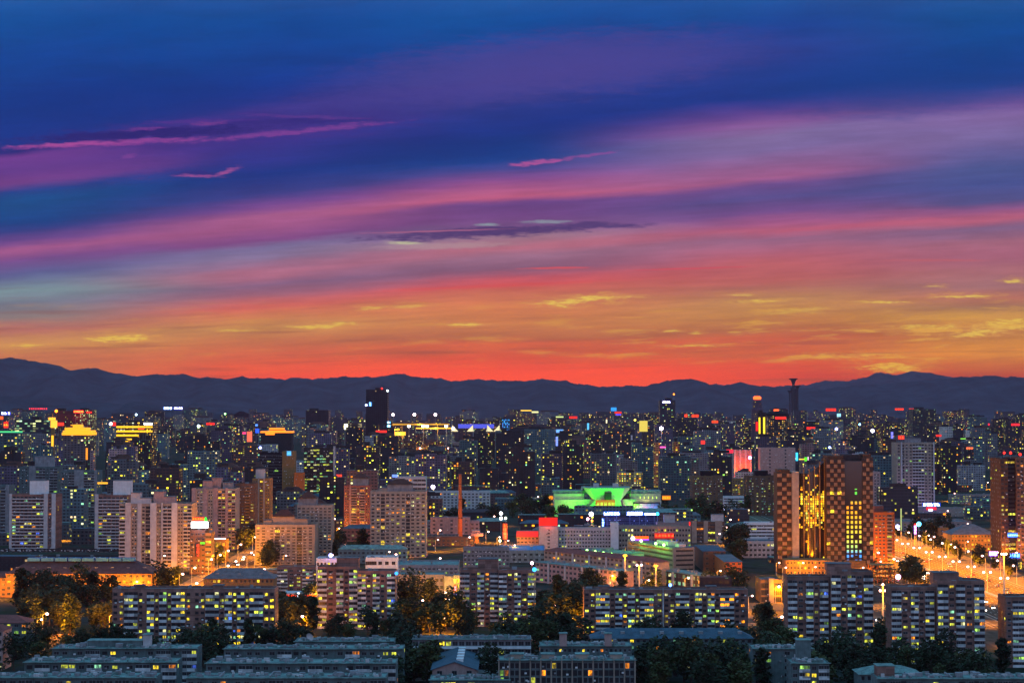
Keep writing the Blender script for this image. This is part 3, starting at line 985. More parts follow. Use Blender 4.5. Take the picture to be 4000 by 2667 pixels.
# cross street behind the first slabs
for px, py, lab in [(175, 2400, 'tall sodium lamp over the dark trees beyond the red gabled house'), (434, 2405, 'sodium lamp against the corner of the long first slab block'), (1202, 2410, 'sodium lamp among orange trees between slab block and first tower pair'), (1721, 2413, 'sodium lamp among orange trees between the two brick tower pairs'), (2235, 2412, 'sodium lamp among trees between tower pair and wide slab block'), (3033, 2412, 'short sodium lamp among shrubs beside the wide slab block')]:
    h = 12 if px < 500 else round(gz(py, 952), 1)
    Y = gy(py, 12) if px < 500 else 952
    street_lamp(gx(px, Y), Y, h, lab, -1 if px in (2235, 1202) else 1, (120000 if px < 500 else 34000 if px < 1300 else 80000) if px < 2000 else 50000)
for px, py, lab in [(1662, 2316, 'sodium lamp over the tree mass before the yellow shop block'), (1725, 2316, 'sodium lamp on an orange-lit pole beside the yellow shop block'), (3025, 2293, 'sodium lamp over the orange plaza beside the tall brick tower')]:
    Y = gy(py, 9)
    street_lamp(gx(px, Y), Y, 9, lab, 1, 42000)
GLOW = {(195, 1245): 0.7, (215, 1262): 1.5, (176, 1278): 2.0, (225, 1240): 0.7, (192, 1278): 2.0, (248, 1370): 4, (350, 1480): 3, (370, 1478): 3, (358, 1368): 3, (-225, 1335): 3, (60, 1180): 5, (80, 1150): 5, (105, 1165): 5, (-190, 2160): 3, (-160, 2150): 3, (250, 2440): 3, (-38, 1040): 3, (240, 1290): 3,
        (140, 985): 3, (-330, 1125): 4, (-285, 1122): 4, (-250, 1130): 4, (-225, 1140): 6, (-168, 1440): 3, (-160, 1340): 3, (-110, 1085): 5, (-20, 1060): 5, (-190, 1060): 4,
        (0, 1440): 4, (-305, 1128): 1.3, (-268, 1126): 1.3, (-236, 1128): 1.3, (-95, 1650): 2, (-145, 1700): 3, (-12, 1530): 5, (-5, 1490): 4, (-20, 1400): 3, (175, 1240): 3, (130, 1215): 5, (-150, 1640): 3, (330, 1450): 5, (335, 1550): 4, (345, 1370): 4, (260, 2020): 3, (-262, 930): 4, (-232, 938): 4, (100, 985): 3, (236, 900): 2}
# glow in the side streets: the lamps stand between the blocks
for x, y, pw in [(-262, 930, 12000), (-232, 938, 12000), (-150, 962, 9000), (60, 985, 12000), (100, 985, 12000), (140, 985, 26000), (130, 1055, 22000), (165, 1085, 22000), (215, 1085, 22000), (205, 985, 22000), (240, 1000, 22000), (236, 900, 16000), (170, 1050, 22000),
                 (-160, 1340, 4000), (-128, 1345, 2500), (-225, 1335, 7000), (-245, 1340, 5000), (-90, 1375, 4500), (-60, 1500, 9000), (-168, 1440, 12000), (-150, 1640, 16000), (-118, 1650, 4000), (80, 1150, 13000), (60, 1180, 13000), (40, 1225, 9000), (105, 1165, 13000), (130, 1215, 10000), (175, 1240, 22000),
                 (195, 1245, 20000), (215, 1262, 24000), (192, 1278, 12000), (350, 1480, 14000), (370, 1478, 14000), (358, 1368, 16000), (246, 1290, 16000), (248, 1370, 16000), (176, 1278, 12000), (225, 1240, 16000), (345, 1370, 6000), (330, 1450, 14000), (335, 1550, 14000), (-330, 1125, 7000), (-285, 1122, 7000), (-250, 1130, 7000), (-225, 1140, 7000), (-305, 1128, 20000), (-268, 1126, 20000), (-236, 1128, 20000), (-95, 1650, 12000), (-145, 1700, 14000), (-5, 1490, 12000), (-12, 1530, 14000), (-20, 1400, 9000), (-190, 1060, 9000), (-20, 1060, 9000), (20, 1003, 26000), (-45, 1003, 26000), (-38, 1040, 16000), (-50, 1030, 16000), (42, 1003, 26000), (-110, 1085, 12000), (-108, 1003, 20000), (0, 1440, 8000),
                 (260, 2020, 16000), (330, 1900, 16000), (-160, 2150, 20000), (-190, 2160, 20000), (-120, 1900, 10000), (120, 2150, 12000), (20, 2400, 20000), (400, 2300, 20000), (-330, 2300, 16000), (-480, 2400, 16000), (250, 2440, 26000), (310, 2400, 20000)]:
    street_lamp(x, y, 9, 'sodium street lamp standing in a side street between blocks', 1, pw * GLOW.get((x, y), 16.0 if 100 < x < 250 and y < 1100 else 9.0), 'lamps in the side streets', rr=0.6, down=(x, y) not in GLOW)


def mast(px, ptop, pbase, label, n=2, power=30000, head=True):
    """tall lighting mast; base and top both surveyed"""
    Y = gy(pbase)
    H = gz(ptop, Y)
    x = gx(px, Y)
    t = thing('light_mast', label, 'light mast', (x, Y, 0))
    MB().tube([(0, 0, 0), (0, 0, H)], [0.55, 0.32], 8).build('pole', POLE, t)
    MB().tube([(-1.4, 0, H), (1.4, 0, H)], 0.12, 5).build('crossbar', POLE, t)
    if head:
        for k in range(n):
            xx = (k - (n - 1) / 2) * 2.6 / max(1, n - 1) if n > 1 else 0
            MB().ball((xx, -0.2, H + 0.35), 0.62, 8, 5).build('lamp_head', HEAD, t)
    else:
        MB().box(-1.2, 1.2, -0.4, 0.4, H - 0.9, H, 0, True).build('lamp_bracket', METAL, t)
    put_light(t, (0, -1.6, H - 1.5), power, r=1.5)
    return t


mast(2440, 2165, 2330, 'tall light mast with dark head before the long red-roofed block', 1, 12000, False)
mast(2495, 2208, 2340, 'light mast with two bright sodium heads before the orange end wall', 2, 30000)
mast(2560, 2205, 2330, 'plain orange-lit mast at the corner of the red-roofed block', 1, 16000, False)
mast(3443, 2308, 2470, 'light mast with a pair of sodium heads between two brick towers', 2, 36000)
mast(3915, 2165, 2345, 'tallest avenue light mast with a cluster of white heads', 3, 60000)
mast(3443, 2284, 2370, 'single small sodium mast behind the pair-headed mast', 1, 16000)


# ------------------------------------------------------------------ foreground low blocks with flat grey-green roofs
def lowblock(label, xl, xr, yroof, depth=12.5, h=17.5, mats=None, pat=None, nf=6, plit=0.13, house=None, group=None, Y=None, pal='lit', cap=100, clutter=46, rf=None):
    """yroof: photo row of the front roof edge"""
    Y = Y or gy(yroof, h)
    SEED[0] += 1
    rng = random.Random(SEED[0])
    xc = gx((xl + xr) / 2, Y)
    root = thing('low_apartment_block', label, 'apartment building', (xc, Y, 0), 0, group)
    W = gx(xr, Y) - gx(xl, Y)
    n = max(2, int(W / 8.5))
    if pat is None:
        pat = []
        for i in range(n):
            pat += [('W', 3.0), ('B', 4.4)] if rng.random() < 0.7 else [('w', 2.4), ('w', 2.4), ('n', 1.6)]
    mats = mats or (W_TEAL, W_SPAN, RF_TEAL)
    wins = []
    section(root, -W / 2, W / 2, depth, h, nf, pat, rng, mats, wins, par=0.35)
    put_windows(root, wins, rng, plit, pal, cap)
    ed = MB()
    ed.box(-W / 2 - 0.5, W / 2 + 0.5, -0.9, -0.004, h + 0.02, h + 0.28, 0, True)
    x = -W / 2 + rng.uniform(8, 14)
    while x < W / 2 - 6:                                  # party walls, patched membrane, pipes
        ed.box(x, x + .4, .4, depth - .4, h + .06, h + .85, 1)
        pa, pb = rng.uniform(x - 6, x - 2), rng.uniform(1, depth * .5)
        ed.box(pa, pa + rng.uniform(2, 5), pb, pb + rng.uniform(2, 5), h + .055, h + .10, rng.choice([1, 3, 3]))
        ed.tube([(x - 5, depth * .3, h + .5), (x + 3, depth * .32, h + .5)], .12, 4, 1)
        x += rng.uniform(12, 19)
    x = -W / 2 + 2
    while x < W / 2 - 3:                                  # vent stacks and skylight boxes in a row
        ed.box(x, x + 1.5, depth * 0.5, depth * 0.5 + 1.2, h + 0.06, h + 1.0, 1)
        ed.box(x + 3.4, x + 3.9, 1.2, 1.7, h + 0.06, h + 0.9, 0)
        x += 8.2
    for i in range(clutter):
        a, b2 = rng.uniform(-W / 2 + 1, W / 2 - 3), rng.uniform(1, depth - 2.5)
        ed.box(a, a + rng.uniform(0.6, 2.2), b2, b2 + rng.uniform(0.5, 1.2), h + 0.06, h + rng.uniform(0.4, 1.3), rng.choice([0, 1, 2]))
    ed.build('roof_fittings', [rf or RF_TEAL, W_GREY, W_PALE, RF_DARK], root)
    for hs in (house or []):
        z0, z1 = h, h + hs[2]
        b = MB().box(gx(hs[0], Y) - xc, gx(hs[1], Y) - xc, hs[3], hs[3] + hs[4], z0 + 0.06, z1, 0)
        b.box(gx(hs[0], Y) - xc - 0.3, gx(hs[1], Y) - xc + 0.3, hs[3] - 0.3, hs[3] + hs[4] + 0.3, z1, z1 + 0.3, 1, True)
        b.build('roof_house', [hs[5] if len(hs) > 5 else mats[0], RF_TEAL], root)
    foot(gx(xl, Y), gx(xr, Y), Y, Y + depth)
    return root


LG = 'low flat-roofed blocks in front'
lowblock('lowest flat grey-green roofed block in the bottom corner beside the dark trees', -60, 617, 2646, group=LG)
lowblock('flat-roofed block with two rows of lit windows and a brick end, behind the corner block', 105, 697, 2586, group=LG)
lowblock('flat-roofed block half sunk in dark trees before the long slab', 213, 776, 2532, group=LG, house=[(340, 553, 2.4, 5, 6), (560, 588, 5.0, 3, 4, W_PALE)])
lowblock('wide flat-roofed block at the bottom edge with dish aerials', 735, 1510, 2647, group=LG)
lowblock('wide flat-roofed block second from the bottom edge, dark fronted', 811, 1549, 2590, group=LG)
lowblock('wide flat-roofed block in the third row, glazed balconies with yellow lights', 880, 1577, 2534, group=LG)
lowblock('shorter flat-roofed block at the foot of the brick tower pair', 1155, 1542, 2505, group=LG)
lowblock('pale block with white floor bands behind the ridged gable roof', 1612, 2074, 2496, h=17, mats=(W_GREY, W_WHITE, RF_GREY), pat=[('H', 1)] * 9, nf=5, plit=0.12)
lowblock('stepped block with two pinkish stair towers and lit attic rooms', 2108, 2466, 2522, h=17, pat=[('w', 2.2)] * 20, mats=(W_TEAL, W_PALE, RF_TEAL), nf=6, house=[(2185, 2213, 5.0, -1.2, 4, W_PINK), (2361, 2387, 5.0, -1.2, 4, W_PINK)], plit=0.16)
lowblock('cream-columned block with attic boxes on its roof, in front of the stepped block', 1947, 2480, 2578, h=17, mats=(W_TEAL, W_CREAM, RF_TEAL), pat=[('P', 0.35), ('F', 1.5), ('F', 1.5)] * 13 + [('P', 0.35)], nf=6, house=[(1995, 2045, 1.7, 4, 5, W_CREAM), (2115, 2165, 1.7, 4, 5, W_CREAM), (2250, 2300, 1.7, 4, 5, W_CREAM), (2385, 2430, 1.7, 4, 5, W_CREAM)], plit=0.12)
lowblock('flat-roofed block end showing behind the dark bottom trees', 2935, 3170, 2533, group=LG)
lowblock('small flat-roofed block with bright windows beside the dark trees', 3085, 3233, 2590, h=17, group=LG, house=[(3122, 3176, 7.5, 9, 5, W_TEAL)], plit=0.35)
lowblock('long flat-roofed block along the bottom edge below the brick towers', 3420, 4060, 2650, group=LG, house=[(3432, 3500, 3.6, 6, 6, W_BRICK)])
lowblock('low building at the bottom edge before the white-railed roofs', 1680, 1990, 2655, h=10, nf=3, group=LG, plit=0.4)


def gable_roofed(label, xl, xr, yeave, h, length, rise, mats, roofm, skylights=0, wins_n=5, nf=3, plit=0.2, hipped=False, Y=None, name='house', cat='building', depth=None, pal='lit', dormers=0, rz=0, pink=None, ridgepanels=None, group=None):
    Y = Y or gy(yeave, h)
    SEED[0] += 1
    rng = random.Random(SEED[0])
    xc = gx((xl + xr) / 2, Y)
    W = gx(xr, Y) - gx(xl, Y)
    root = thing(name, label, cat, (xc, Y, 0), rz, group)
    w = MB().box(-W / 2, W / 2, 0, length, 0, h, 0)
    if not hipped:
        for yy in (0.0, length):
            q = [(-W / 2, yy, h), (W / 2, yy, h), (0, yy, h + rise - 0.1)]
            w.poly(q if yy == 0 else q[::-1], 0)
    wl = w.build('wall', [mats[0]], root)
    wins = []
    fh = h / nf
    for k in range(nf):
        for i in range(wins_n):
            wins.append((-W / 2 + W * (i + 0.5) / wins_n, 0, k * fh + fh * 0.6, min(2.0, W / wins_n * 0.6), fh * 0.48))
    put_windows(root, wins, rng, plit, pal)
    r = MB()
    if hipped:
        r.hip(-W / 2, W / 2, 0, length, h + 0.01, h + rise, None if hipped is True else hipped, 0, 0.7)
    else:
        o = 0.7
        for sg in (-1, 1):
            a = [(sg * (W / 2 + o), -o, h - 0.2), (0, -o, h + rise), (0, length + o, h + rise), (sg * (W / 2 + o), length + o, h - 0.2)]
            r.poly(a if sg < 0 else a[::-1], 0)
            b = [(p[0], p[1], p[2] - 0.25) for p in a]
            r.poly(b[::-1] if sg < 0 else b, 0)
            for ys in (-o, length + o):
                q = [(sg * (W / 2 + o), ys, h - 0.2), (0, ys, h + rise), (0, ys, h + rise - 0.25), (sg * (W / 2 + o), ys, h - 0.45)]
                r.poly(q, 0)
    rr = r.build('roof', [roofm], root)
    if skylights:
        for k in range(skylights):
            yy = length * (k + 0.7) / (skylights + 0.4)
            MB().box(0.6, 3.3, yy, yy + length / skylights * 0.32, h + rise * 0.66, h + rise + 0.35, 0, True).build('skylight', [W_WHITE], rr)
    for k in range(dormers):
        xx = -W / 2 + W * (k + 0.6) / (dormers + 0.2)
        d = MB().box(xx - 0.9, xx + 0.9, length * 0.18, length * 0.18 + 2.2, h + rise * 0.2, h + rise * 0.2 + 1.9, 0, True)
        d.build('dormer', [W_GREY], rr)
    if ridgepanels:
        nn = ridgepanels
        for k in range(nn):
            a = -W / 2 + length / 2 + (W - length) * k / nn
            b = a + (W - length) / nn * 0.9
            MB().box(a, b, length * 0.32, length * 0.5, h + rise * 0.86, h + rise + 0.9, 0, True).build('roof_panel', [RF_BLUE], rr)
    if rz == 0:
        foot(gx(xl, Y), gx(xr, Y), Y, Y + length)
    else:
        foot(xc - W / 2, xc + W / 2, Y, Y + length)
    return root


gable_roofed('ridged dark sheet roof running back with a ladder of white skylights and a pinkish gable', 1690, 1862, 2612, 11, 72, 3.0, (W_PINK,), RF_SLATE, skylights=8, wins_n=3, nf=3, name='gabled_hall', cat='hall', plit=0.3)
gable_roofed('long block under a hipped blue-slate roof before the wide slab block', 2310, 2935, 2492, 16.5, 13, 3.6, (W_TEAL,), RF_SLATE, wins_n=26, nf=6, hipped=True, name='hip_roofed_block', cat='apartment building', plit=0.2, dormers=8)
gable_roofed('salmon hip-roofed block in the corner beside the tall sodium lamp', -90, 117, 2432, 15, 14, 3.0, (W_TEAL,), RF_RED, wins_n=7, nf=5, hipped=True, name='hip_roofed_block', cat='apartment building', plit=0.4)
gable_roofed('narrow salmon house end at the photo edge below the salmon roof', -60, 21, 2462, 17, 14, 2.4, (W_PINK,), RF_RED, wins_n=3, nf=5, hipped=True, name='hip_roofed_block', cat='apartment building')
gable_roofed('white-hipped low roof before the bottom brick towers', 3352, 3590, 2632, 14, 13, 2.6, (W_TEAL,), RF_TEAL, wins_n=10, nf=4, hipped=True, name='hip_roofed_block', cat='apartment building', plit=0.1)


# white satellite dish on the short block
Yd = gy(2505, 17.5)
t = thing('satellite_dish', 'white tilted dish aerial on the flat roof below the brick tower pair', 'dish aerial', (gx(1222, Yd), Yd + 3, 17.6))
MB().tube([(0, 0, 0), (0, 0, 1.6)], 0.12, 5).build('mast', POLE, t)
dm = MB()
prev = None
for r, dz in ((0.05, 0), (0.7, 0.12), (1.3, 0.42), (1.7, 0.8)):
    ring = [(r * math.cos(a * math.pi / 5), -dz - 0.2, r * math.sin(a * math.pi / 5) + 2.4) for a in range(10)]
    if prev:
        for k in range(10):
            dm.poly([prev[k], prev[(k + 1) % 10], ring[(k + 1) % 10], ring[k]])
    prev = ring
dm.build('reflector', [W_WHITE], t).rotation_euler = (R(25), 0, R(-30))

# ------------------------------------------------------------------ the brick slabs and brick tower pairs in front
BM = (W_BRICK, W_SPAN, RF_GREY)
slabL = [('w', 2.2), ('w', 2), ('B', 5), ('w', 1.8), ('n', 1.2), ('B', 2.8), ('w', 1.6), ('B', 2.8), ('w', 1.6), ('B', 5.0), ('w', 2.0), ('n', 1.0), ('w', 2), ('w', 2), ('B', 5), ('w', 1.8), ('B', 2.8), ('w', 1.6), ('B', 2.8), ('w', 1.6), ('B', 5), ('w', 2), ('w', 2)]
building('long brown brick slab of nine floors with many yellow and teal lit windows', 445, 1077, 2297, 905, 14, 9, slabL, BM, plit=0.4, house=[(520, 560, 2286, 2297, 5, 4), (830, 870, 2286, 2297, 5, 4)], name='slab_block')
slabR = [('w', 2), ('w', 2), ('B', 5), ('w', 1.8), ('B', 2.6), ('w', 1.8), ('B', 2.6), ('w', 1.6), ('B', 5), ('n', 0.8), ('w', 2.2), ('P', 0.35), ('w', 2), ('w', 2), ('B', 5), ('w', 1.8), ('B', 2.6), ('w', 1.8), ('B', 2.6), ('w', 1.8), ('B', 5), ('w', 2), ('w', 2), ('n', 0.8)]
building('wide dark-red brick slab split by a white downpipe, behind the blue hipped roof', 2280, 2918, 2300, 930, 14, 9, slabR, BM, plit=0.34, house=[(2340, 2380, 2290, 2300, 5, 4), (2760, 2800, 2290, 2300, 5, 4)], name='slab_block')
building('brick tower pair with a raised core, before the white hexagonal block', 1243, 1400, 2212, 980, 13, 11, [('B', 3), ('w', 2.2), ('n', 0.6), ('B', 2.4), ('w', 1.6), ('B', 2.8)], BM, plit=0.33, name='tower_block',
         secs=[(1400.6, 1548, 2228, -3, 14, 11, [('B', 3), ('w', 1.8), ('n', 0.4), ('B', 2.6), ('w', 1.8), ('n', 0.6), ('B', 3)])], house=[(1315, 1400, 2180, 2212, 4, 8), ])
building('brick tower pair with penthouse beside the yellow-lit shop block', 1797, 1947, 2222, 990, 13, 11, [('B', 3.2), ('w', 2.4), ('B', 2.4), ('w', 1.8), ('B', 2.8)], BM, plit=0.3, name='tower_block',
         secs=[(1947.6, 2093, 2224, -3, 14, 11, [('B', 3), ('w', 2), ('n', 0.4), ('B', 2.6), ('w', 2.2), ('B', 3)])], house=[(1868, 1945, 2184, 2222, 4, 8)])
tp = [('B', 3), ('w', 2.2), ('n', 0.4), ('B', 2.4), ('w', 1.8), ('B', 2.8), ('n', 0.4)]
building('tall brick tower pair with a stepped crown, beside the orange junction', 3072, 3236, 2250, 869, 13, 13, tp, BM, plit=0.2, name='tower_block',
         secs=[(3236.6, 3400, 2230, -3, 14, 13, [('B', 3), ('w', 2), ('B', 2.6), ('w', 2.4), ('B', 3)])], house=[(3232, 3325, 2202, 2230, 3, 8)])
building('tall brick tower pair nearest the avenue, penthouse over its middle', 3475, 3648, 2290, 843, 13, 13, tp, BM, plit=0.2, name='tower_block',
         secs=[(3648.6, 3832, 2266, -3, 14, 13, [('B', 3), ('w', 2), ('B', 2.6), ('w', 2.4), ('B', 3)])], house=[(3645, 3745, 2237, 2266, 3, 8)])
building('brick tower cut by the photo edge beside the avenue', 3922, 4130, 2330, 835, 14, 12, [('w', 1.6), ('B', 3.2), ('w', 2), ('B', 2.6), ('w', 2), ('B', 3)], BM, plit=0.22, name='tower_block')

# ------------------------------------------------------------------ middle distance, one side
TB = (W_BROWN, W_PALE, RF_TEAL)
building('banded dark-balcony tower with pale corner piers and a white roof box', 42, 222, 1930, 1533, 22, 16, [('P', 1.0), ('H', 6.5), ('H', 6.5), ('P', 1.6), ('w', 1.6), ('P', 1.6)], (W_BRICK, W_PALE, RF_TEAL), plit=0.13, house=[(114, 175, 1877, 1930, 5, 12, W_WHITE)], name='tower_block')
building('banded dark-balcony tower with one pale pier, half behind the pale pier tower', 375, 500, 1932, 1533, 22, 16, [('P', 1.2), ('H', 6), ('H', 4)], (W_BRICK, W_PALE, RF_TEAL), plit=0.13, house=[(440, 505, 1877, 1932, 5, 12, W_WHITE)], name='tower_block')
building('wide pale tower of tall vertical piers with white gabled crowns', 470, 752, 1966, 1350, 24, 17, [('H', 2.2), ('P', 2.0), ('D', 2.4), ('P', 1.4), ('w', 1.4), ('F', 1.8), ('P', 2.2), ('D', 1.8), ('P', .5), ('H', 3.2), ('P', 2.0), ('D', 2.2), ('H', 3)], (W_CREAM, W_PALE, RF_DARK), plit=0.16, pal='warm', name='tower_block',
         house=[(512, 548, 1925, 1966, 2, 8, W_PALE), (548, 592, 1945, 1966, 2, 10, W_PALE), (600, 640, 1920, 1966, 3, 8, W_PINK), (640, 682, 1940, 1966, 3, 10, W_PINK)])
building('pink pier tower with arched white crown beside the billboard building', 752, 922, 1908, 1520, 24, 19, [('P', 1.4), ('D', 2.6), ('P', 1.4), ('D', 2), ('P', 1.6), ('H', 2.6), ('P', .8), ('H', 2.6)], (W_CREAM, W_PINK, RF_DARK), plit=0.2, pal='warm', name='tower_block', house=[(792, 830, 1878, 1908, 3, 9, W_PINK), (826, 862, 1866, 1908, 5, 9, W_PINK), (870, 905, 1885, 1908, 4, 10, W_GREY)])
building('grey-brown tower with dark roof behind the pink pier tower', 922, 996, 1888, 1570, 22, 20, [('H', 2), ('w', 2), ('H', 2), ('w', 2)], (W_BROWN, W_TAN_SODIUM, RF_DARK), plit=0.18, pal='warm', name='tower_block')
building('gold-lit cream tower with white roof box beside the tan slab', 988, 1056, 1868, 1620, 20, 20, [('D', 2.2), ('P', .6), ('w', 1.6), ('P', .6), ('D', 2)], (W_TAN_SODIUM, W_CREAM, RF_GREY), plit=0.2, pal='warm', name='tower_block', house=[(998, 1030, 1832, 1868, 4, 10, W_PALE)])
PM = (W_CREAM, W_PALE, RF_PAG)
t7 = building('big cream tower group with stacked brown pagoda roofs and square windows', 1000, 1232, 2048, 1375, 22, 13, [('w', 1), ('w', 1), ('n', .5), ('w', 1), ('F', 1), ('w', 1), ('w', 1), ('w', 1), ('F', 1), ('w', 1), ('w', 1), ('n', .3)], PM, plit=0.14, pal='warm', name='tower_block',
         secs=[(1148, 1285, 1972, 24, 22, 18, [('w', 1)] * 8)], house=[(1062, 1150, 2018, 2048, 5, 10), (1030, 1062, 2032, 2048, 4, 10), (1150, 1200, 2026, 2048, 4, 10), (1150, 1222, 1946, 1972, 28, 12, W_GREY)])


def cap_roof(root, Y, xl, xr, z, dy, d, rise, mat=RF_PAG):
    xc = root.location.x
    MB().hip(gx(xl, Y) - xc, gx(xr, Y) - xc, dy, dy + d, z, z + rise, None, 0, 1.0).build('pagoda_roof', [mat], root)


cap_roof(t7, 1375, 1066, 1146, gz(2018, 1380) + .4, 5, 10, 4.5)
cap_roof(t7, 1375, 1154, 1218, gz(1946, 1403) + .4, 28, 12, 5.0)
t8 = building('dark-balconied pinkish tower with a green-brown pagoda roof', 1345, 1446, 1895, 1665, 22, 19, [('D', 2.4), ('P', .5), ('H', 2.6), ('w', 1.0), ('H', 2.4), ('D', 2)], (W_BRICKR, W_PINK, RF_PAG), plit=0.18, pal='warm', name='tower_block', house=[(1378, 1436, 1868, 1895, 4, 12, W_GREY)])
cap_roof(t8, 1665, 1376, 1438, gz(1868, 1669) + .4, 4, 12, 4.5)
t9 = building('tall cream tower with square windows under a brown pagoda roof beside the brick chimney', 1448, 1664, 1918, 1440, 24, 18, [('w', 1), ('w', 1), ('F', .8), ('w', 1), ('w', 1), ('w', 1), ('w', 1), ('F', .8), ('w', 1), ('w', 1), ('w', 1)], PM, plit=0.2, pal='warm', name='tower_block', house=[(1512, 1610, 1893, 1918, 5, 12, W_GREY), (1480, 1512, 1906, 1918, 5, 8)])
cap_roof(t9, 1440, 1514, 1608, gz(1893, 1445) + .4, 5, 12, 4.0)
building('grey-teal tower with a smooth pale side pier behind the banded towers', 240, 382, 1838, 1854, 24, 19, [('D', 2.4), ('H', 2), ('P', 3.0), ('H', 3.4), ('P', .8)], (W_TEAL, W_GREY, RF_TEAL), plit=0.2, name='tower_block')
building('teal tower with pale roof tank left of the smooth-piered tower', 80, 228, 1822, 1900, 24, 19, [('D', 2.4), ('P', 1.6), ('H', 2.4), ('w', 1), ('H', 2)], (W_TEAL, W_GREY, RF_TEAL), plit=0.15, name='tower_block', house=[(135, 205, 1783, 1822, 4, 10, W_GREY)])
building('low pale-fronted tower at the photo edge behind the first banded tower', -60, 40, 1895, 1640, 20, 16, [('P', 2), ('w', 1.5), ('H', 3), ('P', 1)], (W_TEAL, W_GREY, RF_TEAL), plit=0.15, name='tower_block')
building('dark office slab beside the tan wall with the blue roof sign', 1015, 1103, 1768, 2260, 22, 16, [('R', 1), ('R', 1)], (W_BLACK, W_GREY, RF_GREY), plit=0.06, pal='cool', name='office_building', cat='office building')
building('windowless tan slab tower carrying the small blue roof sign', 1104, 1149, 1762, 2240, 26, 16, [('n', 1)], (W_TAN_SODIUM, W_TAN_SODIUM, RF_GREY), name='office_building', cat='office building')
building('orange-lit low wing against the tan slab tower', 1150, 1187, 1846, 2225, 14, 10, [('n', 1)], (W_ORANGE, W_TAN_SODIUM, RF_GREY), name='office_building', cat='office building')
building('dark office block with green-yellow lit floor bands and a pale corner fin', 1188.5, 1300, 1748, 2300, 26, 18, [('R', 1), ('R', 1), ('R', 1)], (W_DARK, W_GREY, RF_GREY), plit=0.45, pal='cool', name='office_building', cat='office building', house=[(1303, 1310, 1742, 1985, 0, 4, W_PALE)])

# lower blocks
LD = (W_DARK, W_GREY, RF_TEAL)
building('long low dark block with scattered orange windows at the foot of the banded towers', -40, 470, 2146, 1500, 13, 5, [('w', 1)] * 26, LD, plit=0.12, pal='warm', name='low_apartment_block')
building('second long low dark block in front of the banded towers', -40, 488, 2172, 1420, 13, 5, [('w', 1)] * 26, LD, plit=0.12, pal='warm', name='low_apartment_block')
gable_roofed('long purple-tiled hipped roof carrying a ridge row of blue panels', 30, 600, 2240, 14, 22, 8.0, (W_TAN_SODIUM,), RF_DARK, wins_n=24, nf=4, hipped=14, name='hip_roofed_block', cat='apartment building', plit=0.1, pal='warm', ridgepanels=8, dormers=9)
gable_roofed('tan low block with dark hipped roof before the blue-panelled one, next to the edge', -60, 228, 2256, 11.5, 12, 3.5, (W_TAN_SODIUM,), RF_DARK, wins_n=16, nf=4, hipped=True, name='hip_roofed_block', cat='apartment building', plit=0.25, pal='warm', dormers=5)
gable_roofed('tan low block with dark hipped roof and a row of small chimneys', 241, 520, 2256, 11.5, 12, 3.5, (W_TAN_SODIUM,), RF_DARK, wins_n=18, nf=4, hipped=True, name='hip_roofed_block', cat='apartment building', plit=0.3, pal='warm', dormers=7)
building('stepped orange and white balcony end of the low hipped block', 522, 615, 2216, 1180, 16, 5, [('P', .8), ('H', 3), ('P', .8), ('H', 3)], (W_PINK, W_PALE, RF_TEAL), plit=0.1, name='low_apartment_block')
gable_roofed('grey hipped roof with dormers showing over the long slab block', 800, 1072, 2259, 14, 16, 5.5, (W_TAN_SODIUM,), RF_GREY, wins_n=16, nf=4, hipped=True, name='hip_roofed_block', cat='apartment building', plit=0.3, pal='warm', dormers=3)
building('small white hexagonal-roofed office with portholes, left of the brick core', 1238, 1322, 2180, 1130, 16, 5, [('w', 1)] * 6, (W_WHITE, W_WHITE, RF_TEAL), plit=0.1, name='office_building', cat='office building')
building('small white office with dark slot windows behind the brick pair', 1430, 1552, 2176, 1140, 16, 5, [('R', 1), ('w', .6), ('w', .6), ('w', .6)], (W_WHITE, W_WHITE, RF_TEAL), plit=0.1, name='office_building', cat='office building')
building('dark-roofed brown block with a few teal lit windows left of the brick pair', 1085, 1240, 2212, 1180, 14, 6, [('B', 3), ('w', 2), ('w', 2), ('B', 3), ('w', 1)], (W_BRICK, W_SPAN, RF_TEAL), plit=0.3, name='low_apartment_block')
building('pale roofed commercial block behind the orange trees', 1556, 1735, 2243, 1135, 26, 3, [('w', 1)] * 10, (W_CREAM, W_PALE, RF_TEAL), plit=0.15, pal='warm', name='commercial_building', cat='commercial building')
building('grey flat-roofed block with rooftop plant behind the brick pairs', 1550, 1790, 2205, 1235, 40, 4, [('w', 1)] * 14, (W_GREY, W_PALE, RF_TEAL), plit=0.1, pal='cool', name='commercial_building', cat='commercial building')
building('grey apartment row with teal windows right of the rooftop plant', 1810, 1990, 2138, 1330, 13, 5, [('w', 1)] * 12, (W_GREY, W_PALE, RF_GREY), plit=0.18, pal='cool', name='low_apartment_block')
building('low market hall under a blue sheet roof beside the red neon column', 1952, 2130, 2148, 1395, 60, 2, [('w', 1)] * 8, (W_GREY, W_PALE, RF_BLUE), plit=0.2, name='market_hall', cat='market hall')
building('white multi-storey block with a lit cream roof edge left of the chimney', 1672, 1914, 1918, 1990, 18, 8, [('w', 1)] * 8 + [('P', .5)] + [('w', 1)] * 8, (W_PALE, W_WHITE, RF_TEAL), plit=0.16, name='hospital_block', cat='institution')
building('white office with a blue roof light between the pagoda-roofed towers', 1545, 1664, 1862, 1780, 22, 12, [('R', 1), ('w', .4), ('R', 1)], (W_PALE, W_WHITE, RF_GREY), plit=0.1, name='office_building', cat='office building')
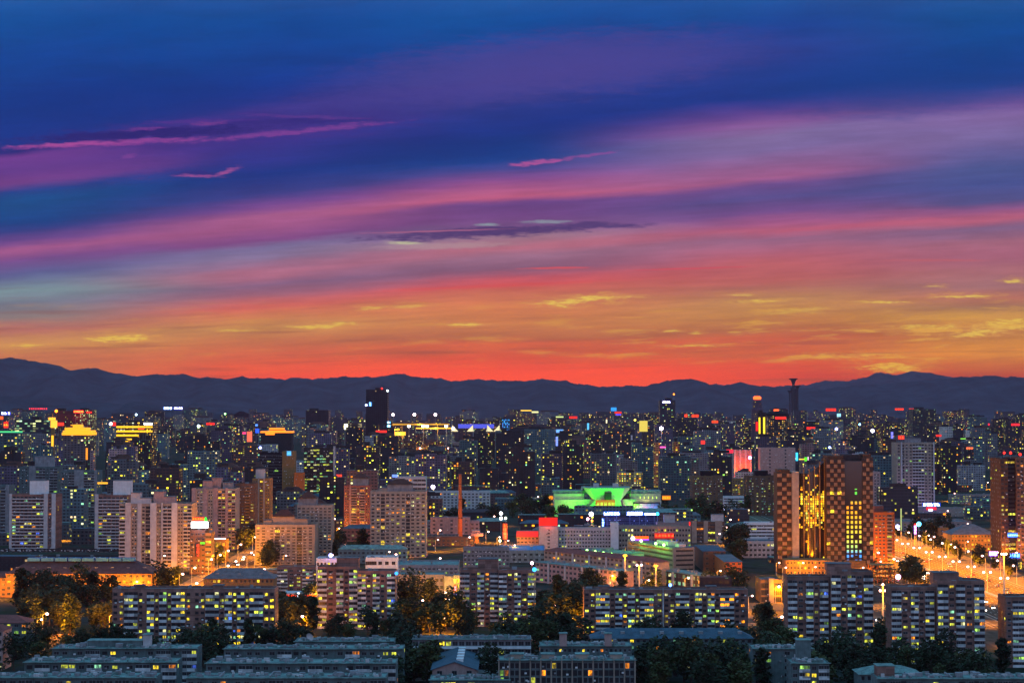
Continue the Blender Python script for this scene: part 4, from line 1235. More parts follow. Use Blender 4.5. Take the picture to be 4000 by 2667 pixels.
building('pinkish three-storey works behind the brick chimney', 1682, 1836, 2020, 1700, 16, 4, [('w', 1), ('w', 1), ('n', .4), ('w', 1), ('n', 1), ('w', 1)], (W_PINK, W_PALE, RF_BLUE), plit=0.05, name='factory_building', cat='factory building', secs=[(1836.5, 1872, 2034, 2, 14, 3, [('w', 1), ('w', 1)])])
building('low long works shed with yellow lit windows at the chimney foot', 1670, 1852, 2098, 1560, 14, 2, [('w', 1)] * 10, (W_BROWN, W_PALE, RF_BLUE), plit=0.5, pal='warm', name='factory_building', cat='factory building')

# brick chimney
Yc = 1735
t = thing('brick_chimney', 'slender orange-lit brick chimney rising among pinkish works', 'chimney', (gx(1798, Yc), Yc - 60, 0))
hc = gz(1855, Yc - 60)
t.location.x = gx(1798, Yc - 60)
MB().lathe([(2.1, 0), (1.9, hc * .3), (1.4, hc * .8), (1.25, hc)], 0, 0, 12).build('shaft', [W_ORANGE], t)
for zz in (0.3, 0.6, 0.85):
    r = 2.1 - zz * 0.95
    MB().lathe([(r, hc * zz), (r + .12, hc * zz + .1), (r + .12, hc * zz + .5), (r, hc * zz + .6)], 0, 0, 12).build('iron_band', [W_DARK], t)
MB().lathe([(1.25, hc + .003), (1.55, hc + .2), (1.55, hc + 1.0), (1.1, hc + 1.2)], 0, 0, 12).build('cap', [W_BRICKR], t)
foot(t.location.x - 3, t.location.x + 3, Yc - 63, Yc - 57)
put_light(t, (8, -14, 9), 9000, (1, .25, .08))


# ------------------------------------------------------------------ signs and coloured lights
RED, BLUE, CYAN, GREEN, GOLD, VIO, ORG = (1.0, 0.02, 0.01), (0.02, 0.10, 1.0), (0.02, 0.45, 1.0), (0.08, 0.9, 0.03), (1.0, 0.55, 0.02), (0.45, 0.06, 1.0), (1.0, 0.22, 0.01)
WHT = (0.85, 0.9, 1.0)
GLY = {}


def stroke_glyph(mb, x, z, s, rng, y=-0.06, m=0):
    """an unreadable square character: a few strokes"""
    t = s * 0.13
    for k in range(rng.choice([2, 3, 3])):
        zz = z + s * (0.1 + 0.8 * k / 2.4)
        a = rng.uniform(0, 0.25) * s
        mb.box(x + a, x + s * 0.95 - a * rng.random(), y, y + 0.05, zz, zz + t, m, True)
    for k in range(2):
        xx = x + s * rng.choice([0.15, 0.3, 0.5, 0.7, 0.85])
        mb.box(xx - t / 2, xx + t / 2, y - 0.06, y - 0.005, z + s * rng.uniform(0, .3), z + s, m, True)


def sign(label, px, py, w, h, Y, col, back=None, n=0, vertical=False, strength=3.0, light=0, lcol=None, text=None, posts=None, name='sign', cat='sign', bs=1.0, rz=0.0):
    """px,py centre and w,h size on the photograph at distance Y.  back: panel colour; posts: height of its legs in m"""
    SEED[0] += 1
    rng = random.Random(SEED[0])
    W, H = w / F * Y, h / F * Y
    cx_, cz_ = gx(px, Y), gz(py, Y)
    t = thing(name, label, cat, (cx_, Y, cz_ - H / 2), rz)
    key = 'sign_%02x%02x%02x_%d' % (int(col[0] * 255), int(col[1] * 255), int(col[2] * 255), int(strength * 10))
    em = emis(key, col, strength)
    if back is not None:
        kb_ = 'panel_%02x%02x%02x_%d' % (int(back[0] * 255), int(back[1] * 255), int(back[2] * 255), int(bs * 10))
        bm = emis(kb_, back, bs)
        MB().box(-W / 2, W / 2, 0, 0.4, 0, H, 0, True).build('panel', [bm], t)
    else:
        MB().box(-W / 2, W / 2, 0.1, 0.25, H * 0.1, H * 0.2, 0, True).box(-W / 2, W / 2, 0.1, 0.25, H * 0.8, H * 0.9, 0, True).build('frame', [METAL], t)
    if text:
        cu = bpy.data.curves.new('lettering', 'FONT')
        cu.body = text
        cu.align_x = 'CENTER'
        cu.size = H * 1.1
        cu.extrude = 0.05
        cu.offset = H * 0.02
        cu.materials.append(em)
        tmp = bpy.data.objects.new('lettering', cu)
        me = bpy.data.meshes.new_from_object(tmp)
        bpy.data.objects.remove(tmp)
        to = bpy.data.objects.new('lettering', me)
        C.objects.link(to)
        to.parent = t
        to.rotation_euler = (R(90), 0, 0)
        to.location = (0, -0.12, H * 0.12)
    elif n:
        mb = MB()
        if vertical:
            s = min(W * 0.95, H / n * 0.86)
            for i in range(n):
                stroke_glyph(mb, -s / 2, H * (i + 0.5) / n - s / 2, s, rng)
        else:
            s = min(H * 0.95, W / n * 0.88)
            for i in range(n):
                stroke_glyph(mb, -W / 2 + W * (i + 0.5) / n - s / 2, H / 2 - s / 2, s, rng)
        mb.build('lettering', [em], t)
    elif back is None:
        MB().box(-W / 2, W / 2, -0.06, 0.06, 0, H, 0, True).build('light_panel', [em], t)
    if posts:
        p = MB()
        for xx in (-W * 0.35, W * 0.35):
            p.box(xx - 0.15, xx + 0.15, 0.41, 0.7, -posts, H * 0.8, 0, True)
        p.build('post', [METAL], t)
    if not posts and is_free(cx_, Y + 3, 1.0) and cz_ - H / 2 > 1:      # free-standing: its own posts to the ground
        q_ = max(.15, Y / 16000)
        MB().box(-W * .3 - q_, -W * .3 + q_, 0.45, 0.45 + 2 * q_, -(cz_ - H / 2), H * .5, 0).box(W * .3 - q_, W * .3 + q_, 0.45, 0.45 + 2 * q_, -(cz_ - H / 2), H * .5, 0).build('post', [METAL], t)
    if light:
        put_light(t, (0, -3.5, H * 0.3), light, lcol or col, 1.5)
    return t


def spot(label, px, py, Y, col, r=1.2, strength=12.0, light=0, name='beacon_light', cat='light'):
    t = thing(name, label, cat, (gx(px, Y), Y, gz(py, Y)))
    em = emis('glow_%02x%02x%02x_%d' % (int(col[0] * 255), int(col[1] * 255), int(col[2] * 255), int(strength * 10)), col, strength)
    MB().ball((0, 0, 0), r, 8, 5).build('lamp_head', [em], t)
    MB().box(-0.15, 0.15, 0.1, 0.4, -r - 1.6, -r * 0.7, 0, True).build('bracket', [METAL], t)
    if is_free(t.location.x, Y + 2, 1.0) and t.location.z > r + 2:
        MB().tube([(0, .3, -t.location.z), (0, .3, -r * .6)], [.35, .2], 5).build('pole', [METAL], t)
    if light:
        put_light(t, (0, -r - 1.5, 0), light, col, 1.0)
    return t


# billboard building on the street
bb = building('mid-rise block carrying the white billboard, dark side and glowing orange street side', 745, 806, 2068, 1300, 16, 8, [('w', 1), ('D', 1.4), ('w', 1)], (W_BROWN, W_TAN_SODIUM, RF_TEAL), plit=0.08, pal='warm', name='commercial_building', cat='commercial building',
              secs=[(806.5, 830, 2080, -1, 14, 8, [('R', 1)], (W_TAN_SODIUM, W_CREAM, RF_GREY))])
sign('bright white lit billboard with blue edge on the street-corner roof', 783, 2049, 66, 24, 1300, WHT, back=(0.9, 0.93, 1.0), bs=5.0, light=2500, lcol=(0.5, 0.6, 1), posts=2.5, name='billboard', cat='billboard', n=0)
sign('red and orange neon lettering above the white billboard', 778, 2026, 46, 15, 1300, (1.0, 0.25, 0.01), back=(0.9, 0.03, 0.0), n=5, strength=2.5, bs=1.0, posts=1)
t = thing('sign', 'green triangular neon shape beside the red lettering on the billboard roof', 'sign', (gx(806, 1300), 1300, gz(2036, 1300)))
MB().poly([(-1.1, 0, 0), (1.2, 0, 0), (0.9, 0, 1.8), (0.3, 0, 3.0), (-0.4, 0, 3.0)]).poly([(1.2, .3, 0), (-1.1, .3, 0), (-0.4, .3, 3.0), (0.3, .3, 3.0), (0.9, .3, 1.8)]).build('light_panel', [emis('neon_green', (0.01, 0.8, 0.03), 1.6)], t)
sign('vertical red neon characters on the side of the billboard building', 777, 2149, 12, 50, 1298, (1.0, 0.04, 0.02), n=4, vertical=True, strength=2.2, back=(0.35, 0.02, 0.0), bs=0.6)
sign('small lime lit sign box at the billboard building corner', 795, 2120, 18, 8, 1296, GREEN, strength=1.0)
building('low golden-lit shop house with a glowing white eave line', 828, 886, 2105, 1395, 14, 3, [('w', 1), ('F', 1.5), ('w', 1)], (W_TAN_SODIUM, W_CREAM, RF_RED), plit=0.6, pal='warm', name='shop_building', cat='shop')
sign('thin white-violet light strip along the eave of the golden shop house', 857, 2103, 56, 3.5, 1392, (1.0, 0.75, 0.8), strength=4.0)

# yellow shop block
yb = building('small glowing yellow shop block with a tall lit glass front', 1736, 1772, 2250, 1128, 12, 4, [('n', 1)], (W_CREAM, W_CREAM, RF_DARK), name='shop_building', cat='shop', secs=[(1772.6, 1796, 2245, -1.5, 13, 4, [('F', 1), ('F', 1)])], plit=1.0, pal='warm')
put_light(yb, (-2, -7, 7), 3200, (1, .6, .04))
put_light(yb, (3, -6, 11), 1500, (1, .75, .08))
sign('red and white vertical shop sign on the yellow lit block', 1779, 2296, 12, 20, 1125, (1.0, .5, .5), back=RED, n=2, vertical=True, strength=2.0, bs=1.2)
sign('blue-white vertical shop sign under the red one on the yellow lit block', 1779, 2328, 12, 22, 1125, WHT, back=(0.3, 0.25, 1.0), n=3, vertical=True, strength=4.0, bs=1.0)
spot('white shop floodlight beside the yellow lit block', 1752, 2346, 1118, (0.8, 0.8, 1.0), 1.1, 9, 1500)

# filling station
Yg = 1085
t = thing('filling_station', 'low filling station canopy with a glowing red edge among orange trees', 'filling station', (gx(1175, Yg), Yg, 0))
Wg = 130 / F * Yg
zc = gz(2322, Yg)
MB().box(-Wg / 2, Wg / 2, 0, 14, zc - 0.2, zc + 0.9, 0, True).build('canopy', [W_PALE], t)
MB().box(-Wg / 2 + 1, Wg / 2, -0.12, -0.01, zc - 0.9, zc + 0.1, 0, True).build('light_strip', [emis('neon_red_edge', (1.0, 0.04, 0.0), 2.0)], t)
for xx in (-Wg * 0.35, 0, Wg * 0.35):
    MB().box(xx - 0.3, xx + 0.3, 5, 5.6, 0, zc - 0.2, 0).build('column', [W_WHITE], t)
    MB().box(xx - 1.0, xx + 1.0, 4, 4.6, 0, 1.7, 0).build('pump', [W_CREAM], t)
put_light(t, (-5, 3, zc - 1.5), 1600, (.8, 1, .3))
put_light(t, (4, 3, zc - 1.5), 1600, (.9, 1, .3))
sign('small white pylon sign in front of the red-edged canopy', 1170, 2322, 10, 16, Yg - 3, WHT, strength=5)

# white multi-storey complex in the middle
WP = (W_PALE, W_WHITE, RF_GREY)
building('pale blank-walled stair block under the solid red roof billboard', 2106, 2180, 2056, 1530, 20, 6, [('n', 2), ('w', 1), ('n', 2)], WP, plit=0.02, name='office_building', cat='office building')
sign('large solid red billboard standing on the pale stair block', 2141, 2037, 72, 32, 1532, (1.0, 0.02, 0.01), back=(0.95, 0.006, 0.004), bs=1.0, light=2600, posts=2, name='billboard', cat='billboard')
building('long white office wing with square dark windows, beside the slender pale shaft', 2180.6, 2385, 2062, 1536, 16, 5, [('w', 1)] * 18, WP, plit=0.1, name='office_building', cat='office building')
building('slender pale blue-white windowless shaft rising through the white wings', 2386, 2415, 2040, 1528, 12, 6, [('n', 1)], (W_WHITE, W_WHITE, RF_TEAL), name='office_building', cat='office building')
building('long pale wing with a lit yellow window row behind the red and blue neon', 2415.6, 2696, 2054, 1536, 16, 4, [('w', 1)] * 24, (W_CREAM, W_WHITE, RF_GREY), plit=0.28, pal='lit', name='office_building', cat='office building')
building('low wing washed in red light above a cream lit shop floor', 2018, 2104, 2074, 1540, 14, 4, [('w', 1)] * 6, (W_CREAM, W_PALE, RF_GREY), plit=0.1, name='commercial_building', cat='commercial building')
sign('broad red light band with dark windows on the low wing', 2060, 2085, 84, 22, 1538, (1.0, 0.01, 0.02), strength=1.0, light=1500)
t = sign('red over blue pill-shaped neon sign on the long pale wing', 2498, 2099, 66, 11, 1380, (1.0, 0.06, 0.0), strength=2.5, light=900)
sign('blue violet lower half of the pill-shaped neon sign', 2498, 2110, 70, 9, 1380, (0.16, 0.02, 1.0), strength=2.2, light=500)
spot('white neon ball at the end of the red and blue pill sign', 2471, 2102, 1378, (1, .9, 1), 1.4, 8)
sign('red panel sign with faint characters on the long pale wing', 2593, 2091, 74, 18, 1534, (1.0, 0.16, 0.03), back=(0.9, 0.006, 0.004), n=6, strength=1.6, bs=1.0, light=800)
building('dark glass hall behind the big blue-white lettering', 2352, 2572, 2013, 1660, 20, 5, [('R', 1)] * 3, (W_DARK, W_GREY, RF_GREY), plit=0.03, pal='cool', name='commercial_building', cat='commercial building')
s = sign('brilliant blue-white roof lettering, shorter block beside the museum foot', 2389, 2005, 62, 15, 1652, (0.6, 0.75, 1.0), n=5, strength=10.0, light=7000, lcol=(0.03, 0.12, 1), back=(0.02, 0.12, 1.0), bs=2.2)
s = sign('brilliant blue-white roof lettering of large characters', 2478, 2005, 62, 15, 1652, (0.6, 0.75, 1.0), n=4, strength=10.0, light=5000, lcol=(0.03, 0.12, 1), back=(0.01, 0.08, 0.9), bs=1.6)
s = sign('brilliant blue-white roof lettering in small letters at the end of the row', 2538, 2007, 54, 9, 1652, (0.6, 0.75, 1.0), text='COMPASS', strength=9.0, light=4000, lcol=(0.03, 0.12, 1), back=(0.01, 0.08, 0.9), bs=1.6)
spot('round cyan light after the small blue-white letters', 2567, 2006, 1650, CYAN, 1.3, 6)
sign('vertical blue neon characters at the corner of the dark glass hall', 2355, 2040, 9, 32, 1655, (0.3, 0.6, 1.0), back=(0.01, 0.06, 0.9), n=3, vertical=True, strength=5, bs=1.2, light=1500, lcol=BLUE)
spot('round white floodlight beside the green museum', 2309, 2007, 1640, (0.95, 0.9, 1.0), 1.9, 9, 3000)
spot('small pink-white lamp below the round floodlight', 2295, 2026, 1635, (1.0, 0.4, 0.5), 1.2, 9, 2500)
spot('orange tree lamp beside the round floodlight', 2312, 2033, 1630, (1.0, 0.35, 0.02), 1.0, 3, 5000)

# piered pale building
building('pale block of tall vertical piers with a small roof box', 2566, 2700, 2040, 1625, 16, 5, [('w', 1)] * 8, (W_PINK, W_PALE, RF_GREY), plit=0.12, name='office_building', cat='office building', house=[(2594, 2636, 2010, 2040, 3, 8, W_PALE)])
building('pale block with three broad vertical piers over dark glass', 2700.6, 2828, 2036, 1600, 18, 5, [('P', 2), ('R', 3), ('P', 1.8), ('R', 3), ('P', 3), ('w', 1)], (W_BROWN, W_CREAM, RF_GREY), plit=0.12, name='office_building', cat='office building', house=[(2780, 2826, 2010, 2036, 3, 8, W_PALE)])
sign('narrow vertical red neon on the edge of the pier block', 2692, 2052, 5, 30, 1598, RED, strength=1.4)
building('pale slatted block with teal windows behind the dark tree', 2830, 2904, 2046, 1700, 16, 5, [('w', 1)] * 5, (W_TEAL, W_PALE, RF_TEAL), plit=0.3, pal='cool', name='office_building', cat='office building')
building('white banded block beside the great dark checkered tower', 2912, 3034, 2040, 1620, 16, 5, [('R', 1), ('R', 1), ('R', 1)], (W_WHITE, W_WHITE, RF_TEAL), plit=0.1, name='office_building', cat='office building')
building('low white block with a grey tin roof before the banded block', 2905, 3040, 2112, 1440, 30, 3, [('w', 1)] * 8, (W_PALE, W_WHITE, RF_SLATE), plit=0.1, name='low_apartment_block')
gable_roofed('slate-roofed hall end-on to the view behind the orange gabled one', 2745, 2832, 2152, 14, 60, 2.4, (W_BROWN,), RF_SLATE, wins_n=3, nf=4, hipped=8, name='hip_roofed_block', cat='hall', plit=0.1)
gable_roofed('grey flat-hipped block with a glowing orange-red end wall', 2830, 2896, 2194, 12, 66, 0.8, (W_ORANGE,), RF_GREY, wins_n=3, nf=4, hipped=10, name='hip_roofed_block', cat='hall', plit=0.35, pal='warm')
building('pinkish low block with orange framed bays beside the plaza', 2968, 3050, 2262, 1110, 24, 3, [('F', 1), ('P', .6), ('F', 1)], (W_TAN_SODIUM, W_CREAM, RF_GREY), plit=0.05, pal='warm', name='low_apartment_block')

# rotated long red-roofed block, plus the grey row in front
def rotated(label, xa, ya, xb, yb, htop, depth, nf, mats, roofm, plit, name='low_apartment_block', hip=3.0, n=20, endmat=None, pal='lit', cat='apartment building'):
    """front edge from (xa,ya) to (xb,yb) on the photo (roof-edge rows), height htop m"""
    Ya, Yb = gy(ya, htop), gy(yb, htop)
    Xa, Xb = gx(xa, Ya), gx(xb, Yb)
    Ln = math.hypot(Xb - Xa, Yb - Ya)
    rz = math.atan2(Yb - Ya, Xb - Xa)
    SEED[0] += 1
    rng = random.Random(SEED[0])
    t = thing(name, label, cat, (Xa, Ya, 0), rz)
    wins = []
    b = MB().box(0, Ln, 0, depth, 0, htop, 0)
    b.build('wall', [mats[0]], t)
    fh = htop / nf
    k = 0
    for i in range(n):
        xx = Ln * (i + 0.5) / n
        for j in range(nf):
            wins.append((xx, 0, fh * (j + 0.6), Ln / n * 0.6, fh * 0.5))
        if i % 4 == 2:
            MB().box(xx + Ln / n * 0.55, xx + Ln / n * 0.9, -0.6, -0.003, 0, htop + 0.2, 0, True).build('pier', [mats[1]], t)
    put_windows(t, wins, rng, plit, pal)
    # end wall windows
    if hip:
        MB().hip(0, Ln, 0, depth, htop + 0.01, htop + hip, None, 0, 0.6).build('roof', [roofm], t)
    else:
        r = MB().box(-0.3, Ln + 0.3, -0.3, depth + 0.3, htop + 0.01, htop + 0.5, 0, True)
        roof_clutter(r, 0, Ln, 0, depth, htop + 0.51, rng, 14, 1)
        r.build('roof', [roofm, W_GREY], t)
    for s in range(12):
        u = s / 11.0
        foot(Xa + (Xb - Xa) * u - 3, Xa + (Xb - Xa) * u + 14, Ya + (Yb - Ya) * u - 3, Ya + (Yb - Ya) * u + 12)
    return t


rotated('long slanting block under a maroon roof with an orange-lit end wall', 2125, 2150, 2555, 2196, 15, 12, 5, (W_CREAM, W_PALE), RF_RED, 0.15, hip=2.5, n=26)
rotated('slanting grey row of small apartments in front of the maroon roof', 2092, 2196, 2425, 2232, 12.5, 10, 4, (W_PINK, W_PALE), RF_TEAL, 0.12, hip=0, n=20)
rotated('slanting low hall with a green-lit parapet behind the maroon roof', 2272, 2146, 2442, 2164, 11, 16, 2, (W_PALE, W_PALE), RF_TEAL, 0.1, hip=0, n=8, name='commercial_building', cat='commercial building')
rotated('slanting low wing with a lime-lit eave and two rows of lit windows', 2570, 2226, 2735, 2250, 9, 12, 2, (W_DARK, W_PALE), RF_TEAL, 0.75, hip=0, n=9, name='commercial_building', pal='cool', cat='commercial building')
for k in range(4):
    Y = gy(2148 + k * 6, 12)
    spot('green roof floodlight on the low hall behind the maroon roof', 2292 + k * 32, 2149 + k * 4.6, Y - 1, (0.35, 1.0, 0.15), 0.9, 8, 1500)
# stepped office with green floodlit side
Yo = gy(2140, 17)
Xo = gx(2627, Yo)
t = thing('office_building', 'angled banded office whose long side is floodlit green', 'office building', (Xo, Yo, 0), R(109.0))
H = 17
wl = MB().box(0, 82, -16, 0, 0, H, 0).build('wall', [W_CREAM], t)
MB().box(0.6, 81, -15.4, -0.6, H + 0.01, H + 0.3, 0).box(20, 40, -12, -5, H + .31, H + 3, 1).box(3, 10, -11, -6, H + .31, H + 2.4, 1).build('roof', [RF_GREY, W_PALE], t)
for k in range(5):
    zz = 1.6 + k * 3.2
    MB().box(1.0, 80, 0.004, 0.06, zz, zz + 1.3, 0, True).build('ribbon_window', [GLASS], t)
    MB().box(-0.06, -0.004, -15, -2.2, zz, zz + 1.3, 0, True).build('ribbon_window', [GLASS], t)
for xx in (12, 26, 52):
    put_light(t, (xx, 5, H + 2.5), 5000, (0.25, 1.0, 0.05), 1.0)
for xx in (12, 26, 52):
    Xw = Xo + xx * math.cos(R(109)) - 1.6 * math.sin(R(109)) * 1
    Yw = Yo + xx * math.sin(R(109)) + 1.6 * math.cos(R(109))
    tt = thing('roof_floodlight', 'green roof floodlight on the edge of the angled banded office', 'floodlight', (Xw, Yw - 0.4, H + 0.3), 0, 'green floodlights on the banded office')
    MB().ball((0, 0, 1.2), 0.95, 8, 5).build('lamp_head', [emis('glow_green', (0.4, 1.0, 0.2), 7)], tt)
    MB().box(-0.12, 0.12, -0.12, 0.12, -0.3, 0.6, 0).build('bracket', [METAL], tt)
for s in range(6):
    foot(Xo - 28 * s / 5 - 6, Xo - 28 * s / 5 + 18, Yo + 78 * s / 5 - 4, Yo + 78 * s / 5 + 8)
sign('lime light strip along the eave of the slanting low wing', 2610, 2226, 82, 7, 1236, (0.35, 0.8, 0.05), strength=0.9, light=900, rz=R(-55))
gable_roofed('low blue sheet-roofed stall beside the orange hall', 2822, 2900, 2270, 5, 10, 1.2, (W_TAN_SODIUM,), RF_BLUE, wins_n=3, nf=1, hipped=True, name='kiosk', cat='kiosk', plit=0.8, pal='warm')

# red neon column and neighbours
s = sign('tall red neon column of four characters glowing over the street', 1973, 2075, 18, 62, 1560, (1.0, 0.12, 0.02), back=(0.75, 0.02, 0.0), n=4, vertical=True, strength=2.2, bs=0.9, light=16000, lcol=(1, .10, .03))
MB().box(-0.4, 0.4, 0.5, 1.2, -gz(2106, 1560), 0, 0).build('post', [METAL], s)
spot('blue-white lamp above the red neon column', 1957, 2004, 1760, (0.8, 0.9, 1.0), 1.5, 10, 2500, )
spot('blue-white lamp in a pair above the red neon column', 1957, 2024, 1700, (0.8, 0.9, 1.0), 1.4, 10)
spot('dimmer yellow-blue lamp of the pair above the red neon column', 1975, 2023, 1700, (0.5, 0.7, 0.6), 1.2, 6)
spot('orange lamp at the foot of the red neon column', 1953, 2111, 1540, (1.0, 0.7, 0.3), 1.0, 9, 9000)
spot('magenta lamp at the foot of the red neon column', 1973, 2134, 1490, (1.0, 0.3, 0.9), 0.9, 9, 2500)
spot('blue roof light over the small white hexagonal office', 1294, 2168, 1128, (0.25, 0.25, 1.0), 1.2, 7, 500)
spot('blue light on the corner of the second brick tower pair', 2087, 2223, 985, (0.03, 0.35, 1.0), 1.1, 3)
spot('blue light at the roof corner of the brick pair behind the orange trees', 1550, 2238, 975, (0.03, 0.3, 1.0), 0.9, 2)
spot('small pink light behind the roof of the second brick pair', 2078, 2198, 1150, (1.0, 0.5, 0.7), 1.0, 7)
spot('blue light on the roof of the wide slab block', 2616, 2284, 932, (0.1, 0.25, 1.0), 0.8, 6)
t = thing('kiosk', 'pink mushroom-roofed gatehouse on a glowing orange post', 'kiosk', (gx(1862, 1600), 1600, 0))
MB().box(-1.6, 1.6, 0, 3, 0, gz(2092, 1600), 0).build('post', [W_TAN_SODIUM], t)
MB().box(-5, 5.5, -3, 6, gz(2092, 1600), gz(2082, 1600), 0, True).box(-4, 3, -2, 5, gz(2082, 1600), gz(2071, 1600), 0).build('roof', [W_PINK], t)
put_light(t, (3, -6, 4), 6000, (1, .25, .06))

# ------------------------------------------------------------------ the green floodlit museum
W_MUS = wall('museum_stone', (0.34, 0.34, 0.31), dirt=0.25)
Ym = 1985
zt = lambda p: gz(p, Ym)
t = thing('museum', 'white museum with flared central bastion floodlit vivid green', 'museum', (gx(2370, Ym), Ym, 0))
lx = lambda p: gx(p, Ym) - gx(2370, Ym)
wing = MB()
wing.box(lx(2165), lx(2282), 6, 40, 0, zt(1928), 0).box(lx(2460), lx(2582), 6, 40, 0, zt(1928), 0)
wing.box(lx(2165), lx(2582), 2, 5.99, 0, zt(1950), 1)
wing.box(lx(2160), lx(2585), 8, 42, zt(1928), zt(1918), 2)
wing.build('wing', [W_MUS, W_MUS, RF_TEAL], t)
bast = MB()
zb, zm, zu = 0.0, zt(1955), zt(1904)
# flared bastion: narrow waist, wide lip, proud of the wings
prof = [(lx(2289), lx(2432), -5.0, zb), (lx(2289), lx(2432), -5.0, zt(1990)), (lx(2322), lx(2420), -6.0, zt(1952)), (lx(2304), lx(2438), -10.0, zu)]
for (a, b, y0, z0), (a2, b2, y1, z1) in zip(prof[1:], prof[2:]):
    bast.poly([(a, y0, z0), (b, y0, z0), (b2, y1, z1), (a2, y1, z1)], 0)
bast.poly([(prof[0][0], -5, 0), (prof[0][1], -5, 0), (prof[1][1], -5, prof[1][3]), (prof[1][0], -5, prof[1][3])], 0)
outl, outr = lx(2275), lx(2464)
bast.poly([(outl, 4, zu), (lx(2318), 1.9, zm), (prof[2][0], -6, prof[2][3]), (prof[3][0], -10, zu)], 0)
bast.poly([(prof[3][1], -10, zu), (prof[2][1], -6, prof[2][3]), (lx(2424), 1.9, zm), (outr, 4, zu)], 0)
bast.poly([(outl, 4, zu), (prof[3][0], -10, zu), (prof[3][1], -10, zu), (outr, 4, zu), (outr, 38, zu), (outl, 38, zu)], 1)
bast.poly([(outl, 38, zu), (outl, 38, 0), (outl, 4, 0), (outl, 4, zu)], 0).poly([(outr, 4, zu), (outr, 4, 0), (outr, 38, 0), (outr, 38, zu)], 0)
bast.poly([(prof[0][0], -5, 0), (prof[1][0], -5, prof[1][3]), (lx(2290), 1.9, zm), (lx(2290), 1.9, 0)], 0)
bast.poly([(prof[0][1], -5, 0), (lx(2432), 1.9, 0), (lx(2432), 1.9, zm), (prof[1][1], -5, prof[1][3])], 0)
bast.build('bastion', [W_MUS, RF_TEAL], t)
MB().box(lx(2320), lx(2341), 12, 20, zu + .01, zt(1890), 0).build('roof_house', [W_PALE], t)
MB().box(lx(2396), lx(2418), 12, 20, zu + .01, zt(1890), 0).build('roof_house', [W_PALE], t)
MB().box(lx(2359), lx(2386), -9.6, -8.2, zt(1950), zt(1920), 0).build('tall_window', [GLASS], t)
MB().box(lx(2432.5), lx(2467), 1.0, 1.9, zt(1995), zt(1981), 0).build('glazed_door', [GLASS], t)
cv = MB()
for k in range(8):
    a0, a1 = R(-60 + 15 * k), R(-45 + 15 * k)
    rr = lx(2576) - lx(2470)
    x0c = (lx(2470) + lx(2576)) / 2
    p = lambda a, z, r=rr / 2: (x0c + r * math.sin(a), 2 - 12 * math.cos(a) * 0.6, z)
    cv.poly([p(a0, 0), p(a1, 0), p(a1, zt(1966), rr / 2 * 1.05), p(a0, zt(1966), rr / 2 * 1.05)], 0)
cv.build('curved_wall', [W_MUS], t)
MB().box(lx(2472), lx(2576), -6.0, 1.9, zt(1966), zt(1961), 0, True).build('canopy', [W_DARK], t)
for k in range(5):
    MB().box(lx(2500 + 16 * k), lx(2503 + 16 * k), 5.8, 5.99, zt(1948), zt(1940), 0).build('wall_light', [emis('wall_light_lime', (0.6, 0.9, 0.1), 1.5)], t)
for (px, py, dy, pw, c) in [(2300, 2003, -16, 26000, (0.06, 1, 0.03)), (2345, 2003, -19, 26000, (0.06, 1, 0.03)), (2405, 2003, -19, 30000, (0.08, 1, 0.03)), (2380, 1965, -26, 9000, (0.12, 1, 0.05)), (2455, 1985, -8, 6000, (0.6, 1, 0.1)), (2215, 1960, -10, 5000, (0.7, 1, .15)), (2265, 1960, -10, 5000, (0.4, 1, .1)), (2500, 1990, -16, 11000, (1, .12, .8)), (2520, 1948, -6, 3500, (0.9, .8, .25)), (2560, 1992, -14, 9000, (.05, .3, 1))]:
    put_light(t, (lx(px), dy, zt(py)), pw * (1.5 if c[0] < .2 and c[1] == 1 else 0.9), (c[0] * .25, c[1], 0) if c[1] == 1 and c[0] < .2 else c, 1.5)
foot(gx(2150, Ym), gx(2600, Ym), Ym - 12, Ym + 45)
s = sign('red screen with yellow-green characters on the green museum front', 2364, 1968, 76, 32, Ym - 11, (0.75, 0.9, 0.1), back=(0.45, 0.03, 0.01), n=5, strength=0.9, bs=0.9, name='led_screen', cat='screen')
sign('amber two-line light panel at the near end of the museum wing', 2143, 1943, 32, 15, Ym - 5, (1.0, 0.35, 0.0), strength=1.3, n=4, back=(0.8, 0.2, 0.0), light=600)
sign('amber two-line light panel beyond the violet museum wall', 2602, 1943, 33, 16, Ym - 5, (1.0, 0.45, 0.0), strength=1.5, n=4, back=(0.8, 0.2, 0.0), light=600)

# ------------------------------------------------------------------ the great dark checkered tower group
Yt = 1308
W_CHK = wall('stone_umber', (0.10, 0.055, 0.038), dirt=0.5)
W_CHKL = wall('stone_umber_pale', (0.32, 0.20, 0.13), dirt=0.5)
CK = (W_CHK, W_CHK, RF_DARK)
root = thing('tower_group', 'great dark tower group of checkered walls and gold-reflecting dark glass', 'tower', (gx(3220, Yt), Yt, 0))
lx = lambda p: gx(p, Yt) - gx(3220, Yt)
Z = lambda p: gz(p, Yt)


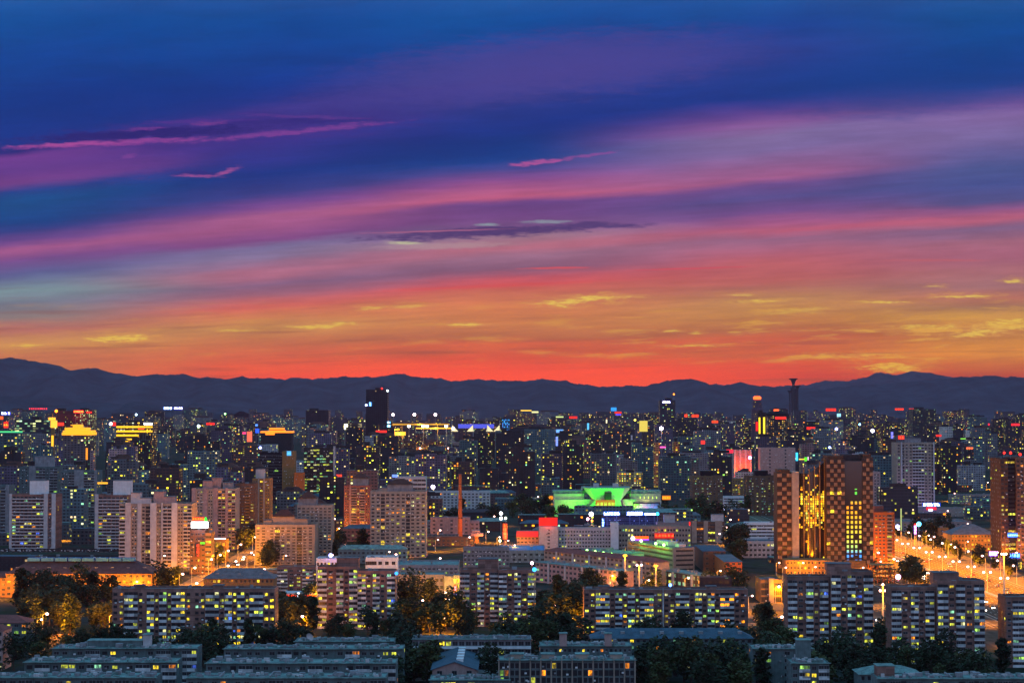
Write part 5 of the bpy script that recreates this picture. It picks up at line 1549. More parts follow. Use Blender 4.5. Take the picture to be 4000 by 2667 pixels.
def checker(x0, x1, y0, d, z1, seed, nx):
    rng = random.Random(seed)
    nf = int(z1 / 3.05)
    fh = z1 / nf
    MB().box(x0, x1, y0, y0 + d, 0, z1, 0).box(x0 + 1, x1 - 1, y0 + 1, y0 + d - 1, z1, z1 + 2.2, 0).build('checkered_wall', [W_CHK], root)
    cw = (x1 - x0) / nx
    g_ = MB()
    for k in range(nf):
        for i in range(nx):
            if (i + k) % 2 == 0:
                a = x0 + i * cw - cw * 0.06
                g_.box(max(a, x0), min(a + cw * 1.12, x1), y0 - 0.06, y0 - 0.004, k * fh + fh * .25, k * fh + fh * .92, 0 if rng.random() < .95 else 1, True)
            else:
                a = x0 + i * cw + cw * .15
                g_.box(a - cw * .1, a + cw * 0.8, y0 - 0.9, y0 - 0.003, k * fh + .25, k * fh + fh * .80, 2, True)
    o = g_.build('loggia_grid', [GLASS, LITW, W_CHKL], root)
    o['kind'] = 'stuff'


checker(lx(3035), lx(3091), 2, 18, Z(1846), 1, 3)
MB().box(lx(3091.6), lx(3118), -1, 14, 0, Z(1842), 0).build('pale_pier', [W_CREAM], root)
checker(lx(3224), lx(3295), -2, 22, Z(1792), 2, 5)
checker(lx(3366), lx(3406), -1, 20, Z(1786), 3, 3)
MB().box(lx(3295.6), lx(3365.4), 4, 18, Z(1800), Z(1776), 0).build('roof_house', [W_DARK], root)


def glowglass():
    m, g, b = principled('tower_glass_glow', (0.03, 0.022, 0.02), 0.12, 0.8)
    oc = g.new('ShaderNodeTexCoord').outputs['Object']
    x, y, z = g.sep(oc)
    u, v = g.m('DIVIDE', x, 1.5), g.m('DIVIDE', z, 1.6)
    wn = g.new('ShaderNodeTexWhiteNoise', noise_dimensions='2D')
    g.put(wn.inputs['Vector'], g.xyz(g.m('FLOOR', u), g.m('FLOOR', v)))
    return m, g, b, x, z, wn.outputs[0], g.m('FRACT', u), g.m('FRACT', v)


m, g, b, x, z, wn, fu, fv = glowglass()
# gold reflections put into the glass as emission: densest over the middle floors
dens = g.m('MULTIPLY', g.mr(z, 28, 36, smooth=True), g.mr(z, 62, 50, smooth=True))
dens = g.m('MULTIPLY', dens, g.mr(x, -22, -9, 0.25, 0.95, smooth=True))
lit = g.m('LESS_THAN', wn, g.m('MULTIPLY_ADD', dens, 0.85, 0.05))
lit = g.m('MULTIPLY', lit, g.m('LESS_THAN', g.m('ABSOLUTE', g.m('SUBTRACT', fu, 0.5)), 0.36))
lit = g.m('MULTIPLY', lit, g.m('LESS_THAN', g.m('ABSOLUTE', g.m('SUBTRACT', fv, 0.5)), 0.40))
g.put(b.inputs['Emission Color'], g.ramp(g.m('FRACT', g.m('MULTIPLY', wn, 53.0)), [(0, (1, .45, .01)), (.4, (1, .22, .005)), (.6, (.9, .62, .03)), (.9, (.7, .7, .1))], 'CONSTANT'))
g.put(b.inputs['Emission Strength'], g.m('MULTIPLY', lit, g.mr(g.m('FRACT', g.m('MULTIPLY', wn, 977.0)), 0, 1, 0.4, 2.2)))
m.cycles.emission_sampling = 'NONE'
GG1 = m
m, g, b, x, z, wn, fu, fv = glowglass()
u3 = g.m('DIVIDE', g.m('ADD', x, 100), 2.85)
v3 = g.m('DIVIDE', z, 3.3)
wn3 = g.new('ShaderNodeTexWhiteNoise', noise_dimensions='2D')
g.put(wn3.inputs['Vector'], g.xyz(g.m('FLOOR', u3), g.m('FLOOR', v3)))
lit = g.m('LESS_THAN', wn3.outputs[0], g.m('MULTIPLY', g.mr(z, 58, 46, 0.02, 0.9), g.mr(z, 11, 12.5, 0.25, 1)))
lit = g.m('MULTIPLY', lit, g.m('LESS_THAN', g.m('ABSOLUTE', g.m('SUBTRACT', g.m('FRACT', u3), 0.5)), 0.26))
lit = g.m('MULTIPLY', lit, g.m('LESS_THAN', g.m('ABSOLUTE', g.m('SUBTRACT', g.m('FRACT', v3), 0.5)), 0.3))
g.put(b.inputs['Emission Color'], g.ramp(g.m('DIVIDE', z, 80), [(0, (.05, .3, 1)), (.165, (.05, .3, 1)), (.2, (.35, .7, .2)), (.3, (.8, .65, .05)), (.5, (1, .42, .01)), (.58, (1, .30, .01)), (.66, (.1, .6, .05))]))
g.put(b.inputs['Emission Strength'], g.m('MULTIPLY', lit, 1.2))
m.cycles.emission_sampling = 'NONE'
GG2 = m
# curved glass front with fins, its top stepping up towards the checkered block
gl = MB()
fx0, fx1 = lx(3118.6), lx(3223.4)
N = 10
pts = []
for i in range(N + 1):
    u = i / N
    pts.append((fx0 + (fx1 - fx0) * u, -2 + 5.5 * (1 - math.sin(math.pi * u)), Z(1848 - 46 * max(0, u - .35) / .65)))
for i in range(N):
    (a, ya, za), (b2, yb_, zb_) = pts[i], pts[i + 1]
    z0 = Z(2218)
    gl.poly([(a, ya, z0), (b2, yb_, z0), (b2, yb_, zb_), (a, ya, za)], 0)
    gl.poly([(a, ya, za), (b2, yb_, zb_), (b2, 16, zb_), (a, 16, za)], 1)
gl.box(fx0, fx1, 4, 16, 0, Z(2218), 2)
gl.build('curved_glass', [GG1, RF_DARK, W_TAN_SODIUM], root)
for i, u in enumerate((0.18, 0.37, 0.56, 0.76, 0.97)):
    xx = fx0 + (fx1 - fx0) * u
    yy = -2 + 5.5 * (1 - math.sin(math.pi * u))
    MB().box(xx - .35, xx + .35, yy - 1.2, yy - 0.05, 2, Z(1850 - 46 * max(0, u - .35) / .65) + 3, 0).build('fin', [W_TAN_SODIUM], root)
MB().box(lx(3295.6), lx(3365.4), 0, 18, Z(2186), Z(1800), 0).box(lx(3295.6), lx(3365.4), 0, 18, 0, Z(2187), 1).build('flat_glass', [GG2, W_TAN_SODIUM], root)
MB().box(lx(3290), lx(3372), -4.5, -0.1, 0, Z(2188), 0, True).build('porch', [W_TAN_SODIUM], root)
pod = MB()
pod.box(lx(3050), lx(3224), -22, -2.1, 0, 10.5, 0)
pod.build('podium', [W_TAN_SODIUM], root)
wins = []
for i in range(13):
    for k in range(3):
        wins.append((lx(3056) + i * 2.35, -22, 2.2 + 3.3 * k, 1.4, 1.6))
put_windows(root, wins, random.Random(5), 0.1, 'warm')
foot(gx(3030, Yt), gx(3410, Yt), Yt - 24, Yt + 24)
building('red-orange lit brick tower with a cream bay, backing the checkered towers', 3412, 3490, 2000, 1385, 16, 14, [('w', 1), ('w', 1), ('w', 1), ('n', .3), ('H', 1.5), ('n', .6)], (W_ORANGE, W_CREAM, RF_RED), plit=0.14, pal='warm', name='tower_block', house=[(3415, 3452, 1976, 2000, 4, 8, W_BRICKR)])
# concrete frame under construction
Yf = 1235
t = thing('concrete_frame', 'open concrete building frame under construction lit deep orange', 'building site', (gx(3445, Yf), Yf, 0))
Wf = 95 / F * Yf
hf = gz(2205, Yf)
for k in range(4):
    zz = hf * (k + 1) / 4
    MB().box(-Wf / 2, Wf / 2, 0, 13, zz - 0.35, zz, 0, True).build('floor_slab', [W_TAN_SODIUM], t)
    for i in range(5):
        for yy in (0.3, 12):
            xx = -Wf / 2 + 0.3 + (Wf - 1.2) * i / 4
            MB().box(xx, xx + .6, yy, yy + .6, zz - hf / 4, zz - .36, 0).build('column', [W_ORANGE], t)
foot(gx(3395, Yf), gx(3495, Yf), Yf, Yf + 14)

# ------------------------------------------------------------------ beyond the avenue
building('tall pale pink tower of dark ribbon floors with a red roof sign', 3500, 3648, 1728, 2108, 28, 21, [('w', 1), ('P', .25), ('F', .5), ('w', 1), ('w', .8), ('H', 2.6), ('w', .8), ('w', .8), ('F', .4), ('P', .3)], (W_CREAM, W_PALE, RF_GREY), plit=0.08, pal='cool', name='tower_block', house=[(3545, 3600, 1712, 1728, 6, 12, W_GREY)])
sign('red block sign on the roof corner of the tall pink tower', 3519, 1708, 24, 15, 2106, (1.0, 0.10, 0.03), back=(0.9, 0.02, 0.01), n=2, strength=1.6)
building('salmon-lit long podium hall below the tall pink tower', 3530, 3766, 1984, 1985, 26, 2, [('n', 1)], (W_CREAM, W_CREAM, RF_GREY), name='commercial_building', cat='commercial building')
sign('row of blue-white neon characters above the salmon hall', 3635, 1970, 68, 14, 1980, (0.55, 0.7, 1.0), back=(0.02, 0.08, 0.9), n=5, strength=6, bs=1.4, light=2600, lcol=BLUE)
sign('red neon arch under the blue-white characters on the salmon hall', 3634, 1985, 40, 11, 1978, RED, strength=1.2, back=(0.9, .01, .01), light=1200)
sign('small white and blue oval sign under the red arch', 3631, 1991, 16, 7, 1975, WHT, strength=4)
spot('brilliant violet-white light at the foot of the tall pink tower', 3541, 1971, 2090, (0.75, 0.45, 1.0), 2.0, 10, 14000)
building('low grey-roofed hall with violet-lit walls beside the avenue head', 3500, 3790, 2036, 1745, 46, 3, [('w', 1)] * 14, (W_PINK, W_PALE, RF_GREY), plit=0.1, pal='warm', name='commercial_building', cat='commercial building')
sign('slender pale lime pole light at the avenue head', 3516, 2028, 5, 86, 1640, (0.45, 0.55, 0.2), strength=0.8)
sign('vertical magenta-white sign with a red top by the avenue head', 3571, 2068, 9, 34, 1560, (1.0, 0.75, 1.0), back=(0.6, .1, 1), n=3, vertical=True, strength=5, bs=2.2, light=1500, lcol=(.7, .1, 1), posts=8)
sign('red square cap on top of the vertical magenta sign', 3571, 2048, 9, 8, 1560, RED, strength=1.5)
spot('cyan round sign beside the vertical magenta sign', 3585, 2046, 1565, (0.1, .6, 1.0), 2.0, 4, 900)
spot('blue-white shop light cluster at the avenue head', 3502, 2056, 1600, (0.4, 0.4, 1.0), 1.8, 6, 1500)
gable_roofed('long orange-lit block under a grey hipped roof across the avenue', 3712, 3888, 2087, 13, 30, 7.5, (W_TAN_SODIUM,), RF_GREY, wins_n=14, nf=4, hipped=15, name='hip_roofed_block', cat='apartment building', plit=0.35, pal='warm')
building('small brown block half hidden by trees across the avenue', 3625, 3660, 2052, 1640, 16, 4, [('n', 1)], (W_TAN_SODIUM, W_TAN_SODIUM, RF_GREY), plit=0.1, name='low_apartment_block')
building('second small brown block among trees across the avenue', 3666, 3700, 2060, 1610, 16, 4, [('w', 1), ('n', 1)], (W_TAN_SODIUM, W_TAN_SODIUM, RF_GREY), plit=0.1, name='low_apartment_block')
building('pale low row with many lit windows behind the salmon hall', 3712, 3890, 1930, 2240, 16, 5, [('w', 1)] * 16, (W_GREY, W_GREY, RF_TEAL), plit=0.4, name='low_apartment_block', pal='cool')
root = building('tower at the photo edge with an orange corner and dark glass strip', 3905, 3934, 1790, 1380, 30, 24, [('w', 1), ('w', 1)], (W_CHK, W_TAN_SODIUM, RF_GREY), plit=0.3, pal='warm', name='tower_block', cat='tower',
                secs=[(3934.5, 3966, 1790, 3, 22, 24, [('R', 1)], (W_BLACK, W_BLACK, RF_DARK)), (3966.5, 4070, 1786, 0, 30, 24, [('w', 1)] * 7, (W_BROWN, W_TAN_SODIUM, RF_DARK))])
sign('glowing cyan-blue bubble lettering on the dark glass strip of the edge tower', 3950, 2089, 38, 18, 1376, (0.3, 0.8, 1.0), back=(0.0, 0.15, 0.95), n=5, strength=4, bs=1.3, light=1800, lcol=BLUE)
sign('violet-white angular shop sign beside the tallest light mast', 3874, 2161, 32, 18, 1345, (0.9, 0.8, 1.0), back=(0.35, 0.1, 1.0), n=2, strength=7, bs=2.0, light=3500, lcol=(.5, .2, 1))
sign('blue oval neon sign with a pale core behind the tallest light mast', 3958, 2169, 40, 19, 1330, (0.3, 0.9, 1.0), back=(0.02, 0.12, 1.0), n=3, strength=3, bs=1.5, light=2500, lcol=BLUE)
building('glazed yellow shop row under the blue oval sign', 3915, 3985, 2182, 1335, 14, 1, [('F', 1)] * 8, (W_TAN_SODIUM, W_CREAM, RF_GREY), plit=0.9, pal='warm', name='shop_building', cat='shop')
spot('red beacon on the far roof of the edge tower', 3945, 1768, 1390, RED, 1.0, 3)
spot('red beacon at the near corner of the edge tower', 3920, 1768, 1382, RED, 0.9, 3)
spot('red beacon at the end of the edge tower by the photo edge', 3982, 1774, 1384, RED, 1.0, 3)
spot('pink neon light at the crossing behind the two tall tower pairs', 3503, 2252, 1150, (1, .3, .7), 1.6, 7, 3000)


# ------------------------------------------------------------------ far landmarks
def tower(label, xl, xr, ytop, Y, depth, mat, name='apartment_tower', cat='apartment tower', group=None, kind=0, crown=None, seed=None, occupy=True):
    """far tower as one mesh: body with set-back bays, lift house and parapet"""
    SEED[0] += 1
    rng = random.Random(seed or SEED[0])
    xc = gx((xl + xr) / 2, Y)
    W, H = (xr - xl) / F * Y, gz(ytop, Y)
    mb = MB()
    if kind == 0:
        mb.box(-W / 2, W / 2, 0, depth, 0, H, 0)
    elif kind == 1:      # three bays, the middle proud and higher
        mb.box(-W / 2, -W * .17, 1.5, depth, 0, H * .97, 0).box(W * .17, W / 2, 1.5, depth, 0, H * .97, 0).box(-W * .17 + .01, W * .17 - .01, 0, depth + 1, 0, H, 0)
    elif kind == 2:      # two offset slabs
        mb.box(-W / 2, 0, 0, depth, 0, H, 0).box(0.01, W / 2, 3, depth + 3, 0, H * rng.uniform(.86, .95), 0)
    else:                # chamfered tower with pier strips
        mb.box(-W / 2 + 2, W / 2 - 2, -1.2, 0, 0, H - 2, 0).box(-W / 2, W / 2, 0.01, depth, 0, H, 0)
    hw = W * rng.uniform(.2, .45)
    x0 = rng.uniform(-W * .3, W * .3 - hw * .5)
    mb.box(max(-W / 2 + 1, x0 - hw / 2), min(W / 2 - 1, x0 + hw / 2), depth * .25, depth * .7, H, H + rng.uniform(2.2, 5.0), 1)
    if crown == 'cap':
        mb.hip(-W * .38, W * .38, depth * .1, depth * .9, H + .02, H + 5, None, 2, 0)
    if crown == 'tank':
        mb.box(-W * .3, -W * .05, depth * .2, depth * .6, H, H + 4.4, 1).box(W * .1, W * .4, depth * .2, depth * .6, H, H + 3, 1)
    o = mb.build(name, [mat, W_DARK, RF_PAG])
    o.location = (xc, Y, 0)
    tag(o, label, cat, group)
    if occupy:
        foot(xc - W / 2, xc + W / 2, Y, Y + depth + 3, 4)
    return o


gl = facade('gold_office', (0.10, 0.08, 0.07), 0.95, [(0, (1, .5, .01)), (.5, (1, .42, .0)), (.8, (.95, .62, .04))], cw=6, fh=4.2, band=True, ww=.97, wh=.42, s=1.4)
dk = facade('black_glass', (0.02, 0.014, 0.024), 0.012, ST_COOL, cw=4, fh=4)
dim = facade('dim_office', (0.03, 0.03, 0.035), 0.2, [(0, (.5, .45, .12)), (.6, (.2, .4, .25))], cw=5, fh=4, s=.5)
pinkf = facade('pink_skin', (0.34, 0.20, 0.21), 0.10, ST_WARM)
palef = facade('pale_skin', (0.42, 0.38, 0.36), 0.10, ST_MIX)
orangef = facade('orange_skin', (0.40, 0.16, 0.07), 0.3, ST_WARM)
creamf = facade('cream_lit_skin', (0.30, 0.25, 0.17), 0.55, ST_WARM)

a = tower('tall black slab tower standing alone against the hills', 1430, 1514, 1521, 3900, 40, dk, 'office_tower', 'office tower')
sign('small cyan-white logo light high on the black slab tower', 1447, 1578, 11, 16, 3898, (0.4, 0.9, 1.0), back=(0.05, 0.3, 1.0), n=2, vertical=True, strength=3)
spot('blue-white light on the edge of the black slab tower', 1431, 1582, 3896, (.4, .5, 1), 2.2, 7)
spot('white aircraft light on the roof corner of the black slab tower', 1514, 1526, 3896, (.7, 1, 1), 2.0, 6)
spot('red aircraft light on the roof of the black slab tower', 1492, 1517, 3898, RED, 1.8, 3)
sign('red light bar at the base of the black slab tower', 1490, 1685, 42, 8, 3850, RED, strength=1.4)
sign('cyan-white light box beside the foot of the black slab tower', 1519, 1657, 13, 22, 3880, (0.5, 0.9, 1.0), back=(0.1, 0.5, 1.0), n=2, vertical=True, strength=5, bs=2)
tower('squat black office cube left of the black slab tower', 1195, 1284, 1602, 4600, 50, dk, 'office_tower', 'office tower')
tower('tapering office tower with a white roof sign and thin mast', 2577, 2638, 1562, 4300, 34, facade('hotel_skin', (0.035, .03, .045), 0.12, ST_COOL), 'office_tower', 'office tower')
sign('white capsule lettering on top of the masted office tower', 2603, 1570, 32, 11, 4296, (1, 1, .95), n=4, strength=5, back=(0.05, .05, .7), bs=.8)
t = thing('antenna_mast', 'thin roof antenna with an orange light on the masted office tower', 'antenna', (gx(2632, 4310), 4310, gz(1562, 4310)))
MB().tube([(0, 0, 0), (0, 0, 12)], [.7, .3], 5).build('pole', [METAL], t)
MB().ball((0, 0, 13), 2.0, 8, 5).build('lamp_head', [emis('glow_orange', ORG, 4)], t)
spot('brilliant white floodlight at the foot of the masted office tower', 2583, 1673, 3700, (1, .8, 1), 3.6, 12, 60000)
t = thing('gourd_tower', 'tapering far tower with a glowing red crown ring', 'tower', (gx(2961, 5200), 5200, 0))
k = 5200 / F
MB().lathe([(26 * k * .95, 0), (26 * k * .9, gz(1600, 5200)), (20 * k, gz(1592, 5200)), (18 * k, gz(1565, 5200)), (13 * k, gz(1560, 5200))], 0, 20, 16).build('shaft', [facade('violet_far', (.09, .05, .08), .04, ST_WARM)], t)
MB().lathe([(13 * k, gz(1559.8, 5200)), (15.5 * k, gz(1557, 5200)), (15.5 * k, gz(1551, 5200)), (11 * k, gz(1547, 5200))], 0, 20, 16).build('light_crown', [emis('neon_red_crown', (1, .1, .01), 2.6)], t)
MB().lathe([(7 * k, gz(1546.8, 5200)), (1 * k, gz(1538, 5200))], 0, 20, 10).build('finial', [W_BRICKR], t)
tw = tower('dark slim tower outlined by two vertical yellow light lines', 2958, 2992, 1610, 3300, 24, dk, 'office_tower', 'office tower')
sign('left yellow vertical light line on the dark slim tower', 2966, 1688, 6.5, 116, 3296, (1, .72, .02), strength=1.3)
sign('right yellow vertical light line on the dark slim tower', 2984, 1686, 7.5, 114, 3296, (1, .72, .03), strength=1.3)
sign('red double oval sign beside the yellow light lines', 2956, 1665, 9, 36, 3296, RED, strength=1.2, n=2, vertical=True, back=(.9, .01, .01))
tower('broad dark tower with dim gold windows under a rounded roof', 2996, 3088, 1625, 3350, 40, facade('dim_gold', (.035, .03, .035), .42, [(0, (.55, .38, .06)), (.5, (.25, .25, .2)), (.8, (.8, .3, .02))], s=.7), 'office_tower', 'office tower')
t = thing('roof_dome', 'shallow dark rounded roof capping the broad dark tower', 'roof structure', (gx(3036, 3370), 3370, gz(1625, 3350) + .1))
MB().lathe([(21, 0), (20, 4), (15, 8), (6, 10.2), (.5, 10.4)], 0, 0, 16).build('shell', [W_BLACK], t)
sign('red light bar under the rounded roof of the broad dark tower', 3049, 1632, 42, 9, 3345, RED, strength=1.4)
sign('small red crown light on the rounded roof of the broad dark tower', 3032, 1602, 20, 8, 3360, (1, .1, .02), strength=2)
# observation tower: clustered shafts with flared heads
Yw = 8800
t = thing('observation_tower', 'tall observation tower of clustered shafts with flared trumpet heads', 'observation tower', (gx(3099, Yw), Yw, 0))
k = Yw / F
OT = wall('tower_steel', (0.05, 0.045, 0.055))
for dx, ytop, sr, hr, hh in [(0, 1477, 5, 18, 22), (16, 1505, 4.0, 14, 13), (-14, 1524, 3.0, 11, 12), (8, 1516, 3.4, 9, 9), (-6, 1513, 3.2, 8, 10)]:
    zt_ = gz(ytop, Yw)
    MB().lathe([(sr * k * 1.1, 0), (sr * k, zt_ - (hh + 2) * k), (sr * k * 1.7, zt_ - hh * .55 * k), (hr * .62 * k, zt_ - hh * .3 * k), (hr * k, zt_ - 3 * k), (hr * k, zt_ - 1.2 * k), (hr * .5 * k, zt_)], dx * k, abs(dx) * .4, 14).build('shaft', [OT], t)
tower('red-topped twin office complex with stepped wavy roofline', 217, 285, 1604, 3600, 40, facade('red_top_skin', (.06, .02, .03), .12, ST_COOL), 'office_tower', 'office tower')
tower('red-topped twin office complex, wing with pale fan-shaped light columns', 285.6, 360, 1600, 3600, 40, facade('fan_skin', (.07, .02, .03), .45, [(0, (.5, .7, .3)), (.6, (.8, .7, .2))], s=.8), 'office_tower', 'office tower')
sign('glowing red-gold roof bar on the red-topped office complex', 308, 1607, 38, 10, 3590, (1, .35, .03), back=(1, .02, .01), strength=3, bs=1.5, n=6, light=20000, lcol=(1, .03, .03))
sign('red roof strip beside the red-gold bar of the office complex', 349, 1610, 22, 6, 3590, RED, strength=1.2)
spot('orange-red lamp at the corner of the red-topped complex', 221, 1605, 3590, (1, .2, .01), 2.8, 5, 5000)
sign('red dome-shaped sign with a white base line on the red-topped complex', 238, 1656, 26, 12, 3500, (1, .03, .01), strength=1.6)
# gold-crowned tower
Yk = 2900
t = thing('gold_crowned_tower', 'dark office tower wearing a stepped golden floodlit crown', 'office tower', (gx(303, Yk), Yk, 0))
lx = lambda p: gx(p, Yk) - gx(303, Yk)
ZK = lambda p: gz(p, Yk)
MB().box(lx(247), lx(336), 0, 32, 0, ZK(1697), 0).build('wall', [facade('crown_body', (.09, .07, .08), .14, ST_COOL, cw=5, fh=3.6)], t)
MB().box(lx(336.4), lx(352), 3, 30, 0, ZK(1720), 0).build('wing', [facade('crown_body', None, 0, None)], t)
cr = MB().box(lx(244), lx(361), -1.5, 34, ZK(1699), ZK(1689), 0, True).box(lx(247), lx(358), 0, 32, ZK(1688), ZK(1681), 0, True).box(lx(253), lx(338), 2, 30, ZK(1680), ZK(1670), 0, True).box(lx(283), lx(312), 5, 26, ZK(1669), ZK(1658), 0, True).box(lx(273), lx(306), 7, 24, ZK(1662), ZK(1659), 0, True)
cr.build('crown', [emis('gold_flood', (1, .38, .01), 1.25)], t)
foot(gx(244, Yk), gx(361, Yk), Yk - 2, Yk + 34)
# thin gold mast tower
t = thing('light_tower', 'thin golden light tower with a wider lantern head', 'tower', (gx(207, 2850), 2850, 0))
MB().box(-2.3, 2.3, 0, 5, 0, gz(1670, 2850), 0).build('shaft', [W_TAN_SODIUM], t)
MB().box(-1.6, 1.6, -.3, -.01, gz(1745, 2850), gz(1700, 2850), 0).build('light_strip', [emis('gold_strip', (1, .5, .02), 1.3)], t)
MB().box(-2.8, 5.5, -.5, 6, gz(1670, 2850), gz(1642, 2850), 0, True).box(-6, 3, -.6, 6, gz(1641, 2850), gz(1630, 2850), 0, True).build('lantern', [emis('gold_lantern', (1, .45, .03), 1.4)], t)
foot(gx(200, 2850), gx(215, 2850), 2849, 2860)
# gold banded ministry, wide above and narrow below
tower('dark-topped wide office with broad golden lit floors above a narrow lit stem', 455, 597, 1650, 3300, 44, facade('ministry', (.04, .035, .04), .3, [(0, (.5, .5, .3)), (.5, (1, .5, .02))], cw=5, fh=4), 'office_tower', 'office tower')
for i, (a, b, y) in enumerate([(456, 597, 1667), (456, 597, 1684), (456, 543, 1700), (478, 517, 1716), (478, 516, 1723), (478, 502, 1737)]):
    sign('golden floor light band %s on the wide ministry office' % ['nearest the roof', 'second from the roof', 'third and half-width', 'fourth, short', 'fifth, short', 'lowest and shortest'][i], (a + b) / 2, y, b - a, 7.5, 3296, (1, .52, .01), strength=1.25, name='light_band', cat='light band')
sign('white light bar on the roof of the golden banded office', 580, 1655, 33, 7, 3290, WHT, strength=5)
spot('white and red round light left of the golden banded office', 434, 1655, 3400, (1, .8, .9), 2.8, 6)
sign('red round light disc left of the golden banded office', 447, 1656, 14, 14, 3400, RED, strength=1.3)
sign('red sign on the shoulder of the golden banded office', 553, 1673, 24, 7, 3288, (1, .08, .01), strength=1.5)
tower('dark wide office block with pale gold floor bands at the photo edge', 60, 200, 1637, 3500, 50, facade('edge_office', (.03, .035, .05), .3, [(0, (.5, .55, .2)), (.5, (.3, .6, .3))], cw=5, fh=4.5, band=True, ww=.95), 'office_tower', 'office tower')
tower('teal-crowned low office at the photo edge', -60, 92, 1690, 2700, 40, facade('edge_office2', (.04, .07, .09), .25, ST_COOL, cw=5, fh=4), 'office_tower', 'office tower')
sign('green-cyan light strip crowning the low office at the photo edge', 40, 1686, 100, 6, 2690, (.08, .7, .25), strength=.9)
sign('blue-white lettering of two characters at the skyline corner', 24, 1614, 36, 11, 4200, (.5, .6, 1), back=(.05, .05, .9), n=3, strength=5, bs=1.3, posts=40)
sign('red dome sign at the skyline corner', 3, 1632, 22, 12, 4100, (1, .08, .01), strength=1.6)
sign('yellow and red flame-shaped light pylons at the photo edge', 25, 1659, 18, 24, 3400, (1, .4, .02), back=(1, .03, .01), n=2, strength=2)
sign('pair of blue-white roof signs over the far district, near half', 656, 1594, 34, 10, 5200, (.7, .85, 1), back=(.05, .2, 1), n=3, strength=5, bs=1.5, posts=30)
sign('pair of blue-white roof signs over the far district, far half', 697, 1594, 34, 10, 5200, (.85, .85, 1), back=(.1, .1, 1), n=4, strength=5, bs=1.5, posts=30)
sign('red lettering cluster over the skyline district at the far left corner', 150, 1596, 74, 7, 4600, (1, .03, .05), n=9, strength=2, posts=30)
# orange-lit roofed palace building
t = thing('palace_hotel', 'orange-outlined palace-roofed building in the middle of the far city', 'hotel', (gx(1080, 3300), 3300, 0))
k = 3300 / F
MB().box(-60 * k, 60 * k, 0, 30, 0, gz(1690, 3300), 0).build('wall', [W_DARK], t)
em1 = emis('orange_outline', (1, .22, .01), 1.7)
MB().box(-62 * k, 62 * k, -.5, 31, gz(1690, 3300), gz(1684, 3300), 0, True).box(-42 * k, -6 * k, -.8, 20, gz(1698, 3300), gz(1690, 3300) - .1, 0, True).box(-28 * k, 30 * k, 4, 26, gz(1683.8, 3300), gz(1680, 3300), 0, True).box(-29 * k, 26 * k, 4, 26, gz(1677, 3300), gz(1671, 3300), 0, True).build('roof_outline', [em1], t)
MB().box(-24 * k, 24 * k, 5, 25, gz(1680, 3300) + .01, gz(1677, 3300) - .01, 0).build('upper_storey', [W_BROWN], t)
foot(gx(1018, 3300), gx(1142, 3300), 3298, 3332)
sign('blue panel light left of the palace-roofed building', 1006, 1682, 14, 17, 3280, BLUE, strength=1.2)
sign('white lit wall panel between palace roof and black slab tower', 1352, 1666, 15, 22, 3900, (1, .9, .55), strength=2)
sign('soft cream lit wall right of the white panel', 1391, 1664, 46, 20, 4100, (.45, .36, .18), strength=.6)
# sports ground with floodlights
for i, px in enumerate([1536, 1619, 1701]):
    spot('pinkish white stadium floodlight in the upper row above the sports ground', px, 1619, 6200, (1, .75, .8), 4.6, 8, 30000, 'floodlight', 'floodlight')
for i, px in enumerate([1598, 1653, 1668, 1743]):
    spot('white stadium floodlight in the lower row above the orange sports ground', px, 1663, 4700, (1, .8, .75), 3.8, 9, 60000, 'floodlight', 'floodlight')
for i in range(7):
    street_lamp(gx(1530 + i * 36, 4600 + 90 * (i % 3)), 4600 + 90 * (i % 3), 14, 'sodium lamp around the distant orange sports ground', 1, 700000, 'lamps round the sports ground', rr=2.4)
building_far = MB().box(-150, 90, 0, 20, 0, 12, 0).build('sports_hall', [W_TAN_SODIUM])
building_far.location = (gx(1680, 4850), 4850, 0)
sheet('sports_field', -330, -120, 4560, 4840, 0.05, PAVE)
for (lab, px, py, w, h) in [('long golden light strip along the floodlit sports ground', 1700, 1672, 150, 5), ('short golden light strip before the sports ground', 1540, 1677, 44, 5), ('three-line golden light panel before the sports ground', 1560, 1693, 50, 14), ('dim amber fence light band behind the sports ground', 1640, 1657, 230, 6)]:
    sign(lab, px, py, w, h, 4400, (1, .48, .03), strength=1.3 if 'dim' not in lab else .5, name='light_band', cat='light band', light=150000, lcol=(1, .4, .02))
tag(building_far, 'long low sports hall glowing orange behind the floodlit ground', 'sports hall')
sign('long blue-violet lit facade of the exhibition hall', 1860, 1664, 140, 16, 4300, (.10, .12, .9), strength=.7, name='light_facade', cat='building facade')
for i, px in enumerate([1778, 1836, 1915, 1940]):
    t = thing('light_sail', 'cream lit triangular sail beside the blue-violet exhibition hall', 'sail structure', (gx(px, 4200), 4200, gz(1674, 4200) - 6), 0, 'cream sails at the exhibition hall')
    s_ = 1 if i % 2 else -1
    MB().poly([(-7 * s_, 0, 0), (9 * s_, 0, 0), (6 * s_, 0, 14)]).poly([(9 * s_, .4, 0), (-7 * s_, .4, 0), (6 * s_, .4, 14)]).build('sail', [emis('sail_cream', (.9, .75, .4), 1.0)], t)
    MB().box(7 * s_ - .5, 7 * s_ + .5, -.5, .5, -gz(1674, 4200) + 6, 24, 0).build('mast', [W_PALE], t)
tower('blue-cyan lit office box at the end of the exhibition hall', 1962, 1990, 1636, 4100, 30, facade('cyan_box', (.02, .08, .12), .9, [(0, (.05, .4, 1)), (.6, (.1, .2, 1))], s=1.0), 'office_tower', 'office tower')
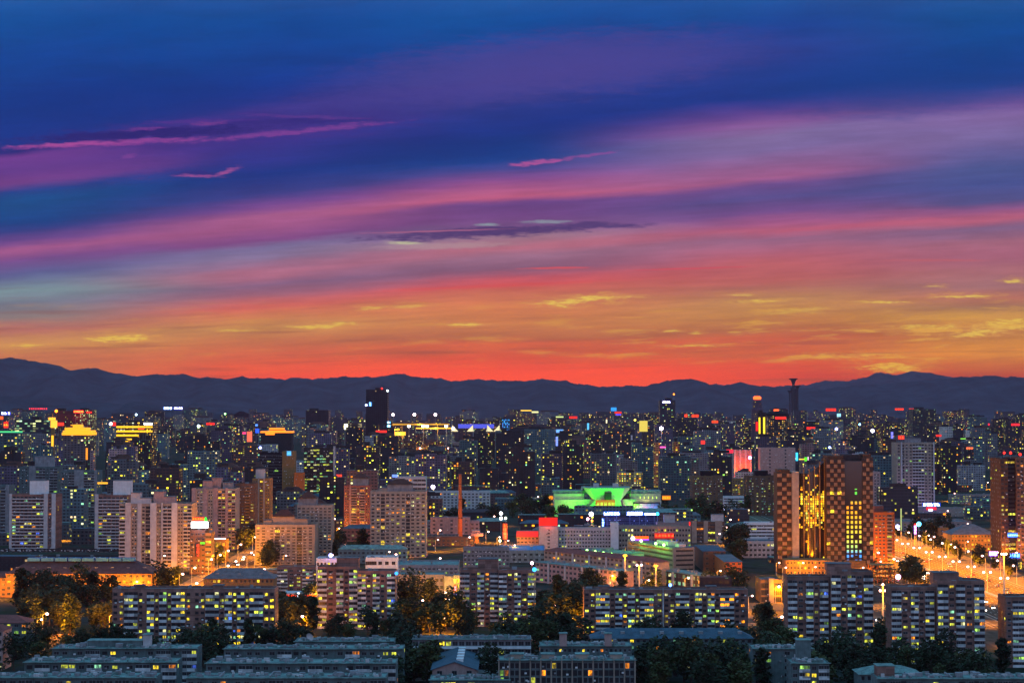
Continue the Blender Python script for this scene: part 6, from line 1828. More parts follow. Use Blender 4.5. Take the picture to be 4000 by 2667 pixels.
# more skyline accents
for (lab, px, py, w, h, Y, c, n) in [
    ('gold outline light on a far roof right of the exhibition hall', 2055, 1603, 42, 4, 5400, (1, .6, .05), 0), ('pale outline light beside the gold outline roof', 2090, 1609, 26, 6, 5300, (.8, .75, .3), 0),
    ('red capsule roof sign in the far centre', 2239, 1630, 31, 9, 4600, RED, 5), ('pale strip light on the far roof left of the red capsule', 2186, 1628, 30, 5, 4700, (.5, .6, .2), 0),
    ('cyan-blue screen with white letters in the far centre', 2186, 1683, 28, 13, 3500, (.15, .4, 1), 3), ('vertical blue neon letters below the cyan-blue screen', 2175, 1723, 9, 36, 3200, (.2, .3, 1), 4),
    ('cyan vertical neon letters left of the dark hotel mass', 2297, 1665, 8, 26, 3900, (.1, .5, 1), 4), ('red roof sign over a violet one in the far centre', 2414, 1611, 27, 7, 4900, RED, 4),
    ('violet lower half of the red far-centre roof sign', 2415, 1619, 20, 5, 4890, (.12, .05, 1), 0), ('cyan lamp-shaped sign behind the red and violet roof sign', 2397, 1598, 22, 14, 5100, (.02, .25, .7), 0),
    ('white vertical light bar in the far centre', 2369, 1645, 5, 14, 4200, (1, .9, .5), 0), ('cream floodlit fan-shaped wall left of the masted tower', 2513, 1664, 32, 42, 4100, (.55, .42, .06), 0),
    ('red round sign pair over the far roofs right of the masted tower', 2715, 1624, 28, 11, 4300, (1, .05, .01), 2), ('red round sign right of the masted tower', 2679, 1623, 11, 11, 4300, (1, .05, .01), 0),
    ('red capsule sign between the masted tower and the red-crowned tower', 2792, 1647, 25, 10, 4000, (1, .06, .01), 3), ('small red box sign below the red capsule', 2745, 1727, 16, 14, 3000, (1, .03, .02), 0),
    ('pink neon strip over the centre towers', 2588, 1746, 24, 6, 2900, (1, .1, .5), 0), ('broad red capsule sign right of the broad dark tower', 3170, 1672, 40, 10, 3500, (1, .02, .01), 4),
    ('pair of red roof signs right of the observation tower', 3245, 1600, 40, 11, 5600, (1, .03, .01), 4), ('row of red roof letters left of the dark block at the far right', 3512, 1598, 34, 8, 5800, (1, .04, .01), 4),
    ('short red letter pair before the dark far-right block', 3559, 1599, 20, 8, 5800, (1, .04, .01), 2), ('vertical blue-white neon left of the tall pink tower', 3483, 1699, 9, 26, 2600, (.2, .2, 1), 2),
    ('blue-white round sign on the skyline right of the observation tower', 3276, 1621, 15, 12, 5200, (.3, .7, 1), 0), ('red capsule sign left of the pale blocks', 3665, 1701, 21, 8, 3300, (1, .02, .01), 3),
    ('orange-red capsule sign under the pale far blocks', 3785, 1750, 26, 8, 3000, (1, .15, .05), 3), ('red capsule with a blue light at the photo edge skyline', 3965, 1658, 33, 9, 3900, (1, .02, .03), 4),
    ('vertical red neon near the photo edge skyline', 3861, 1662, 6, 18, 4200, (1, .02, .05), 2), ('green light strip on the pale far blocks', 3770, 1713, 40, 4, 3400, (.2, .6, .05), 0),
    ('cyan vertical light bar beside the pinkish block', 3111, 1783, 9, 32, 2500, (.05, .6, 1), 0), ('yellow lettering between cyan bar and green discs', 3130, 1793, 22, 5, 2500, (.8, .6, .05), 5),
    ('green disc pair sign beside the cyan light bar', 3146, 1793, 12, 16, 2500, (.1, .8, .02), 2), ('magenta-white vertical light box beside the green discs', 3159, 1793, 11, 20, 2500, (1, .7, 1), 0),
    ('small blue lit sign on top of the windowless tan slab', 1130, 1770, 17, 18, 2236, (.1, .5, 1), 2), ('blue oval light on the white office between the pagoda roofs', 1543, 1858, 22, 11, 1775, (.15, .3, 1), 2),
    ('red lamp pair on the far roof left of the pagoda tower', 1326, 1857, 22, 9, 2300, (1, .05, .02), 2), ('red roof lamp between the two pagoda-roofed towers', 1471, 1866, 13, 10, 1900, (1, .05, .02), 0),
    ('amber light panel on the roof of the gabled white tower', 404, 1886, 40, 7, 1850, (1, .4, .02), 0), ('red and cyan small sign above the centre-left roofs', 955, 1691, 14, 8, 3400, (1, .05, .2), 0),
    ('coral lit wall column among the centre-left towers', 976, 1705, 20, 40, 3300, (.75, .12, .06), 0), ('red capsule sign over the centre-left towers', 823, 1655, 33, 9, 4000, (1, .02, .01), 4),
    ('blue light screen on the far left-centre skyline', 1003, 1660, 10, 8, 4200, (.1, .3, 1), 0), ('amber window column on the gold-crowned tower flank', 341, 1772, 8, 46, 2880, (1, .3, .02), 7),
    ('red stage-lit sign beside the red fan-lit building', 2850, 1762, 27, 15, 2590, (1, .02, .06), 3)]:
    sign(lab, px, py, w, h, Y, c, n=n, strength=1.7 if n else 1.25, back=tuple(v * .8 for v in c) if n else None, vertical=h > w * 1.3, posts=4)
for (lab, px, py, Y, c, r) in [
    ('blue star-bright lamp in the far right district', 3266, 1675, 3900, (.3, .35, 1), 3.0), ('white-blue star-bright lamp right of the blue one', 3407, 1682, 3700, (.6, .6, 1), 3.6), ('small cyan lamp between the two star-bright lamps', 3357, 1657, 4200, (.2, .6, 1), 2.2),
    ('cyan-white round lamp in the far left district', 777, 1664, 4000, (.6, .9, 1), 3.0), ('white lamp over the left hill foot', 533, 1619, 5200, (.6, .8, 1), 2.8), ('green lamp on the skyline in the centre left', 880, 1616, 5200, (.3, 1, .2), 2.4),
    ('blue-white lamp below the palace-roofed building', 1234, 1705, 3300, (.3, .5, 1), 2.4), ('blue-white lamp beside the blue panel', 1018, 1748, 2700, (.2, .25, 1), 2.0), ('blue lamp among the centre far towers', 1770, 1673, 4000, (.4, .5, 1), 3.0),
    ('white-violet floodlight left of the white lit-edge block', 1692, 1901, 2050, (.8, .7, 1), 2.2), ('magenta-white lamp among centre towers', 2620, 1797, 2350, (1, .5, .8), 1.8), ('blue small lamp over the right-hand centre roofs', 3239, 1747, 2800, (.2, .3, 1), 1.8),
    ('violet lamp at the red fan-lit building', 2928, 1787, 2580, (.7, .3, 1), 2.2), ('white-blue floodlight on the orange-based hall', 2823, 1987, 2070, (.6, .6, 1), 2.2), ('orange-red lamp right of the orange-based hall', 2838, 2014, 1900, (1, .25, .05), 1.6),
    ('orange aircraft light over the centre district', 2480, 1640, 4600, (1, .7, .05), 2.2)]:
    spot(lab, px, py, Y, c, r, 7, 0)
# red fan-lit building
fb = building('red floodlit building whose facade burns yellow at its foot', 2866, 2934, 1757, 2600, 20, 6, [('P', .5), ('n', 1), ('P', .5), ('n', 1), ('P', .5), ('n', 1), ('P', .4)], (W_PINK, W_PALE, RF_DARK), name='commercial_building', cat='commercial building')
for dx, pw, zz, c in [(-8, 60000, 16, (1, .01, .0)), (0, 60000, 18, (1, .01, .0)), (8, 60000, 16, (1, .01, .0)), (-6, 50000, 2, (1, .5, .0)), (4, 50000, 2, (1, .6, .0))]:
    put_light(fb, (dx, -8, zz), pw, c)

# hand-placed centre towers
tower('cream apartment block with warm lit windows behind the museum bastion', 2412, 2508, 1845, 2520, 16, creamf)
tower('cream apartment block with yellow windows right of the museum', 2580, 2676, 1846, 2450, 16, creamf)
for lab, a, b2 in [('dark brown tower of four vertical pier pairs right of the museum', 2702, 2822), ('dark brown tower of vertical piers beside the checkered group', 2915, 3036)]:
    building(lab, a, b2, 1858, 2005, 24, 15, [('P', .7), ('D', 2), ('P', .5), ('w', 1), ('P', .7), ('D', 2), ('P', .5), ('w', 1), ('P', .5), ('D', 2)], (W_BROWN, W_BROWN, RF_DARK), plit=0.22, pal='cool', name='tower_block', house=[(a + 35, a + 85, 1838, 1858, 4, 10, W_BLACK)])
building('yellow-lit cream block between the two dark pier towers', 2826, 2912, 1870, 2350, 20, 9, [('w', 1)] * 8, (W_TAN_SODIUM, W_CREAM, RF_GREY), plit=0.5, pal='warm', name='low_apartment_block')
building('white banded hall with an orange glowing ground floor between the pier towers', 2825, 2912, 1938, 2090, 16, 5, [('R', 1), ('R', 1)], (W_WHITE, W_WHITE, RF_TEAL), plit=0.03, name='office_building', cat='office building')
building('pinkish stepped apartment block behind the great checkered group', 2968, 3105, 1748, 2520, 20, 13, [('n', 1), ('w', 1), ('n', 1.4), ('w', 1), ('n', 1)], (W_PINK, W_PINK, RF_GREY), plit=0.2, pal='warm', name='tower_block')
building('pink narrow tower beside the checkered group and the tall pink tower', 3407, 3436, 1842, 1880, 20, 16, [('D', 1)], (W_PINK, W_PINK, RF_GREY), plit=0.02, name='tower_block')
tower('long grey apartment wall with slatted balconies left of the red fan-lit building', 2645, 2866, 1768, 2720, 16, facade('slat_skin', (.24, .22, .25), .13, ST_COOL), kind=3)
tower('blue-white stepped tower group beyond the avenue', 3744, 3846, 1815, 2600, 18, FA[5], kind=1, crown='tank')
tower('narrow tan-dark tower right of the tall pink tower', 3646, 3676, 1745, 2500, 20, FA[3])
tower('dark apartment tower with many lamps right of the tall pink tower', 3677, 3735, 1740, 2480, 20, FA[2])
tower('brown tower left of the tall pink tower with scattered yellow windows', 3445, 3499, 1715, 2500, 20, FA[3])
tower('pale cream far office with a dark neighbour', 3680, 3720, 1667, 3600, 30, palef, 'office_tower', 'office tower')
tower('small cream far office right of the dark one', 3784, 3816, 1680, 3550, 30, palef, 'office_tower', 'office tower')
tower('dark far office between the two cream ones', 3723, 3762, 1660, 3700, 30, FA[2], 'office_tower', 'office tower')
tower('big dark block on the skyline at the far right', 3565, 3655, 1597, 5200, 60, dim, 'office_tower', 'office tower')
tower('orange-lit skinny tower in the centre', 2630, 2654, 1725, 2450, 14, orangef)
tower('orange-lit tower right of the dark centre cluster', 2555, 2577, 1728, 2700, 16, orangef)
tower('pinkish tower with balconies behind the gold-crowned tower', 426, 484, 1753, 2450, 20, pinkf)
tower('pink column tower next to the amber window column', 355, 367, 1760, 2600, 14, pinkf)
tower('tall dark tower with fins in the centre of the far city', 2352, 2464, 1698, 2900, 24, FA[2], kind=3)

# ------------------------------------------------------------------ the far city: individual towers in ragged rows
LM = [(120, 'the edge office'), (300, 'the gold-crowned tower'), (525, 'the golden banded office'), (800, 'the far red capsule sign'), (1080, 'the palace-roofed building'), (1240, 'the squat black cube'),
      (1470, 'the black slab tower'), (1650, 'the floodlit sports ground'), (1860, 'the exhibition hall'), (2070, 'the gold outline roof'), (2239, 'the far red capsule'), (2410, 'the tall finned tower'), (2605, 'the masted office tower'),
      (2780, 'the slatted grey wall'), (2961, 'the red-crowned tower'), (3099, 'the observation tower'), (3245, 'the twin red roof signs'), (3407, 'the star-bright white lamp'), (3575, 'the tall pink tower'), (3700, 'the pale cream offices'), (3795, 'the blue-white tower group'), (3940, 'the edge tower')]
SHADE = ['teal-grey', 'mid-grey', 'near-black', 'brownish', 'violet-grey', 'pale grey']
rng = random.Random(77)
rows = [(1780, 36, 58, 46, 13), (2080, 42, 62, 46, 20), (2420, 44, 66, 48, 24), (2850, 46, 72, 52, 27), (3350, 48, 76, 58, 28), (3950, 48, 80, 66, 28), (4700, 50, 86, 80, 28), (5700, 52, 92, 95, 28), (7000, 60, 110, 120, 26)]
PLACE = ['nearest row', 'second row', 'third row', 'fourth row', 'fifth row', 'sixth row', 'seventh row', 'near skyline', 'on skyline']
ntow = 0
KEEPCLEAR = [(1650, 2270, 1900), (2270, 2600, 1800), (3490, 3910, 2000)]
for ri, (Y0, h0, h1, sp, nmax) in enumerate(rows):
    xh = 2060 / F * Y0
    x = -xh + rng.uniform(0, sp * .5)
    while x < xh:
        Y = Y0 + rng.uniform(-110, 110) * (1 + ri * .3)
        w = rng.uniform(.45, .8) * sp
        px = 2000 + x / Y * F
        d = rng.uniform(14, 22)
        h = rng.uniform(h0, h1) if rng.random() > .18 else rng.uniform(h0 * .45, h0 * .8)
        if px < 1250 and ri < 3:
            h *= .95
        if ri < 2 and (1640 < px < 2300 or 3500 < px < 3920 or (2640 < px < 3040 and ri == 0) or 2300 < px < 2640 or 1285 < px < 1340):
            x += w + 4
            continue
        if ri < 3 and 3500 < px < 3780:
            x += w + 4
            continue
        if 1510 < px < 1780 and Y > 2900:
            h = min(h, 30)
        if 2860 < px < 2945 and Y < 2600:
            h = min(h, 28)
        if not is_free(x + w / 2, Y + d / 2, max(w, d) / 2 + 1):
            x += w * .5 + 4
            continue
        si = rng.choices(range(6), [4, 3, 5, 2, 3, 1.2])[0]
        py = project(x, Y, h)[1]
        hw = 'tall' if h > h0 + (h1 - h0) * .66 else ('low' if h < h0 else 'mid-height')
        pxc = 2000 + (x + w / 2) / Y * F
        lm = min(LM, key=lambda q: abs(q[0] - pxc))
        rel = 'below' if abs(lm[0] - pxc) < 45 else ('left of' if pxc < lm[0] else 'right of')
        wd = 'slim' if w < sp * .55 else ('broad' if w > sp * .7 else 'square')
        o = tower('%s %s %s tower, %s, %s %s' % (hw, wd, SHADE[si], PLACE[ri], rel, lm[1]), pxc - w / 2 / Y * F, pxc + w / 2 / Y * F, py, Y, d, FA[si],
                  group='apartment towers of the far city', kind=rng.choice([0, 1, 1, 2, 3]), crown=rng.choice([None, None, 'cap', 'tank']))
        ntow += 1
        x += w + rng.uniform(2, sp * .32)
print('far towers', ntow)
# beyond them the city reads as one mass
mb = MB()
rng = random.Random(5)
for Y0 in (6200, 7700, 8600, 9800, 11300):
    x = -2200 / F * Y0
    while x < 2200 / F * Y0:
        w = rng.uniform(25, 70)
        Y = Y0 + rng.uniform(-300, 300)
        h = rng.choice([22, 35, 50, 65, 80, 95]) * rng.uniform(.8, 1.1)
        mb.box(x, x + w, Y, Y + 25, 0, h, 0)
        x += w + rng.uniform(5, 60)
struct(mb.build('distant_city', [facade('distant_skin', (.06, .055, .075), .16, ST_MIX, cw=7, fh=6)]), 'stuff')
# low roofs, sheds and walls that fill the blocks between
rng = random.Random(9)
nlow = 0
for i in range(900):
    Y = rng.uniform(1100, 2700)
    x = rng.uniform(-.28, .28) * Y
    w, d = rng.uniform(18, 60), rng.uniform(9, 14)
    if nlow >= 120:
        break
    if not is_free(x, Y + d / 2, max(w, d) / 2 + 3) or (225 < x < 350):
        continue
    h = rng.choice([4, 7, 10, 13]) * (1 if Y < 1700 else 1.3)
    pxc = 2000 + x / Y * F
    if Y < 1250 and pxc > 2800:
        continue
    mb = MB().box(-w / 2, w / 2, 0, d, 0, h, 0)
    roofk = rng.choice(['flat', 'hip', 'flat'])
    if roofk == 'hip':
        mb.hip(-w / 2, w / 2, 0, d, h + .02, h + 3, None, 1, .5)
    else:
        mb.box(-w / 2 + .3, w / 2 - .3, .3, d - .3, h, h + .3, 1)
        roof_clutter(mb, -w / 2, w / 2, 0, d, h + .3, rng, 3, 2)
    si = rng.choice([0, 1, 2, 3])
    ri_ = rng.randrange(4)
    o = mb.build('low_building', [FA[si], [RF_TEAL, RF_GREY, RF_DARK, RF_SLATE][ri_], W_GREY])
    o.location = (x, Y, 0)
    lm2 = min([(100, 'the banded dark-balcony tower'), (430, 'the second banded tower'), (620, 'the pale pier tower'), (850, 'the pink pier tower'), (1120, 'the cream tower group'), (1390, 'the pinkish balcony tower'), (1555, 'the cream pagoda-roofed tower'), (1798, 'the brick chimney'), (1973, 'the red neon column'), (2141, 'the red billboard'), (2370, 'the green museum'), (2600, 'the long pale wing'), (2760, 'the dark pier tower'), (2975, 'the white banded block'), (3220, 'the checkered towers'), (3450, 'the concrete frame'), (3640, 'the salmon hall'), (3830, 'the hipped block across the avenue')], key=lambda q: abs(q[0] - pxc))
    tag(o, '%s %s %s-roofed building %s %s' % (['low', 'low', 'low'][0], SHADE[si], ['teal', 'grey', 'dark', 'slate'][ri_], 'well behind' if Y > 2000 else 'near', lm2[1]), 'building', 'low buildings between the towers')
    foot(x - w / 2, x + w / 2, Y, Y + d, 1)
    nlow += 1
print('low', nlow)

# lamps added at random on open ground, to light the block bases
rng = random.Random(31)
nl = 0
for i in range(900):
    if nl >= 72:
        break
    Y = rng.uniform(1130, 2700) if i % 3 else rng.uniform(1400, 2100)
    x = rng.uniform(-.26, .26) * Y
    px = 2000 + x / Y * F
    if (2150 < px < 2620 and 1600 < Y < 2050) or (100 < x < 350 and Y < 1450) or not is_free(x, Y, 3.5) or (px < 500 and Y < 1500):
        continue
    street_lamp(x, Y, 9, 'small added sodium lamp among the middle-distance blocks', 1, 90000 + (Y - 1100) * 140, 'added lamps among the middle-distance blocks', rr=.75, down=True)
    foot(x, x, Y, Y, 14)
    nl += 1


# ------------------------------------------------------------------ trees
def leaf_mat(name, c):
    m, g, b = principled(name, c, 0.75, 0.2)
    oc = g.new('ShaderNodeTexCoord').outputs['Object']
    rnd = g.new('ShaderNodeObjectInfo').outputs['Random']
    a = g.noise(oc, 0.9, 3.0)
    k = g.m('MULTIPLY', g.mr(a, .3, .7, .6, 1.5), g.mr(rnd, 0, 1, .7, 1.3))
    g.put(b.inputs['Base Color'], g.mix(1.0, c, g.xyz(k, k, k), 'MULTIPLY'))
    return m


LEAF = [leaf_mat('leaves_dark', (0.018, 0.028, 0.014)), leaf_mat('leaves_green', (0.040, 0.046, 0.016))]
BARK = wall('bark', (0.07, 0.05, 0.04))


def tree_meshes(seed, h, r, shape):
    rng = random.Random(seed)
    clumps = []
    nc = 19
    for i in range(nc):
        a = rng.uniform(0, 6.283)
        u = rng.random() ** .6
        zz = rng.uniform(.22, .95)
        env = (math.sin(math.pi * min(1, (zz - .18) / .85)) ** .6) if shape == 0 else (1.05 - zz) ** .55
        clumps.append((math.cos(a) * r * u * env * .8, math.sin(a) * r * u * env * .8, h * zz, r * rng.uniform(.26, .48)))
    mb = MB()
    for cx, cy_, cz, cr in clumps:
        n = int(70 * (cr / (r * .37)) ** 1.5)
        for k in range(n):
            a, b2 = rng.uniform(0, 6.283), rng.uniform(-1, 1)
            q = math.sqrt(1 - b2 * b2)
            rad = cr * rng.uniform(.55, 1.12)
            px_, py_, pz_ = cx + rad * q * math.cos(a), cy_ + rad * q * math.sin(a), cz + rad * b2 * .8
            s = rng.uniform(.3, .62) * (h / 10) ** .5
            u1 = (rng.uniform(-1, 1), rng.uniform(-1, 1), rng.uniform(-.7, .7))
            u2 = (rng.uniform(-1, 1), rng.uniform(-1, 1), rng.uniform(-.7, .7))
            mb.poly([(px_ - u1[0] * s, py_ - u1[1] * s, pz_ - u1[2] * s), (px_ + u2[0] * s, py_ + u2[1] * s, pz_ + u2[2] * s), (px_ + u1[0] * s, py_ + u1[1] * s, pz_ + u1[2] * s), (px_ - u2[0] * s, py_ - u2[1] * s, pz_ - u2[2] * s)])
    tb = MB().tube([(0, 0, 0), (.1, 0, h * .25), (0, .1, h * .5), (.1, 0, h * .85)], [.3, .24, .17, .04], 6)
    for cx, cy_, cz, cr in clumps[:7]:
        tb.tube([(0, 0, h * .3), (cx * .5, cy_ * .5, h * .3 + (cz - h * .3) * .6), (cx, cy_, cz)], [.13, .09, .03], 4)
    return mb.mesh('crown', LEAF[seed % 2]), tb.mesh('trunk', BARK)


TREES = [tree_meshes(s, h, r, sh) for s, h, r, sh in [(1, 11, 5.0, 0), (2, 13, 6.0, 0), (3, 10, 5.4, 0), (4, 14, 4.2, 1), (6, 12, 6.4, 0), (7, 9, 4.4, 0), (8, 15, 6.6, 0)]]
trng = random.Random(21)
ntree = [0]


def tree(x, y, label, sc_=1.0, group='trees among the blocks'):
    if not is_free(x, y, 1.5):
        return None
    c, tr = TREES[trng.randrange(len(TREES))]
    t = thing('tree', label, 'tree', (x, y, 0), trng.uniform(0, 6.28), group)
    s = sc_ * trng.uniform(.8, 1.15)
    t.scale = (s, s, s * trng.uniform(.9, 1.1))
    link('crown', c, t)
    link('trunk', tr, t)
    ntree[0] += 1
    return t


def grove(px0, px1, py0, py1, n, label, sc_=1.0):
    """trees rooted on the ground inside this patch of the photograph"""
    n = max(2, int(round(n * .56)))
    sc_ *= 1.22
    k, tries, pts = 0, 0, []
    while k < n and tries < n * 30:
        tries += 1
        px, py = trng.uniform(px0, px1), trng.uniform(py0, py1)
        Y = gy(py)
        x = gx(px, Y)
        if any((x - a) ** 2 + (Y - b) ** 2 < (5.0 * sc_) ** 2 for a, b in pts):
            continue
        if tree(x, Y, label, sc_):
            pts.append((x, Y))
            k += 1


for a in [(2470, 3080, 2600, 2740, 44, 'big dark tree in the black-green mass along the bottom edge', 1.25), (3080, 3440, 2590, 2740, 22, 'dark tree at the foot of the tall brick tower pair', 1.15), (3420, 3940, 2615, 2700, 26, 'dark bushy tree before the tower pair nearest the avenue', 0.95),
          (2480, 2940, 2560, 2610, 12, 'dark tree hiding the foot of the blue hipped block', 1.0), (1530, 1700, 2630, 2740, 11, 'large round dark tree beside the ridged hall roof', 1.3), (1860, 1950, 2610, 2700, 5, 'dark tree between hall and cream-columned block', 1.1),
          (1990, 2280, 2510, 2600, 14, 'dark tree in the gap left of the wide slab block', 1.2), (1260, 1560, 2475, 2515, 14, 'dark tree at the foot of the first brick tower pair', .75), (1800, 2090, 2470, 2510, 13, 'dark tree at the foot of the second brick tower pair', .75),
          (1560, 1800, 2425, 2490, 20, 'orange-tinged tree between the two brick tower pairs', 1.1), (1560, 1735, 2370, 2405, 10, 'orange-tinged tree before the pale commercial block', 1.0), (1090, 1240, 2425, 2490, 12, 'orange-lit tree in the gap beside the long slab', 1.1), (1092, 1240, 2360, 2400, 6, 'tree beneath the filling station canopy light', .8),
          (2100, 2275, 2425, 2490, 14, 'orange-lit tree left of the wide slab block', 1.25), (2105, 2270, 2350, 2400, 8, 'golden-lit tree behind the gap of the wide slab', 1.1),
          (60, 445, 2350, 2400, 18, 'tall dark tree before the tan hipped blocks', 1.3), (130, 445, 2425, 2495, 18, 'brown-orange lit tree beside the long slab', 1.15), (100, 230, 2500, 2640, 8, 'dark tree around the low orange forecourt', 1.0), (-20, 110, 2540, 2660, 8, 'dark tree in front of the salmon roofed houses', .9),
          (700, 900, 2575, 2640, 7, 'dark tree between the flat-roofed rows', .9), (230, 780, 2560, 2600, 20, 'dark tree in front of the half-sunk flat-roofed block', .9), (700, 1240, 2535, 2560, 13, 'dark tree along the foot of the long slab', .9),
          (600, 720, 2290, 2330, 7, 'dark round tree left of the grey dormer roof', 1.1), (850, 1060, 2190, 2240, 10, 'golden street tree beside the street of the pale towers', .95), (930, 1010, 2120, 2165, 5, 'dark street tree at the far end of the narrow street', 1.2),
          (1290, 1450, 2150, 2200, 10, 'dark tree between the cream towers', 1.2), (1660, 1900, 2025, 2060, 10, 'dark tree behind the pinkish works', 1.1), (1920, 2160, 1975, 2050, 16, 'dark tree in the park left of the museum', 1.3),
          (2120, 2350, 2020, 2080, 10, 'dark tree before the museum foot', 1.1), (2590, 2710, 1990, 2040, 9, 'dark tree between the museum and the pier tower', 1.3), (2832, 2905, 2150, 2210, 8, 'tall black tree beside the white banded block', 1.4), (2690, 3030, 2010, 2045, 14, 'dark tree along the foot of the dark pier towers', 1.2),
          (2200, 2440, 2310, 2350, 10, 'dark tree behind the wide slab roof', 1.0), (2460, 2560, 2310, 2340, 4, 'golden tree at the foot of the three masts', .9), (2740, 2920, 2310, 2345, 8, 'orange-brown tree behind the wide slab corner', 1.0), (2925, 3065, 2450, 2530, 10, 'orange-brown tree beside the wide slab corner', 1.0),
          (3400, 3475, 2500, 2560, 4, 'dark tree between the two tall tower pairs', 1.1), (3500, 3590, 2270, 2320, 8, 'dark tree on the avenue corner before the orange tower', 1.2), (3835, 3925, 2440, 2500, 5, 'orange-lit shrub tree between the tower pairs and avenue', .7), (3560, 3710, 2090, 2115, 7, 'dark tree before the small brown blocks', 1.1)]:
    grove(*a)
for i in range(32):
    y = 1080 + i * 20 + trng.uniform(-4, 4)
    tree(trng.uniform(330, 343), y, 'roadside tree along the far kerb of the avenue', .85)
    if i % 2 == 0 and y < 1400:
        tree(trng.uniform(248, 253), y, 'small roadside tree along the near kerb of the avenue', .6)
print('trees', ntree[0])

# ------------------------------------------------------------------ traffic
CARP = [principled('car_paint_%s' % n, c, 0.35, 0.6, .2)[0] for n, c in [('silver', (.45, .45, .46)), ('black', (.02, .02, .022)), ('red', (.35, .03, .02)), ('white', (.7, .7, .7)), ('blue', (.03, .06, .2))]]
TYRE = wall('tyre_rubber', (.02, .02, .02))
HL = emis('headlight', (1, .85, .7), 22)
TL = emis('tail_light', (1, .03, .01), 3)


def car_body():
    mb = MB()
    sec = [(-2.2, .45, .75), (-2.1, .4, .95), (-.9, .35, 1.02), (1.9, .35, 1.05), (2.2, .45, .9)]
    for (y0, a0, b0), (y1, a1, b1) in zip(sec, sec[1:]):
        for s in (-1, 1):
            q = [(s * .88, y0, a0), (s * .88, y1, a1), (s * .84, y1, b1), (s * .84, y0, b0)]
            mb.poly(q if s > 0 else q[::-1])
        mb.poly([(-.84, y0, b0), (.84, y0, b0), (.84, y1, b1), (-.84, y1, b1)])
    for y, a, b2, f in ((-2.2, .45, .75, 1), (2.2, .45, .9, -1)):
        q = [(-.88, y, a), (.88, y, a), (.84, y, b2), (-.84, y, b2)]
        mb.poly(q if f > 0 else q[::-1])
    return mb


def cabin():
    mb = MB()
    b_ = [(-.8, -1.0), (.8, -1.0), (.8, 1.6), (-.8, 1.6)]
    t_ = [(-.66, -.35), (.66, -.35), (.66, 1.15), (-.66, 1.15)]
    for i in range(4):
        j = (i + 1) % 4
        mb.poly([(*b_[i], 1.0), (*b_[j], 1.0), (*t_[j], 1.5), (*t_[i], 1.5)])
    mb.poly([(*p, 1.5) for p in t_])
    return mb


BODY = [car_body().mesh('body', m) for m in CARP]
CAB = cabin().mesh('cabin', GLASS)
WHL = MB().tube([(-.12, 0, 0), (.12, 0, 0)], .33, 10).mesh('wheel', TYRE)
HLM = MB().ball((0, 0, 0), .27, 8, 5).mesh('headlight', HL)
TLM = MB().box(-.2, .2, -.03, .03, -.08, .08, 0, True).mesh('tail_light', TL)
cr_ = random.Random(3)
CN = ['silver', 'black', 'red', 'white', 'blue']


def car(x, y, toward, label, rz=None):
    ci = cr_.randrange(5)
    t = thing('car', label % CN[ci], 'car', (x, y, .02), (0 if toward else math.pi) if rz is None else rz, 'cars on the streets')
    link('body', BODY[ci], t)
    link('cabin', CAB, t)
    for sx in (-.8, .8):
        for sy in (-1.35, 1.35):
            link('wheel', WHL, t, (sx, sy, .33))
        link('headlight', HLM, t, (sx * .8, -2.22, .68))
        link('tail_light', TLM, t, (sx * .85, 2.24, .8))
    return t


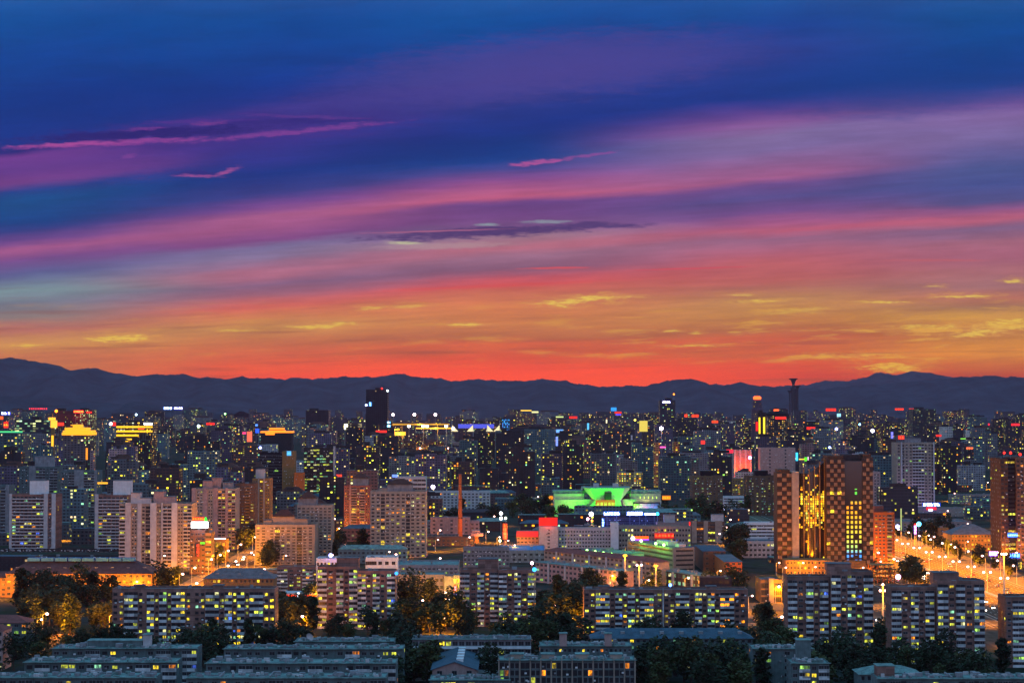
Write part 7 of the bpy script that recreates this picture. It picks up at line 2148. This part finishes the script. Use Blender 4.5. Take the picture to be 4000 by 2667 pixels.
lanes_t = [262, 266, 270, 274, 278, 282]
lanes_a = [294, 298, 302, 306, 310, 314]
for i in range(34):
    car(cr_.choice(lanes_t), 1010 + i * 17 + cr_.uniform(-5, 5), True, 'small %s car with glaring headlights coming down the avenue')
for i in range(26):
    car(cr_.choice(lanes_a), 1060 + i * 21 + cr_.uniform(-5, 5), False, 'small %s car with red tail lights heading away on the avenue')
for i in range(9):
    car(cr_.choice([-196, -199]), 1120 + i * 42 + cr_.uniform(-9, 9), True, 'small %s car coming down the street between the pale towers')
for i in range(8):
    car(cr_.choice([232, 236, 240]), 990 + i * 30, True, 'small %s car on the slip road before the avenue')
for i in range(8):
    car(130 + i * 15, cr_.choice([1008, 1014]), True, 'small %s car crossing behind the brick towers', R(90))
for i, (x, y) in enumerate([(-258, 915), (-252, 920), (-246, 914), (-239, 921), (-232, 916)]):
    car(x, y, True, 'small %s car parked on the orange forecourt', R(90))
# low forecourt shed left
fs = building('low orange-lit shed on the forecourt beside the dark trees', 215, 292, 2482, 948, 8, 1, [('w', 1)] * 4, (W_TAN_SODIUM, W_CREAM, RF_GREY), plit=.8, pal='warm', name='shop_building', cat='shop')

# ------------------------------------------------------------------ air
hz = MB().box(-10500, 10500, -60, 26500, -1.0, 1150, 0, True).build('haze', [])
m = bpy.data.materials.new('haze')
m.use_nodes = True
nt = m.node_tree
nt.nodes.clear()
out = nt.nodes.new('ShaderNodeOutputMaterial')
v = nt.nodes.new('ShaderNodeVolumePrincipled')
v.inputs['Color'].default_value = (0.85, 0.46, 0.66, 1)
v.inputs['Density'].default_value = HAZE
v.inputs['Anisotropy'].default_value = 0.45
nt.links.new(v.outputs[0], out.inputs['Volume'])
hz.data.materials.append(m)
m.cycles.homogeneous_volume = True
hz['kind'] = 'stuff'
hz.display_type = 'WIRE'

# ------------------------------------------------------------------ labels: look-alikes are told apart by their order in the view
ORD = ['first', 'second', 'third', 'fourth', 'fifth', 'sixth', 'seventh', 'eighth', 'ninth', 'tenth', 'eleventh', 'twelfth']


def ordw(i):
    if i < 12:
        return ORD[i]
    n = i + 1
    return '%d%s' % (n, 'th' if 10 <= n % 100 <= 20 else {1: 'st', 2: 'nd', 3: 'rd'}.get(n % 10, 'th'))


by = {}
for o in THINGS:
    by.setdefault(o['label'], []).append(o)
for lab, os_ in by.items():
    if len(os_) < 2:
        continue
    deep = max(o.location.y for o in os_) - min(o.location.y for o in os_) > 3.0 * (max(o.location.x for o in os_) - min(o.location.x for o in os_))
    if deep:
        os_.sort(key=lambda o: o.location.y)
        fmt = '%s, %s from near end'
    else:
        os_.sort(key=lambda o: project(o.location.x, o.location.y)[0])
        fmt = '%s, %s from left'
    for i, o in enumerate(os_):
        o['label'] = fmt % (lab, ordw(i))
bpy.context.view_layer.update()
print('objects', len(bpy.data.objects))
